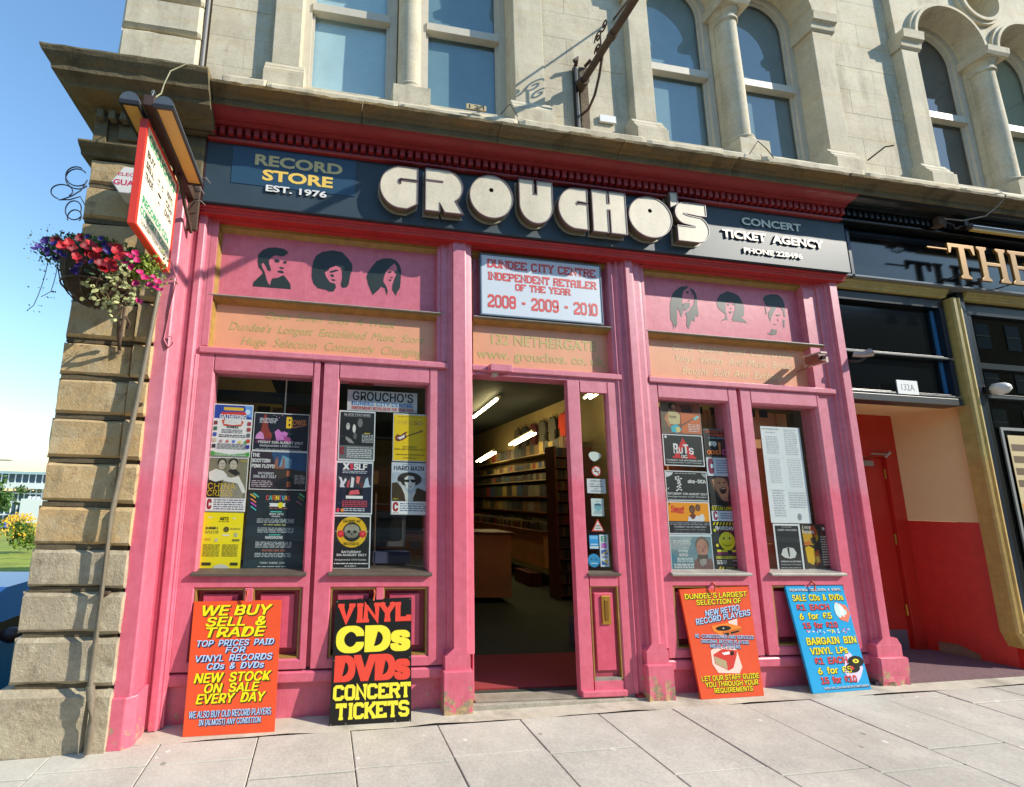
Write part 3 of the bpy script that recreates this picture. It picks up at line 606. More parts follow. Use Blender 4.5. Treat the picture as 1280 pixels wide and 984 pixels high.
groups = [((-.61, -.37), (-.37, .518), (.737, 1.63), (1.63, 1.93), .627), ((2.87, 3.10), (3.10, 4.01), (4.225, 5.11), (5.11, 5.36), 4.117), ((6.30, 6.53), (6.53, 7.495), (7.715, 8.65), (8.65, 8.9), 7.605)]
for gi, (pl_, o1, o2, pr_, cc) in enumerate(groups):
    pilaster(*pl_); pilaster(*pr_); column(cc)
    zs = 5.40; out = [(pl_[0], zs)]
    for o in (o1, o2):
        cx, r = (o[0]+o[1])/2, (o[1]-o[0])/2; out += arc(cx, zs, r, math.pi, 0)
    out += [(pr_[1], zs), (pr_[1], 7.0), (pl_[0], 7.0)]
    oc = arc(cc, 6.12, .26, 0, 2*math.pi, 24)[:-1]
    hd = MB().mat(M_stone_up).poly(out, [oc], y0=.02, y1=.30).build('arch_head', bld)
    for o in (o1, o2):                                      # moulded rims
        cx, r = (o[0]+o[1])/2, (o[1]-o[0])/2
        for (ra, rb, y) in ((r+.0, r+.035, -.035), (r+.035, r+.075, -.015)):
            m = MB().mat(M_stone_up); A = arc(cx, zs, ra, math.pi, 0, 24); D = arc(cx, zs, rb, math.pi, 0, 24); n = 25
            V = [(x, y, z) for x, z in A]+[(x, y, z) for x, z in D]+[(x, .1, z) for x, z in A]+[(x, .02, z) for x, z in D]
            m.add(V, [(k, k+1, n+k+1, n+k) for k in range(n-1)]+[(k, k+1, 2*n+k+1, 2*n+k) for k in range(n-1)]+[(n+k, n+k+1, 3*n+k+1, 3*n+k) for k in range(n-1)])
            m.build('arch_moulding', hd)
    for (ra, rb, y) in ((.26, .30, -.035), (.30, .335, -.015)):
        m = MB().mat(M_stone_up); A = arc(cc, 6.12, ra, 0, 2*math.pi, 36); D = arc(cc, 6.12, rb, 0, 2*math.pi, 36); n = 37
        V = [(x, y, z) for x, z in A]+[(x, y, z) for x, z in D]+[(x, .1, z) for x, z in A]+[(x, .02, z) for x, z in D]
        m.add(V, [(k, k+1, n+k+1, n+k) for k in range(n-1)]+[(k, k+1, 2*n+k+1, 2*n+k) for k in range(n-1)]+[(n+k, n+k+1, 3*n+k+1, 3*n+k) for k in range(n-1)])
        m.build('round_moulding', hd)
    MB().mat(M_stone_up).box(cc-.3, cc+.3, .22, .3, 5.85, 6.4).build('recess_back', hd)
    sash(o1[0], o1[1], zs, None, blind=((214, 232, 234), (140, 164, 172), (84, 90, 92))[gi]); sash(o2[0], o2[1], zs, None, blind=((128, 158, 168), (128, 148, 154), (160, 166, 146))[gi])
    MB().mat(M_stone_up).box(pl_[1]-.001, pr_[0]+.001, .02, .3, 3.44, 3.56).build('window_sill', bld, bevel=.006)
MB().mat(M_stone_up).box(-1.84, 9.6, .03, .3, 7.0, TOP).build('upper_wall', bld)
# relief strip at the right of the first window group, rooms behind the panes
B('relief_strip', bld, M_stone_up, 1.845, 1.93, .012, .1, 3.72, 5.2, bevel=.004)
m = MB().mat(P('upper_room', (40, 46, 50), .9)); m.add([(-.6,.3,3.3),(9.5,.3,3.3),(9.5,4,3.3),(-.6,4,3.3),(-.6,.3,7),(9.5,.3,7),(9.5,4,7),(-.6,4,7)], [(0,1,2,3),(4,5,6,7),(3,2,6,7),(0,3,7,4),(1,2,6,5)]); m.build('upper_rooms', bld)
B('side_wall', bld, M_stone_pier, -1.84, -1.2, .44, 9, -3.2, 2.9); B('side_wall', bld, M_stone_up, -1.84, -1.2, .49, 9, 3.16, TOP)
MB().mat(M_stone_dark).box(-1.9, 9.7, .1, 9, TOP, TOP+.2).build('roof', bld)
# ================================================================== the record shop front
shop = root('record_shop_front', 'pink painted timber record shop front with blue-grey GROUCHO\'S fascia and four poster-filled windows', 'shop front', (1.95, 0, -1.5))
FP = Plane((0, 0, 0), (1, 0, 0), (0, 0, 1), (0, -1, 0))     # any print on the facade: h = metres out from y = 0
def pil(name, prof, z0, z1, par=shop, mat=None, bevel=.003):
    return MB().mat(mat or M_pink).extrude_z(prof, z0, z1).build(name, par, bevel=bevel)
# left jamb over the stone return, and the end pilaster
pil('jamb_lining', [(-1.237,-.185),(-1.14,-.185),(-1.13,-.175),(-1.128,.02),(-1.088,.02),(-1.088,.06),(-1.237,.06)], -1.56, 2.24)
pil('jamb_base', [(-1.24,-.20),(-1.155,-.20),(-1.10,-.15),(-1.095,.015),(-1.24,.02)], -1.57, -1.27, bevel=.006)
MB().mat(M_pink).box(-1.088, -1.0705, .03, .09, -1.56, 2.24).build('flank_board', shop)
MB().mat(M_pink).box(-1.0115, -.9835, .045, .09, 1.0605, 2.24).build('flank_board', shop)
pil('pilaster', [(-1.07,.0),(-1.025,.0),(-1.02,.006),(-1.012,.02),(-1.012,.09),(-1.07,.09)], -1.56, 2.24)
pil('moulding', [(-1.012,.022),(-1.0,.022),(-.997,.034),(-.985,.036),(-.983,.05),(-1.012,.09)], -1.56, 1.06)
# middle and right pilasters
def mainpil(name, sh, bx, stone_z):
    p = pil(name, sh, -1.14, 2.245)
    x0, x1 = bx
    MB().mat(M_pink).add([(x0+.015,-.004,-1.14),(x1-.015,-.004,-1.14),(x1-.015,.09,-1.14),(x0+.015,.09,-1.14),(x0+.015,-.004,-1.245),(x1-.015,-.004,-1.245),(x1-.015,.09,-1.245),(x0+.015,.09,-1.245)],
        [(0,1,2,3),(0,4,5,1),(1,5,6,2),(3,7,4,0),(4,7,6,5)]).build('plinth_block', p, bevel=.004)
    MB().mat(M_pink).add([(sh[0][0]-.0,-.002,-1.09),(x1-.05,-.002,-1.09),(x1-.05,.05,-1.09),(sh[0][0],.05,-1.09),(x0+.02,-.0035,-1.142),(x1-.02,-.0035,-1.142),(x1-.02,.05,-1.142),(x0+.02,.05,-1.142)],
        [(0,1,2,3),(0,4,5,1),(1,5,6,2),(3,7,4,0)]).build('splay', p)
    q = gz((x0+x1)/2)-.03
    m = MB().mat(M_plinth); n = 10; V = []
    rr = random.Random(int(x0*100)); zz = [q]+[q+( -1.24-q)*t for t in (.12, .26, .42, .6, .8, .985, 1)]
    for j, z in enumerate(zz):
        for i, (ax, ay) in enumerate([(0,.12),(0,-.01),(.02,-.03),(.2,-.03),(.4,-.03),(.6,-.03),(.8,-.03),(.98,-.03),(1,-.01),(1,.12)]):
            r_ = .012*max(0, 1-j/4.5)*stone_z
            V.append((x0+(x1-x0)*ax+rr.uniform(-r_, r_)*(.5 if 0 < i < 9 else 1), ay+(rr.random()*r_*1.4 if i not in (0, 9) else 0)+(.012 if j == 7 else 0), z))
    m.add(V, [(j*n+i, j*n+i+1, (j+1)*n+i+1, (j+1)*n+i) for j in range(len(zz)-1) for i in range(n-1)]+[tuple(range((len(zz)-1)*n, len(zz)*n))])
    m.build('plinth', p)
    return p
p1 = mainpil('pilaster', [(1.022,.09),(1.022,.0),(1.128,.0),(1.135,.004),(1.137,.012),(1.165,.018),(1.19,.024),(1.198,.04),(1.198,.25),(1.022,.25)], (.938, 1.165), .5)
p2 = mainpil('pilaster', [(2.645,.2),(2.645,.0),(2.712,.0),(2.72,.005),(2.745,.026),(2.75,.034),(2.80,.034),(2.83,.044),(2.83,.2)], (2.575, 2.80), 1.0)
p3 = mainpil('pilaster', [(4.84,.2),(4.84,.0),(4.922,.0),(4.928,.006),(4.93,.3),(4.84,.3)], (4.745, 5.035), 1.8)
for x, w_ in ((1.022, .015), (2.645, .02), (4.84, .02)):     # stepped mouldings left of each pilaster
    pil('moulding', [(x-w_, .03), (x-.001, .022), (x-.001, .09), (x-w_*2.6, .09), (x-w_*2.6, .045), (x-w_, .043)], -1.25, 2.24)
pil('moulding', [(1.2,.06),(1.2,.25),(1.188,.25),(1.188,.06)], -1.5, 1.05)
pil('moulding', [(2.503,.05),(2.53,.035),(2.55,.055),(2.562,.055),(2.58,.035),(2.60,.04),(2.645,.05),(2.645,.2),(2.503,.2)], -1.5, 2.24)
# stall risers
for a, b in ((-1.0, .955), (2.79, 4.765)):
    rz = gz((a+b)/2)
    B('riser_board', shop, M_pink, a, b, .085, .2, rz-.05, -1.22)
    MB().mat(M_pink).extrude_x([(.2,-1.31),(.052,-1.31),(.045,-1.30),(.045,-1.245),(.052,-1.236),(.075,-1.232),(.2,-1.232)], a, b).build('riser_rail', shop)
    MB().mat(M_black).box(a, b, .075, .2, -1.232, -1.218).build('joint', shop)
# windows: stiles, rails, sill, two fielded panels below
def shopwin(o0, o1, g0, g1, sill, ztop=.935):
    f = MB().mat(M_pink)
    f.extrude_z([(o0,.05),(g0-.012,.05),(g0,.072),(g0,.2),(o0,.2)], -1.218, 1.072).build('window', shop, bevel=.002)
    wn = [o for o in shop.children if o.name.startswith('window')][-1]
    MB().mat(M_pink).extrude_z([(g1,.2),(g1,.072),(g1+.012,.05),(o1,.05),(o1,.2)], -1.218, 1.072).build('stile', wn, bevel=.002)
    MB().mat(M_pink).extrude_x([(.2,1.072),(.05,1.072),(.05,ztop+.014),(.072,ztop),(.2,ztop)], g0-.001, g1+.001).build('top_rail', wn)
    MB().mat(M_pink).extrude_x([(.2,-.575),(.05,-.575),(.05,-.655),(.062,-.665),(.2,-.665)], g0-.013, g1+.013).build('middle_rail', wn)
    MB().mat(M_pink).extrude_x([(.2,-1.15),(.062,-1.15),(.05,-1.16),(.05,-1.218),(.2,-1.218)], g0-.013, g1+.013).build('bottom_rail', wn)
    MB().mat(sill).extrude_x([(.2,-.537),(.11,-.537),(.025,-.555),(.018,-.562),(.018,-.578),(.2,-.578)], g0-.03, g1+.03).build('sill', wn, bevel=.002)
    MB().mat(M_glass).quad((g0-.002,.112,-.545),(g1+.002,.112,-.545),(g1+.002,.112,ztop+.01),(g0-.002,.112,ztop+.01)).build('pane', wn)
    mid = (g0+g1)/2
    MB().mat(M_pink).box(mid-.028, mid+.028, .051, .2, -1.152, -.664).build('muntin', wn, bevel=.003)
    for a, b in ((g0, mid-.028), (mid+.028, g1)):
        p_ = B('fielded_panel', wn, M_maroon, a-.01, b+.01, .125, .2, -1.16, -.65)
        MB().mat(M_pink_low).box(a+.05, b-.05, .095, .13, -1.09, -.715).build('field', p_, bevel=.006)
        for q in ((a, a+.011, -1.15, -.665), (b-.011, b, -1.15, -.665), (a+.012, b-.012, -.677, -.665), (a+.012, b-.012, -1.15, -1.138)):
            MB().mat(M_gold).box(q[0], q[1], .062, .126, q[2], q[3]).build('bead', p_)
    return wn
M_pink_low = paint('pink_field_paint', (208, 84, 108), (208, 88, 108), -.5)
shopwin(-.983, -.06, -.865, -.117, M_sill); shopwin(-.028, .90, .10, .83, M_sill)
shopwin(2.832, 3.717, 2.925, 3.62, M_sill_l); shopwin(3.757, 4.60, 3.87, 4.57, M_sill_l)
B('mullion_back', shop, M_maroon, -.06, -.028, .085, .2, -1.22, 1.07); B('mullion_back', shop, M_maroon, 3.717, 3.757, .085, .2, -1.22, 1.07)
B('flank_board', shop, M_pink, .901, .983, .06, .2, -1.22, 2.24); B('flank_board', shop, M_pink, 4.601, 4.789, .062, .2, -1.22, 2.24)
# transom bars and panels
for a, b, c_, d in ((-.983, .983, -.93, .93), (1.2, 2.56, 1.215, 2.545), (2.832, 4.789, 2.865, 4.745)):
    MB().mat(M_pink).extrude_x([(.2,1.074),(.04,1.074),(.03,1.082),(.03,1.118),(.045,1.130),(.2,1.134)], a-.0, b+.0).build('transom', shop)
    pn = MB().mat(M_orange).quad((c_-.01,.12,1.13),(d+.01,.12,1.13),(d+.01,.12,1.56),(c_-.01,.12,1.56)).build('sign_panel', shop)
    up = MB().mat(M_pink_panel).quad((c_-.01,.12,1.55),(d+.01,.12,1.55),(d+.01,.12,2.2),(c_-.01,.12,2.2)).build('painted_panel', shop)
    MB().mat(M_gold).extrude_x([(.12,1.515),(.085,1.53),(.06,1.54),(.055,1.555),(.12,1.555)], a+.02, b-.02).build('divider_bar', shop)
    MB().mat(M_sill_l).extrude_x([(.12,1.5555),(.05,1.5555),(.045,1.562),(.05,1.570),(.12,1.575)], a+.02, b-.02).build('divider_cap', shop)
    bd = MB().mat(M_gold).extrude_x([(.12,2.14),(.095,2.155),(.08,2.165),(.075,2.19),(.12,2.19)], c_-.001, d+.001).build('bead', shop)
    for x in (c_, d):
        s_ = 1 if x == c_ else -1
        for z0, z1 in ((1.133, 1.514), (1.576, 2.14)):
            m = MB().mat(M_gold); m.add([(x,.06,z0),(x+s_*.022,.12,z0),(x+s_*.022,.12,z1),(x,.06,z1),(x,.12,z0),(x,.12,z1)], [(0,1,2,3),(0,3,5,4)]); m.build('bead', shop)
    for x0, x1 in ((a, c_), (d, b)):
        if x1-x0 > .02: MB().mat(M_pink).box(x0+.0008, x1-.0008, .048, .19, 1.135, 2.24).build('flank_board', shop, bevel=.003)
    MB().mat(M_red).extrude_x([(.2,2.19),(.06,2.19),(.04,2.196),(.035,2.206),(.2,2.206)], a, b).build('head_moulding', shop)
MB().mat(M_red).extrude_x([(.2,2.2065),(-.028,2.2065),(-.034,2.213),(-.036,2.228),(-.046,2.232),(-.048,2.245),(-.062,2.250),(-.064,2.262),(.2,2.262)], -1.22, 4.975).build('lower_cornice', shop)
# fascia board
fas = MB().mat(M_board).box(-1.035, 4.985, -.09, .1, 2.268, 2.815).build('fascia_board', shop, bevel=.002)
MB().mat(P('fascia_edge', (70, 30, 30), .5)).box(-1.045, -1.036, -.094, .1, 2.266, 2.815).build('edge_strip', fas)
for x0, x1 in ((.62, .6215), (1.9, 1.9015), (3.28, 3.2815)): MB().mat(M_black).box(x0, x1, -.0908, -.08, 2.27, 2.81).build('joint', fas)
B('name_sheet', fas, M_board2, -.835, .155, -.0935, -.088, 2.455, 2.79)
# red dentil cornice
prr = [(.1,2.80),(-.118,2.80),(-.128,2.806),(-.128,2.822),(-.118,2.83),(-.105,2.832),(-.105,2.905),(-.165,2.908),(-.172,2.918),(-.185,2.92),(-.19,2.93),(-.22,2.936),(-.262,2.948),(-.275,2.960),(-.28,2.966),(.1,2.966)]
MB().mat(M_red).extrude_x(prr, -1.03, 4.93).build('dentil_cornice', shop)
dn = B('dentil', shop, M_red, -1.005, -.965, -.158, -.10, 2.838, 2.904, bevel=.003)
for k in range(1, 90): share(dn, 'dentil', shop, k*.0662)
# the big three dimensional name
NL = {'G': ([ (1,.62),(.985,.62)], None)}
def rnd(cx, cy, rx, ry, a0, a1, n=14): return [(cx+rx*math.cos(math.radians(a0+(a1-a0)*k/n)), cy+ry*math.sin(math.radians(a0+(a1-a0)*k/n))) for k in range(n+1)]
def circ(cx, cy, r, n=16, asp=1): return [(cx+r*math.cos(2*math.pi*k/n), cy+r*asp*math.sin(2*math.pi*k/n)) for k in range(n)]
LET = {
 'G': [(1,1)]+rnd(.56, .5, .56, .5, 97, 265, 24)+[(.72,0.0),(1,.14),(1,.66),(.60,.66),(.56,.645),(.565,.585),(.52,.57),(.47,.62),(.475,.69),(.54,.725),(1,.725)],
 'R': [(0,1),(.52,1)]+rnd(.55, .62, .45, .38, 88, -58, 14)+[(1,0),(.52,0),(.37,.22),(.37,0),(0,0),(0,.70),(.47,.70),(.47,.745),(0,.745)],
 'O': circ(.5, .5, .5, 40, 1),
 'U': [(0,1),(.42,1),(.42,.67),(.55,.67),(.55,1),(1,1),(1,.42)]+rnd(.5, .42, .5, .42, -8, -172, 18)+[(0,.42)],
 'C': [(1,1)]+rnd(.62, .5, .62, .5, 96, 262, 22)+[(1,.0),(1,.61),(.72,.61),(.66,.58),(.60,.63),(.66,.695),(1,.68)],
 'H': [(0,1),(.44,1),(.44,.70),(.53,.70),(.53,1),(1,1),(1,0),(.54,0),(.54,.56),(.44,.56),(.44,0),(0,0)],
 "'": [(0,1),(1,1),(1,.28),(0,0)],
 'S': [(.95,1)]+[(.38,1)]+rnd(.34, .72, .34, .28, 95, 250, 10)+[(.58,.415),(.62,.40),(.60,.365),(.04,.365),(.04,0),(.62,0)]+rnd(.62, .33, .38, .33, -85, 62, 12)+[(.40,.655),(.24,.70),(.26,.735),(.72,.70),(.95,.705)],
}
spec = [('G', .351, .652, 2.302, 2.668), ('R', .724, 1.032, 2.310, 2.682), ('O', 1.098, 1.466, 2.308, 2.690), ('U', 1.532, 1.822, 2.307, 2.696), ('C', 1.882, 2.143, 2.300, 2.675),
        ('H', 2.195, 2.503, 2.298, 2.683), ('O', 2.537, 2.945, 2.300, 2.681), ("'", 2.952, 3.018, 2.62, 2.756), ('S', 2.992, 3.309, 2.305, 2.675)]
for ch, x0, x1, z0, z1 in spec:
    x0, x1, z0, z1 = [q*1.0206 for q in (x0, x1, z0, z1)]
    out = [(x0+(x1-x0)*a, z0+(z1-z0)*b) for a, b in LET[ch]]
    hole = [circ(x0+(x1-x0)*.5, z0+(z1-z0)*.66, .02, 14)] if ch == 'O' else []
    L = MB().mat(M_cream).poly(out, hole, y0=-.167).build('letter', fas)
    sd = MB().mat(M_letter_side); n = len(out)
    for l in [out]+hole:
        n = len(l); sd.add([(x, -.1668, z) for x, z in l]+[(x, -.1, z) for x, z in l], [(i, (i+1) % n, n+(i+1) % n, n+i) for i in range(n)])
    o_ = sd.build('letter_return', fas); 
    rim = MB().mat(M_letter_rim)
    cxm = (x0+x1)/2; czm = (z0+z1)/2
    def off(l, d):
        r = []; n = len(l); ar = sum(l[i][0]*l[(i+1) % n][1]-l[(i+1) % n][0]*l[i][1] for i in range(n)); sg = 1 if ar > 0 else -1
        for i in range(n):
            p, q, s_ = Vector(l[i-1]), Vector(l[i]), Vector(l[(i+1) % n])
            e1 = (q-p); e2 = (s_-q)
            if e1.length < 1e-6: e1 = e2
            if e2.length < 1e-6: e2 = e1
            e1.normalize(); e2.normalize(); nn = Vector((e1.y+e2.y, -e1.x-e2.x))
            if nn.length < .2: nn = Vector((e1.y, -e1.x))
            nn.normalize(); k = min(1.6, 1/max(.5, nn.dot(Vector((e1.y, -e1.x)))))
            r.append(tuple(q+nn*d*k*sg))
        return r
    a_, b_ = off(out, .0), off(out, .007); n = len(out)
    rim.add([(x, -.171, z) for x, z in a_]+[(x, -.171, z) for x, z in b_], [(i, (i+1) % n, n+(i+1) % n, n+i) for i in range(n)])
    rim.add([(x, -.171, z) for x, z in b_]+[(x, -.150, z) for x, z in b_], [(i, (i+1) % n, n+(i+1) % n, n+i) for i in range(n)])
    rim.add([(x, -.171, z) for x, z in a_]+[(x, -.165, z) for x, z in a_], [(i, (i+1) % n, n+(i+1) % n, n+i) for i in range(n)])
    rim.build('letter_rim', fas)
    bo = off(out, .014); bk = MB().mat(M_letter_back).poly(bo, (), y0=-.102, y1=-.0905); bk.build('letter_back', fas)
# small lettering on the board: plates proud of a dark shadow copy
m = MB().mat(P('letter_gold_dull', (214, 198, 138), .5)); text(m, FP, .0955, 'RECORD', -.66, 2.635, .045, 2.735, .035); m.build('lettering', fas)
m = MB().mat(P('letter_gold', (244, 204, 96), .5)); text(m, FP, .0955, 'STORE', -.595, 2.505, -.03, 2.605, .035); m.build('lettering', fas)
M_cut = P('cut_letter_edge', (40, 28, 20), .6)
def cutletters(txt, x0, z0, x1, z1, bold, mat, th=.010):
    m = MB().mat(M_cut)
    for k in range(4): text(m, FP, .0915+th*k/4, txt, x0, z0, x1, z1, bold+.012)
    m.build('letter_edge', fas)
    m = MB().mat(mat); text(m, FP, .0915+th+.001, txt, x0, z0, x1, z1, bold); m.build('lettering', fas)
cutletters('EST. 1976', -.56, 2.405, -.075, 2.465, .03, M_white)
m = MB().mat(P('letter_grey_green', (212, 222, 204), .5)); text(m, FP, .1, 'CONCERT', 3.815, 2.635, 4.47, 2.715, .03); m.build('lettering', fas)
cutletters('TICKET  AGENCY', 3.59, 2.48, 4.70, 2.565, .035, P('letter_ivory', (240, 226, 208), .5), .009)
cutletters('PHONE 228496', 3.80, 2.345, 4.44, 2.40, .035, P('letter_ivory', (240, 226, 208), .5), .009)
# painted stencil heads
M_sten = P('stencil_dark', (40, 50, 46), 0.42, 0.08, 12); M_sten2 = P('stencil_rose', (214, 104, 124), .4)
panels = [o for o in shop.children if o.name.startswith('painted_panel')]
for i, hd in enumerate(HEADS):
    m = MB()
    for j, (c_, pts) in enumerate(hd):
        m.mat(M_sten if c_ == 'd' else M_sten2)
        tr = geometry.tessellate_polygon([[Vector((x, z, 0)) for x, z in pts]]); m.add([(x, .1185-.0002*j, z) for x, z in pts], [tuple(t) for t in tr])
    m.build('painted_head', panels[0 if i < 3 else 2])
# faded sign writing
SP = Plane((0, .1185, 0), (1, 0, 0), (0, 0, 1), (0, -1, 0)); sps = [o for o in shop.children if o.name.startswith('sign_panel')]
M_scr2 = P('faded_lettering_pale', (226, 198, 148), .5, .1, 12)
for par, mt, lines in ((sps[0], M_scrawl, [('Open  Seven  Days  A  Week', -.52, .55, 1.405, 1.485), ("Dundee's  Longest  Established  Music  Store", -.80, .80, 1.285, 1.375), ('Huge  Selection  Constantly  Changing', -.70, .79, 1.165, 1.26)]),
                       (sps[1], M_scrawl, [('132 NETHERGATE', 1.40, 2.39, 1.35, 1.445), ('www. grouchos. co. uk', 1.27, 2.46, 1.19, 1.30)]),
                       (sps[2], M_scr2, [("Good  Quality  Used  CD's  DVDs", 3.17, 4.45, 1.405, 1.49), ('Vinyl.  Videos  And  Music  Books', 3.19, 4.45, 1.295, 1.385), ('Bought  Sold  And  Exchanged', 3.24, 4.42, 1.175, 1.275)])):
    m = MB().mat(mt)
    for t_, x0, x1, z0, z1 in lines: text(m, SP, 0, t_, x0, z0, x1, z1, .012 if 'NETH' in t_ or 'www' in t_ else 0.0, .0 if par is sps[1] else .35)
    m.build('lettering', par)
# award sign
aw = tag(MB().mat(P('sign_white', (206, 216, 224), .4)).box(1.292, 2.418, .045, .07, 1.592, 2.140).build('award_sign', bevel=.002), 'white retailer of the year sign with red slab lettering above the shop door', 'sign')
MB().mat(P('sign_frame', (96, 120, 140), .5)).box(1.281, 1.291, .04, .08, 1.58, 2.15).box(2.419, 2.426, .04, .08, 1.58, 2.15).box(1.291, 2.419, .04, .08, 2.141, 2.150).box(1.291, 2.419, .04, .08, 1.58, 1.5915).build('frame', aw)
M_rl = P('award_red', (214, 74, 68), .45)
AP = Plane((0, .0435, 0), (1, 0, 0), (0, 0, 1), (0, -1, 0)); m = MB().mat(M_rl)
slab(m, AP, 0, 'DUNDEE CITY CENTRE', 1.345, 2.025, 2.375, 2.105, 1.55); slab(m, AP, 0, 'INDEPENDENT RETAILER', 1.345, 1.91, 2.375, 1.985, 1.5); slab(m, AP, 0, 'OF THE YEAR', 1.60, 1.83, 2.12, 1.895, 1.5); slab(m, AP, 0, '2008 - 2009 - 2010', 1.345, 1.655, 2.375, 1.775, 1.4)
m.build('lettering', aw)
# door lining, threshold, side light
B('lintel', shop, M_pink, 1.2, 2.56, .05, .2, 1.045, 1.073, bevel=.002)
MB().mat(M_pink).box(1.33, 1.52, -.035, .03, 1.062, 1.122).build('door_closer_cover', shop, bevel=.004)
MB().mat(M_sash).box(1.365, 1.41, -.0, .06, 1.03, 1.061).build('door_stay', shop, bevel=.004)
dl = pil('door_screen', [(2.05,.045),(2.16,.045),(2.172,.065),(2.172,.1),(2.05,.1)], -1.475, 1.045)
pil('stile', [(2.42,.1),(2.42,.065),(2.432,.048),(2.503,.048),(2.503,.1)], -1.475, 1.045, dl)
B('top_rail', dl, M_pink, 2.172, 2.42, .047, .1, .95, 1.045); B('middle_rail', dl, M_pink, 2.172, 2.42, .047, .1, -.66, -.575); B('bottom_rail', dl, M_pink, 2.172, 2.42, .047, .1, -1.475, -1.37)
B('weather_bar', dl, M_pink, 2.05, 2.43, .02, .05, -1.475, -1.43, bevel=.008)
MB().mat(M_sill).extrude_x([(.1,-.545),(.075,-.547),(.03,-.562),(.03,-.576),(.1,-.576)], 2.155, 2.44).build('sill', dl)
MB().mat(M_glass).quad((2.17,.085,-.55),(2.422,.085,-.55),(2.422,.085,.955),(2.17,.085,.955)).build('pane', dl)
pn = B('panel', dl, M_maroon, 2.165, 2.43, .082, .1, -1.38, -.65); B('field', pn, M_pink_low, 2.212, 2.375, .064, .083, -1.30, -.715, bevel=.005)
for q in ((2.173, 2.183, -1.37, -.661), (2.409, 2.419, -1.37, -.661), (2.184, 2.408, -.671, -.661), (2.184, 2.408, -1.37, -1.35)): MB().mat(M_gold if q[2] > -1.371 and q[3] > -1.3 else M_sill_l).box(q[0], q[1], .054, .083, q[2], q[3]).build('bead', pn)
M_brass = P('brass', (196, 150, 66), .35, .1, 20, metal=.8)
lb = MB().mat(M_brass).box(2.268, 2.345, .052, .064, -.955, -.735).build('letter_box', dl, bevel=.004)
MB().mat(P('brass_flap', (150, 112, 48), .4, metal=.7)).box(2.290, 2.323, .0475, .0518, -.925, -.765).build('flap', lb, bevel=.003)
MB().mat(stone('threshold', (176, 168, 152), (110, 100, 90), (180, 170, 150))).box(1.165, 2.58, .01, .26, -1.56, -1.488).build('threshold', shop, bevel=.004)
B('door_sill', shop, P('door_sill', (150, 140, 124), .6, .3, 12), 1.2, 2.56, .04, .16, -1.487, -1.474, bevel=.003)
B('ledge', shop, P('paint_chips', (150, 30, 34), .6, .3, 20), 2.505, 2.57, .02, .2, -1.52, -1.47)

MB().mat(M_stone_dark).box(-1.25, -1.046, -.10, .3, 2.262, 2.83).build('rubble_end', shop, bevel=.02)
MB().mat(M_stone_dark).box(-1.25, -.975, -.14, .3, 2.83, 2.99).build('cornice_end', shop, bevel=.01)
# ================================================================== neighbouring pub front
pub = root('pub_front', 'black and gold pub front with gilt THE lettering and a recessed red doorway', 'shop front', (6.5, 0, -1.45))
MB().mat(M_black_paint).extrude_x(prr, 4.931, 9.6).build('dentil_cornice', pub)
dn = B('dentil', pub, M_black_paint, 4.955, 4.993, -.155, -.10, 2.838, 2.904, bevel=.003)
for k in range(1, 60): share(dn, 'dentil', pub, k*.068)
B('fascia_board', pub, M_black_paint, 4.99, 9.6, .035, .12, 2.27, 2.80)
for q in ((5.055, 5.095, -.05, .03, 2.262, 2.80), (5.10, 9.6, -.04, .03, 2.745, 2.775)): B('fascia_frame', pub, M_navy, *q, bevel=.004)
B('glazed_fascia', pub, P('black_glass', (12, 15, 17), .1, spec=.3), 5.096, 9.6, .02, .034, 2.29, 2.744)
MB().mat(P('pub_grey_gloss', (120, 122, 120), .2)).extrude_x([(.1,2.262),(-.035,2.262),(-.05,2.268),(-.05,2.285),(-.03,2.295),(.1,2.295)], 4.99, 9.6).build('sill_moulding', pub)
MB().mat(M_pubgold).extrude_x([(.15,2.185),(.03,2.185),(.02,2.195),(.02,2.212),(.005,2.218),(.0,2.24),(-.01,2.248),(-.012,2.261),(.15,2.261)], 4.94, 6.29).build('gold_moulding', pub)
MB().mat(M_pubgold).extrude_x([(.15,2.185),(.03,2.185),(.02,2.195),(.02,2.212),(.005,2.218),(.0,2.24),(-.01,2.248),(-.012,2.261),(.15,2.261)], 6.52, 9.6).build('gold_moulding', pub)
B('beam', pub, M_black_paint, 4.99, 6.3, .06, .2, 2.08, 2.184); B('beam', pub, M_black_paint, 6.53, 9.6, .07, .2, 2.05, 2.184)
gp = MB().mat(M_pubgold).extrude_z([(6.335,.12),(6.335,.02),(6.345,.005),(6.37,.0),(6.38,.012),(6.40,.012),(6.41,.0),(6.435,.005),(6.445,.02),(6.445,.12)], -1.08, 2.183)
gp = gp.build('post', pub)
MB().mat(M_pubgold).add([(6.335,.12,-1.08),(6.335,.02,-1.08),(6.37,.0,-1.08),(6.41,.0,-1.08),(6.445,.02,-1.08),(6.445,.12,-1.08),
    (6.40,.12,-1.22),(6.40,.02,-1.22),(6.42,.0,-1.22),(6.45,.0,-1.22),(6.475,.02,-1.22),(6.475,.12,-1.22)], [(0,1,7,6),(1,2,8,7),(2,3,9,8),(3,4,10,9),(4,5,11,10)]).build('foot', gp)
B('pier', pub, M_navy, 6.446, 6.525, .025, .3, -1.2, 2.261, bevel=.008); B('pier_base', pub, M_pubred, 6.44, 9.6, .022, .3, -1.62, -1.2, bevel=.01)
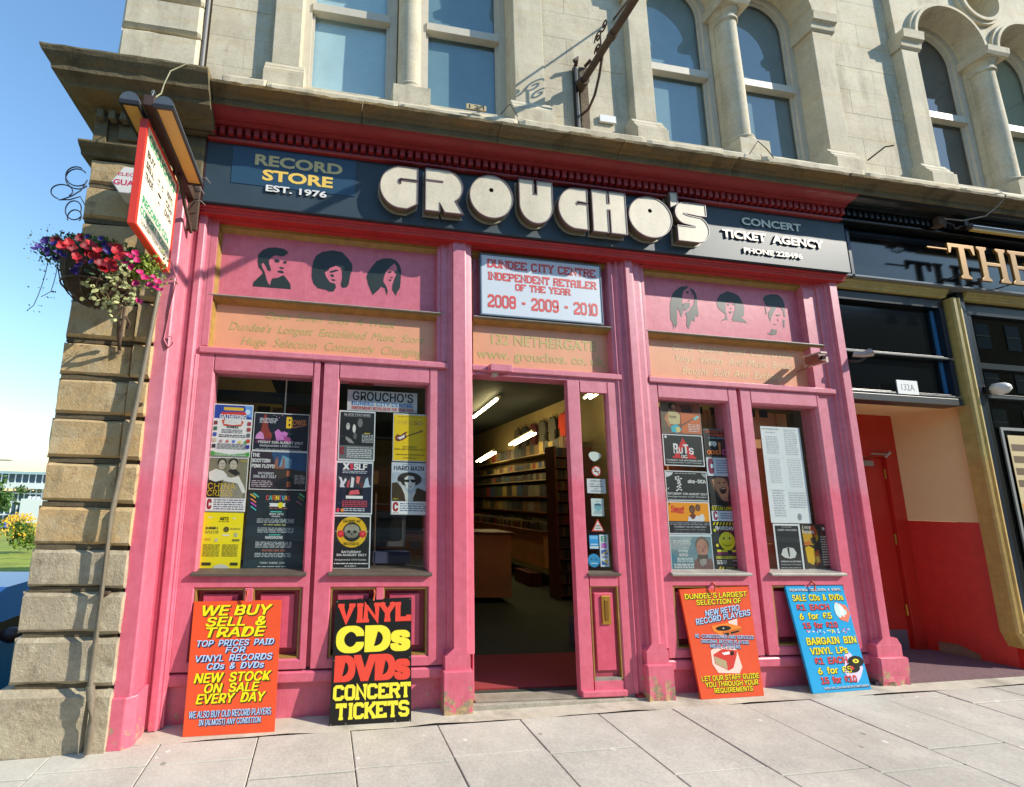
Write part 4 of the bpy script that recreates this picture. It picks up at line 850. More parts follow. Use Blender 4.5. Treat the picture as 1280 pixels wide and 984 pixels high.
for z0, z1, zb in ((1.56, 2.08, 1.515), (1.16, 1.515, 1.115)):
    wn = MB().mat(M_black_paint).box(4.99, 6.3, .07, .16, zb, z0-.001).build('window', pub, bevel=.003)
    B('frame', wn, M_navy, 6.24, 6.299, .06, .16, z0, z1); B('frame', wn, M_black_paint, 4.94, 5.0, .06, .16, z0, z1)
    B('pane', wn, P('black_glass', (12, 15, 17), .1, spec=.3), 5.001, 6.239, .12, .13, z0, z1)
    B('glazing_bar', wn, P('pub_grey_gloss', (120, 122, 120), .2), 4.95, 6.298, .058, .07, zb+.012, zb+.028, bevel=.002)
B('blue_strip', pub, P('masking_blue', (52, 110, 158), .5), 6.205, 6.236, .105, .119, 1.16, 2.07)
B('door_head', pub, P('pub_grey_frame', (44, 48, 50), .4), 4.95, 6.3, .05, .2, 1.045, 1.114, bevel=.004)
# right hand window of the pub
wn = MB().mat(M_black_paint).box(6.53, 6.60, .04, .2, -1.2, 2.05).box(6.60, 9.6, .05, .2, 1.14, 1.19).build('window', pub, bevel=.004)
B('pane', wn, M_glass_pub, 6.6, 9.6, .11, .114, -1.1, 2.05); B('rail', wn, M_black_paint, 6.6, 9.6, .06, .2, 1.46, 1.52); B('rail', wn, P('pub_grey_frame', (60, 66, 70)), 6.6, 9.6, .035, .05, 1.145, 1.17)
B('inner_frame', wn, P('pub_silver', (140, 142, 138), .4), 6.78, 6.81, .09, .1, -1.0, .86); B('inner_frame', wn, P('pub_silver', (140, 142, 138), .4), 6.811, 9.6, .09, .1, .83, .86)
B('stall_riser', wn, M_black_paint, 6.53, 9.6, .06, .2, -1.2, -1.1); B('back_board', wn, M_black, 6.6, 9.6, .4, .42, -1.2, 2.2)
pp = tag(MB().mat(P('poster_cream', (206, 186, 140), .5)).box(6.84, 7.3, .085, .088, -.6, .78).build('poster'), 'tall cream and yellow poster in the dark pub window at the right edge', 'poster')
m = MB(); PP = Plane((0, .0845, 0), (1,0,0), (0,0,1), (0,-1,0))
m.mat(P('poster_brown', (104, 84, 60), .5)); 
for z in (.62, .5, .38, .26): rect(m, PP, 0, 6.86, z, 7.28, z+.07)
m.mat(P('poster_amber', (226, 160, 30), .5)); rect(m, PP, .0003, 6.85, -.1, 7.28, .1); m.mat(M_white); rect(m, PP, .0003, 6.85, -.5, 7.28, -.15); m.build('picture', pp)
# gilt letters THE
def gilt(prof, x0):
    l = MB().mat(M_goldmetal).poly([(x0+a, 2.30+b) for a, b in prof], y0=-.15, y1=-.13, back=True).build('letter', pub, bevel=.003)
    B('letter_stay', l, M_darkmetal, x0+.13, x0+.14, -.13, .02, 2.35, 2.36)
    return l
gilt([(.10,0),(.24,0),(.24,.02),(.205,.045),(.205,.335),(.28,.335),(.305,.27),(.33,.27),(.33,.375),(0,.375),(0,.27),(.025,.27),(.05,.335),(.13,.335),(.13,.045),(.10,.02)], 6.115)
Hp = [(0,0),(.13,0),(.13,.02),(.10,.045),(.10,.175),(.27,.175),(.27,.045),(.24,.02),(.24,0),(.37,0),(.37,.02),(.345,.045),(.345,.33),(.37,.355),(.37,.375),(.24,.375),(.24,.355),(.27,.33),(.27,.21),(.10,.21),(.10,.33),(.13,.355),(.13,.375),(0,.375),(0,.355),(.03,.33),(.03,.045),(0,.02)]
gilt(Hp, 6.475)
gilt([(0,0),(.30,0),(.31,.10),(.285,.10),(.26,.04),(.10,.04),(.10,.175),(.2,.175),(.2,.13),(.225,.13),(.225,.26),(.2,.26),(.2,.21),(.10,.21),(.10,.335),(.25,.335),(.275,.28),(.30,.28),(.29,.375),(0,.375),(0,.355),(.03,.33),(.03,.045),(0,.02)], 6.875)
B('reflection_bar', pub, M_goldmetal, 5.86, 6.10, -.15, -.135, 2.60, 2.612)  # strip light's gold reflection, added as a thin solid bar
# strip light over the letters with its cable
sg = root('strip_light', 'long chrome strip light over the gilt pub letters', 'light', (6.8, -.2, 2.85))
MB().mat(P('chrome', (190, 190, 190), .15, metal=.9)).tube([(6.36, -.19, 2.855), (9.4, -.19, 2.855)], .028, 14).build('tube_housing', sg)
B('diffuser', sg, P('amber_diffuser', (226, 186, 96), .4), 6.38, 9.4, -.205, -.175, 2.815, 2.829)
MB().mat(M_black).tube([(6.30, -.19, 2.855), (6.36, -.19, 2.855)], .034, 14).box(6.26, 6.31, -.22, -.1, 2.84, 2.9).build('end_cap', sg)
MB().mat(M_iron).box(5.98, 6.08, -.2, -.12, 2.83, 2.93).build('junction_box', sg, bevel=.01)
t = [(6.05, -.2, 2.9), (6.2, -.24, 2.87), (6.38, -.30, 2.90), (6.46, -.36, 2.99), (6.49, -.40, 3.07), (6.46, -.39, 3.10), (6.40, -.3, 3.12)]
MB().mat(M_sill_l).tube(t, .006, 6).build('cable', sg)
MB().mat(M_black).tube([(6.06, -.18, 2.88), (6.1, -.22, 2.83), (6.16, -.2, 2.80), (6.24, -.2, 2.84), (6.3, -.2, 2.855)], .008, 6).build('lead', sg)
# recess
m = MB().mat(M_concrete); m.quad((6.27,.67,-.1),(6.452,.05,-.1),(6.452,.05,1.05),(6.27,.67,1.05)); m.build('upper_wall', pub)
m = MB().mat(M_pubred); m.quad((6.27,.67,-1.6),(6.452,.05,-1.6),(6.452,.05,-.101),(6.27,.67,-.101)); m.build('lower_wall', pub)
MB().mat(M_concrete).quad((4.8,.05,1.046),(6.46,.05,1.046),(6.42,.75,1.046),(4.8,.75,1.046)).build('soffit', pub)
M_doorred = P('door_red', (196, 42, 30), .42, .12, 5, .06, 30)
B('door_frame', pub, M_doorred, 6.13, 6.29, .62, .72, -1.56, 1.045, bevel=.004); B('door_frame', pub, M_doorred, 4.9, 6.129, .62, .72, .575, 1.045)
dr = B('door', pub, M_doorred, 5.1, 6.125, .655, .7, -1.43, .57, bevel=.003)
B('kick_plate', dr, P('kick_grey', (120, 104, 108), .5, .2, 10), 5.15, 6.09, .65, .656, -1.42, -1.22)
for z in (.34, -.36, -1.08): MB().mat(M_brass).tube([(6.126, .648, z), (6.126, .648, z+.11)], .011, 8).build('hinge', dr)
MB().mat(P('closer_silver', (170, 160, 150), .35, metal=.5)).box(5.62, 5.93, .6, .655, .47, .53).build('door_closer', dr, bevel=.006)
MB().mat(P('closer_silver', (170, 160, 150), .35, metal=.5)).box(5.90, 6.13, .585, .6, .595, .612).tube([(6.12, .62, .58), (6.12, .57, .63)], .018, 8).build('closer_arm', dr)
m = MB().mat(P('recess_paving', (122, 92, 94), .9, .25, 30, .4, 150)); m.add([(4.7,.0,gz(4.7)+.03),(6.5,.0,gz(6.4)+.03),(6.42,.75,gz(6.4)+.03),(4.7,.75,gz(4.7)+.03),(4.7,-.01,gz(4.7)-.05),(6.5,-.01,gz(6.4)-.05)], [(0,1,2,3),(0,4,5,1)]); m.build('doorstep', pub)
m = MB().mat(stone('broken_plaster', (150, 110, 84), (90, 60, 50), (180, 150, 120))); m.add([(6.300,.55,-1.45),(6.371,.3,-1.45),(6.371,.3,-1.36),(6.336,.42,-1.30),(6.300,.55,-1.31)], [(0,1,2,3,4)]); m.build('plaster_patch', pub)
B('side_wall', pub, M_black_paint, 4.94, 4.945, .2, .75, -1.6, 2.26)
np_ = tag(MB().mat(M_white).box(5.53, 5.775, .05, .057, 1.128, 1.268).build('number_plate'), 'small white number plate reading 132A over the red doorway', 'sign')
m = MB().mat(P('pencil_grey', (120, 124, 130), .6)); text(m, Plane((0, .0495, 0), (1,0,0), (0,0,1), (0,-1,0)), 0, '132A', 5.575, 1.165, 5.73, 1.23, .0); m.build('lettering', np_)
# small fittings
fl = root('security_light', 'small silver security floodlight beside the black pub window', 'light', (5.05, .0, 1.44))
MB().mat(P('lamp_silver', (170, 160, 150), .35, metal=.4)).tube([(4.99, .0, 1.47), (5.03, -.05, 1.455), (5.08, -.08, 1.47)], [.025, .03, .042], 12).build('lamp_head', fl)
MB().mat(M_darkmetal).tube([(5.0, .06, 1.42), (5.02, -.02, 1.40), (5.05, -.05, 1.43)], .015, 8).build('bracket', fl)
gl = root('bulkhead_lamp', 'round white bulkhead lamp on the black pub window rail', 'light', (6.66, .0, 1.24))
MB().mat(P('globe', (214, 212, 204), .3)).lathe(6.64, -.03, [(.0, 1.16), (.05, 1.175), (.075, 1.215), (.07, 1.25), (.045, 1.275), (0, 1.28)], 16).build('globe', gl); B('fitting', gl, M_darkmetal, 6.58, 6.7, -.02, .05, 1.2, 1.26)
sc_ = root('security_camera', 'rust-brown security camera box on the peach sign panel', 'camera', (4.62, 0, 1.38))
MB().mat(P('rust_box', (140, 78, 62), .6, .3, 20)).box(4.455, 4.545, -.10, .02, 1.335, 1.41).build('housing', sc_, bevel=.01)
MB().mat(P('pinkish_white', (210, 180, 166), .6, .3, 20)).box(4.48, 4.555, -.105, .05, 1.41, 1.432).box(4.546, 4.58, -.09, .10, 1.335, 1.39).build('mount', sc_, bevel=.006)
MB().mat(M_black).tube([(4.49, -.101, 1.372), (4.488, -.125, 1.367)], .018, 10).build('lens', sc_)
MB().mat(P('rust_box', (140, 78, 62))).tube([(4.50, .0, 1.34), (4.49, .04, 1.31), (4.46, .10, 1.29)], .006, 6).build('wire', sc_)

CUR[0] = INTER
# ================================================================== leaning boards
def leanboard(name, lab, bl, br, tl, tr, col, yb, yt, grp='sale boards leaning on the shop front'):
    BL, BR, TL, TR = [Vector(q) for q in (bl, br, tl, tr)]
    u = (BR-BL).normalized(); v = (TL-BL); v = (v-u*v.dot(u)).normalized(); n = u.cross(v)   # out of the face: towards -y
    W = ((BR-BL).length+(TR-TL).length)/2; H = ((TL-BL).length+(TR-BR).length)/2
    def wp(a, b):                                            # slight skew of the real board
        return BL*(1-a)*(1-b)+BR*a*(1-b)+TL*(1-a)*b+TR*a*b
    if n.y > 0: n = -n
    o = MB().mat(col); c = [wp(0,0), wp(1,0), wp(1,1), wp(0,1)]; k = [q-n*.016 for q in c]
    o.add(c+k, [(4,7,6,5),(0,4,5,1),(1,5,6,2),(2,6,7,3),(3,7,4,0)])
    g = 12; o.add([wp(i/g, j/g) for j in range(g+1) for i in range(g+1)], [(j*(g+1)+i, j*(g+1)+i+1, (j+1)*(g+1)+i+1, (j+1)*(g+1)+i) for j in range(g) for i in range(g)])
    ob = o.build(name)
    tag(ob, lab, 'sign', grp)
    class Q:
        asp = H/W
        def p(s, a, b, h): return wp(a, b)+n*(h+.0010)
    return ob, Q()
M_or = P('board_orange', (226, 84, 44), .38, .05, 8); M_ye = P('print_yellow', (240, 222, 20), .45); M_bl2 = P('print_pale_blue', (178, 208, 240), .45); M_nb = P('print_navy', (30, 40, 78), .45)
M_ye2 = P('print_lemon', (238, 222, 60), .45); M_rd = P('print_coral', (226, 70, 52), .45); M_blk = P('board_black', (22, 22, 20), .4, .2, 8); M_cy = P('board_cyan', (24, 160, 214), .38, .04, 8)
M_olv = P('print_shadow', (66, 56, 20), .45)
def shad(mb, pl, mats, txt, x0, y0, x1, y1, bold, shear=.0, rise=0, dx=.012, dy=-.007, **k):
    mb.mat(mats[1]); text(mb, pl, .0004, txt, x0+dx, y0+dy, x1+dx, y1+dy, bold+.028, shear, rise)
    mb.mat(mats[0]); text(mb, pl, .0012, txt, x0, y0, x1, y1, bold, shear, rise)
YS, BS, RS = (M_ye, M_olv), (M_bl2, M_nb), (M_rd, M_nb)
ob, Q = leanboard('sale_board', 'orange WE BUY SELL & TRADE board, leftmost of the leaning boards', (-.825,-.084,-1.562), (-.241,-.091,-1.552), (-.862,.052,-.754), (-.256,.052,-.747), M_or, 0, 0)
m = MB(); S2 = .2
for t_, x0, x1, y0, y1, mt, b in (('WE BUY', .10, .90, .885, .965, YS, .05), ('SELL  &', .15, .83, .80, .872, YS, .05), ('TRADE', .16, .84, .715, .79, YS, .05),
        ('TOP  PRICES  PAID', .07, .94, .645, .693, BS, .03), ('FOR', .39, .62, .592, .636, BS, .03), ('VINYL  RECORDS', .07, .93, .530, .580, BS, .03), ('CDs  &  DVDs', .20, .84, .470, .518, BS, .03),
        ('NEW  STOCK', .07, .93, .375, .445, YS, .045), ('ON  SALE', .19, .80, .300, .366, YS, .045), ('EVERY  DAY', .11, .88, .225, .292, YS, .045)):
    shad(m, Q, mt, t_, x0, y0, x1, y1, b, S2)
for t_, x0, x1, y0, y1 in (('WE ALSO BUY OLD RECORD PLAYERS', .05, .95, .125, .175), ('IN (ALMOST) ANY CONDITION', .16, .84, .065, .115)): shad(m, Q, BS, t_, x0, y0, x1, y1, .02, .08, dx=.006, dy=-.005)
m.build('lettering', ob)
ob, Q = leanboard('sale_board', 'black VINYL CDs DVDs CONCERT TICKETS board with slab letters', (.119,-.066,-1.546), (.691,-.075,-1.536), (.138,.052,-.750), (.707,.052,-.737), M_blk, 0, 0)
m = MB(); m.mat(M_rd); slab(m, Q, .0004, 'VINYL', .04, .80, .975, .965, 1.9); m.mat(M_ye2)
text(m, Q, .0004, 'CDs', .03, .565, .985, .765, .09); m.mat(M_rd); text(m, Q, .0004, 'DVDs', .03, .335, .985, .525, .09)
m.mat(M_ye2); slab(m, Q, .0004, 'CONCERT', .03, .185, .985, .305, 1.7); slab(m, Q, .0004, 'TICKETS', .07, .04, .965, .165, 1.7)
m.mat(M_sill_l)
for a, b in ((.02,.01),(.98,.01),(.02,.5),(.98,.5),(.02,.985),(.98,.985),(.2,.012),(.8,.012)): ell(m, Q, .0012, a, b, .006, .005, 8)
m.build('lettering', ob)
ob, Q = leanboard('sale_board', "orange DUNDEE'S LARGEST SELECTION board with two pictured record players", (3.008,-.042,-1.492), (3.566,-.046,-1.482), (2.975,.052,-.690), (3.628,.052,-.668), M_or, 0, 0)
m = MB()
for t_, x0, x1, y0, y1 in (("DUNDEE'S LARGEST", .05, .96, .905, .955), ('SELECTION OF', .20, .86, .845, .893)): shad(m, Q, YS, t_, x0, y0, x1, y1, .03, .05, dx=.01)
for t_, x0, x1, y0, y1 in (('NEW RETRO', .30, .82, .735, .79), ('RECORD PLAYERS', .14, .97, .66, .715)): shad(m, Q, BS, t_, x0, y0, x1, y1, .03, .05, rise=.08, dx=.01)
for t_, x0, x1, y0, y1 in (('RE-CONDITIONED AND SERVICED', .09, .97, .545, .58), ('ORIGINAL RECORD PLAYERS', .16, .88, .495, .53), ('AND HI-FI SYSTEMS', .28, .74, .447, .482)): shad(m, Q, BS, t_, x0, y0, x1, y1, .02, .05, rise=-.05, dx=.006)
for t_, x0, x1, y0, y1 in (('LET OUR STAFF GUIDE', .06, .96, .155, .20), ('YOU THROUGH YOUR', .10, .93, .10, .145), ('REQUIREMENTS', .22, .83, .045, .09)): shad(m, Q, YS, t_, x0, y0, x1, y1, .03, .05, dx=.009)
m.build('lettering', ob)
m = MB(); m.mat(P('print_glow', (250, 206, 190), .5)); shape(m, Q, .0003, [(.62,.60),(.74,.60),(.76,.70),(.62,.68)]); shape(m, Q, .0003, [(.28,.42),(.36,.45),(.66,.45),(.68,.40),(.72,.26),(.66,.205),(.34,.22),(.27,.30)])
m.mat(P('player_orange', (236, 130, 34), .5)); shape(m, Q, .0006, [(.36,.645),(.60,.665),(.80,.625),(.80,.575),(.50,.535),(.37,.60)])
m.mat(P('player_side', (196, 100, 30), .5)); shape(m, Q, .0008, [(.50,.585),(.80,.612),(.80,.575),(.50,.535)]); m.mat(M_blk); ell(m, Q, .001, .53, .617, .115, .024, 22); shape(m, Q, .001, [(.53,.57),(.60,.576),(.60,.552),(.53,.545)]); shape(m, Q, .001, [(.63,.578),(.76,.592),(.76,.578),(.63,.56)])
m.mat(M_white); ell(m, Q, .0012, .53, .617, .012, .006, 8)
m.mat(P('player_red', (206, 52, 40), .5)); shape(m, Q, .0006, [(.31,.385),(.46,.43),(.68,.41),(.66,.36),(.58,.255),(.50,.235),(.31,.30)])
m.mat(P('player_sand', (176, 160, 120), .5)); shape(m, Q, .0008, [(.315,.37),(.49,.32),(.49,.245),(.32,.30)]); m.mat(M_white); shape(m, Q, .0009, [(.44,.395),(.56,.405),(.56,.38),(.47,.375)]); m.mat(M_blk); shape(m, Q, .001, [(.57,.40),(.62,.41),(.63,.375),(.57,.365)])
m.build('picture', ob)
ob, Q = leanboard('sale_board', 'bright blue PICK\'N\'MIX sale board with pictured records, rightmost of the leaning boards', (3.996,-.068,-1.474), (4.574,-.057,-1.464), (3.995,.052,-.668), (4.575,.052,-.664), M_cy, 0, 0)
m = MB(); WS = (M_white, M_nb)
for t_, x0, x1, y0, y1, mt, b in (("PICK'N'MIX  CDs, DVDs  &  VINYL", .05, .95, .945, .975, WS, .03), ('SALE  CDs  &  DVDs', .06, .95, .855, .915, YS, .03), ('£1  EACH', .09, .66, .765, .82, RS, .04), ('6  for  £5', .10, .66, .675, .735, YS, .04), ('15  for  £10', .12, .72, .59, .645, RS, .04),
        ('BARGAIN  BIN', .11, .97, .435, .50, YS, .04), ('VINYL  LPs', .13, .77, .345, .405, YS, .04), ('£1  EACH', .16, .72, .255, .315, RS, .04), ('6  for  £5', .17, .75, .165, .225, YS, .04), ('15  for  £10', .18, .79, .08, .14, RS, .04), ('CHOOSE VINYL, CDs & DVDs FOR THE ULTIMATE BARGAIN', .20, .97, .025, .048, WS, .02)):
    shad(m, Q, mt, t_, x0, y0, x1, y1, b, .03, dx=.008)
m.build('lettering', ob)
m = MB(); rr = random.Random(3)
m.mat(P('print_lilac', (222, 206, 232), .5)); shape(m, Q, .0003, [(.70,.33),(.78,.36),(.90,.26),(.96,.20),(.88,.12),(.80,.07),(.68,.10),(.62,.17)]); 
m.mat(M_blk); ell(m, Q, .0016, .86, .262, .135, .052, 26); ell(m, Q, .0014, .78, .205, .12, .045, 26); m.mat(M_ye2); ell(m, Q, .0018, .86, .266, .055, .02, 18); m.mat(M_blk); ell(m, Q, .002, .86, .266, .022, .008, 12); m.mat(M_rd); shape(m, Q, .0019, [(.73,.215),(.77,.225),(.80,.195),(.76,.19)])
m.mat(P('print_coral2', (226, 120, 90), .5)); shape(m, Q, .0005, [(.78,.835),(.96,.80),(1.0,.72),(.92,.635),(.80,.66),(.74,.72)]); m.mat(P('print_mint', (196, 226, 222), .5)); ell(m, Q, .0008, .80, .755, .06, .075, 16); ell(m, Q, .0009, .90, .735, .04, .03, 12); m.mat(M_white); shape(m, Q, .001, [(.84,.82),(.90,.78),(.88,.68),(.82,.72)])
for i in range(26):
    m.mat([M_white, M_ye2, P('print_pink', (226, 110, 160), .5), P('print_violet', (96, 80, 190), .5), P('print_mint', (196, 226, 222), .5)][i % 5]); a = .16+rr.random()*.76; b = .535+rr.random()*.035
    d = .018; th = rr.random()*3; shape(m, Q, .0005+.00005*i, [(a+d*math.cos(th+q), b+d*.7*math.sin(th+q)) for q in (0, .9, 3.1, 4.0)])
m.build('picture', ob)
for x, z, yy in ((-.5, -.70, .03), (.42, -.70, .03), (3.285, -.655, .03), (4.26, -.645, .03)):
    t = tag(MB().mat(P('hook_orange', (206, 90, 50), .5)).tube([(x, .05, z+.02), (x, .025, z), (x-.003, .028, z-.05)], .007, 6).build('hook'), {-.5: 'small orange hook holding the WE BUY board', .42: 'small orange hook holding the black VINYL board', 3.285: "small hook holding the DUNDEE'S LARGEST SELECTION board", 4.26: 'small hook holding the blue bargain board'}[x], 'hook', 'hooks holding the boards')
CUR[0] = None
# ================================================================== hanging sign with its two lamps
hs = root('hanging_sign', 'red-edged cream hanging sign with green lettering, under two trough lamps by the stone pier', 'sign', (-1.12, -.3, 1.85))
M_sr = P('sign_red', (226, 62, 40), .4, .06, 10); M_sc = P('sign_cream', (236, 230, 206), .45, .04, 6); M_sg = P('sign_green', (40, 160, 112), .45); M_sk = P('sign_ink', (40, 36, 30), .5)
ZT = lambda y: 2.19; sy0, sy1, sz0, sz1 = -.925, -.355, 1.505, 2.185
MB().mat(M_sr).box(-1.165, -1.12, sy0, sy0+.022, sz0, sz1).build('frame', hs, bevel=.003)
MB().mat(M_sr).box(-1.165, -1.12, sy1-.018, sy1, sz0, sz1).build('frame', hs, bevel=.003)
MB().mat(M_sr).box(-1.165, -1.12, sy0+.0225, sy1-.0185, sz1-.018, sz1-.0005).build('frame', hs, bevel=.003)
MB().mat(M_sr).box(-1.165, -1.12, sy0+.0225, sy1-.0185, sz0+.0005, sz0+.018).build('frame', hs, bevel=.003)
B('face', hs, M_sc, -1.158, -1.127, sy0+.0228, sy1-.0188, sz0+.0185, sz1-.0185)
HP = Plane((-1.1262, sy0+.024, sz0+.02), (0, sy1-sy0-.044, 0), (0, 0, sz1-sz0-.04), (1, 0, 0))
m = MB(); m.mat(M_sg); text(m, HP, 0, "GROUCHO'S", .06, .86, .94, .97, .04); text(m, HP, 0, 'RECORDS CDs', .08, .25, .92, .33, .04); text(m, HP, 0, 'CONCERT TICKETS', .06, .14, .94, .22, .04)
m.mat(M_sk)
for i, t_ in enumerate(('BUY', 'SELL', 'TRADE')): text(m, HP, 0, t_, .07, .72-.11*i, .30, .79-.11*i, .03)
for i, t_ in enumerate(('VINYL', 'CDs', 'DVDs')): text(m, HP, 0, t_, .70, .70-.11*i, .93, .77-.11*i, .03)
text(m, HP, 0, 'CONCERT TICKET AGENCY', .10, .06, .90, .10, .01); m.build('lettering', hs)
m = MB().mat(P('oval_lilac', (214, 210, 226), .5)); ell(m, HP, .0003, .5, .60, .16, .22, 26); m.mat(M_sc); ell(m, HP, .0006, .5, .60, .15, .208, 26); m.mat(M_sk)
for a, b, c_, d in ((.44,.70,.03,.012),(.56,.70,.03,.012),(.44,.66,.018,.01),(.56,.66,.018,.01),(.5,.57,.06,.018),(.5,.49,.03,.012)): ell(m, HP, .0009, a, b, c_, d, 10)
m.build('face_drawing', hs)
M_lamp = P('lamp_body', (84, 92, 100), .5, .15, 10); M_dif = P('lamp_diffuser', (214, 166, 78), .4, .12, 4)
MB().mat(P('brown_box', (76, 56, 44), .5, .2, 12)).box(-1.145, -1.085, -.96, -.10, 2.245, 2.315).build('arm', hs, bevel=.003)
MB().mat(M_iron).box(-1.18, -1.05, -.115, -.085, 2.0, 2.4).build('wall_plate', hs, bevel=.004)
MB().mat(M_iron).tube([(-1.09, -.10, 1.98), (-1.10, -.26, 2.10), (-1.11, -.40, 2.24)], .014, 6).build('strut', hs)
for x0, x1 in ((-1.075, -.965), (-1.262, -1.155)):
    pr = [(x0, 2.235), (x1, 2.235)]+[((x0+x1)/2+(x1-x0)/2*math.cos(a), 2.24+.055*math.sin(a)) for a in [math.pi*k/8 for k in range(0, 9)]]
    t = MB().mat(M_lamp); n = len(pr)
    pr2 = pr[2:]; n = len(pr2)
    t.add([(x, -.985, z) for x, z in pr2]+[(x, -.33, z) for x, z in pr2], [(i, i+1, n+i+1, n+i) for i in range(n-1)]+[tuple(range(n)), tuple(range(n, 2*n))])
    lm = t.build('trough_lamp', hs)
    MB().mat(M_darkmetal).box(x0, x1, -.985, -.97, 2.215, 2.24).box(x0, x1, -.345, -.33, 2.215, 2.24).box(x0, x0+.012, -.969, -.346, 2.215, 2.24).box(x1-.012, x1, -.969, -.346, 2.215, 2.24).build('rim', lm)
    B('diffuser', lm, M_dif, x0+.0125, x1-.0125, -.9685, -.3465, 2.222, 2.228)
MB().mat(P('eye_steel', (120, 122, 124), .4, metal=.6)).tube([(-1.115, -.93, 2.315), (-1.115, -.93, 2.36), (-1.115, -.915, 2.385), (-1.115, -.895, 2.37), (-1.115, -.90, 2.33)], .008, 8).build('eye_bolt', hs)
for y in (-.88, -.42): MB().mat(M_iron).tube([(-1.14, y, 2.25), (-1.14, y, 2.185)], .01, 6).build('hanger', hs)
MB().mat(P('bare_wire', (150, 146, 110), .5)).tube([(-1.115, -.915, 2.33), (-1.20, -.62, 2.66), (-1.24, -.5, 2.86), (-1.22, -.47, 3.0), (-1.12, -.46, 3.09), (-1.02, -.40, 3.12), (-.99, -.2, 3.16)], .005, 6).build('wire', hs)
w2 = tag(MB().mat(M_pink).tube([(-1.16, -.35, 1.66), (-1.14, -.28, 1.62), (-1.12, -.2, 1.54), (-1.155, -.19, 1.3), (-1.165, -.19, 1.08), (-1.13, -.195, 1.02), (-1.105, -.2, 1.05), (-1.115, -.2, 1.11), (-1.14, -.2, 1.10)], .0055, 6).build('cable'), 'thin pink painted cable curling down the jamb below the hanging sign', 'cable')
for i, (a, b, c_, d) in enumerate(((-1.09, -.09, 2.36, .07), (-1.07, -.10, 2.24, .05), (-1.05, -.10, 2.44, .06))):
    t = MB().mat(M_sill_l).tube([(a, b-.02, c_), (a+.05, b-.07, c_-.03), (a+.08, b-.05, c_-d)], .004, 5).build('loose_wire', hs)
# alarm box
al = root('alarm_box', 'white six-sided alarm box with pink ELEC GUARD lettering on the stone pier', 'alarm', (-1.42, -.2, 2.22))
pr = [(-1.60,2.20),(-1.53,2.325),(-1.33,2.325),(-1.26,2.20),(-1.32,2.115),(-1.54,2.115)]
MB().mat(P('alarm_white', (226, 222, 214), .4, .04, 10)).poly(pr, (), y0=-.30, y1=-.18).build('cover', al, bevel=.006)
AL = Plane((0, -.3008, 0), (1,0,0), (0,0,1), (0,-1,0)); m = MB().mat(P('alarm_pink', (206, 50, 90), .5)); text(m, AL, 0, 'ELEC', -1.56, 2.25, -1.45, 2.278, .01); text(m, AL, 0, 'GUARD', -1.585, 2.175, -1.36, 2.22, .03); m.build('lettering', al)
# loops of cable at the corner
M_cab = P('cable_blue_black', (30, 36, 52), .5)
cl = root('cable_coil', 'dark looped cables sticking out from the corner of the stone pier', 'cable', (-1.85, -.2, 2.1))
def loop(cx, cz, rx, rz, a0, a1, y): return [(cx+rx*math.cos(math.radians(a0+(a1-a0)*k/20)), y+.0012*k, cz+rz*math.sin(math.radians(a0+(a1-a0)*k/20))) for k in range(21)]
for p_ in (loop(-1.865, 2.235, .075, .075, 40, 330, -.24), loop(-1.86, 2.24, .07, .07, 60, 320, -.26), loop(-1.945, 2.115, .075, .055, -40, 250, -.25), loop(-1.85, 1.98, .055, .07, -20, 330, -.25), loop(-1.845, 1.93, .05, .06, -30, 200, -.24), [(-1.93,-.25,2.045),(-1.87,-.25,2.08),(-1.82,-.24,2.14),(-1.80,-.22,2.24)], [(-1.95,-.25,2.04),(-1.88,-.25,2.05),(-1.82,-.24,2.09),(-1.80,-.2,2.05)]):
    MB().mat(M_cab).tube(p_, .0045, 5).build('cable', cl)
# downpipe
dp = root('downpipe', 'thin grey lead pipe running down the stone pier beside the pink jamb', 'pipe', (-1.33, -.25, -1.5))
MB().mat(M_pipe).tube([(-1.205, -.245, 1.72), (-1.215, -.245, 1.45), (-1.275, -.245, .62), (-1.345, -.245, -.13), (-1.352, -.245, -1.12), (-1.345, -.255, -1.20), (-1.318, -.262, -1.29), (-1.312, -.262, -1.38), (-1.318, -.255, -1.545)], [.017]*5+[.02]*4, 12).build('tube', dp)
MB().mat(M_pipe).tube([(-1.347, -.252, -1.17), (-1.33, -.258, -1.25)], .025, 12).build('joint', dp)
for x, z in ((-1.275, .60), (-1.349, -.64)): MB().mat(M_iron).box(x-.03, x+.03, -.225, -.18, z-.01, z+.01).build('clip', dp, bevel=.003)
# ------------------------------------------------------------------ hanging basket
hb = root('hanging_basket', 'wire flower basket spilling red, purple and magenta petunias on the stone pier', 'flower basket', (-1.5, -.2, 1.25))
M_moss = P('moss_liner', (70, 56, 36), .95, .4, 30, .8, 80)
MB().mat(M_moss).lathe(-1.50, -.49, [(.0, 1.18), (.07, 1.19), (.13, 1.225), (.175, 1.28), (.20, 1.36), (.208, 1.44)], 24).build('liner', hb)
for k in range(12):
    a = 2*math.pi*k/12; MB().mat(M_iron).tube([(-1.50+r*math.cos(a+z*1.2), -.49+r*math.sin(a+z*1.2), z) for r, z in ((.02, 1.168), (.075, 1.18), (.138, 1.216), (.185, 1.275), (.210, 1.36), (.218, 1.445))], .004, 5).build('wire', hb)
for r, z in ((.218, 1.445), (.188, 1.28)): MB().mat(M_iron).tube([(-1.50+r*math.cos(2*math.pi*k/24), -.49+r*math.sin(2*math.pi*k/24), z) for k in range(25)], .006, 6).build('ring', hb)
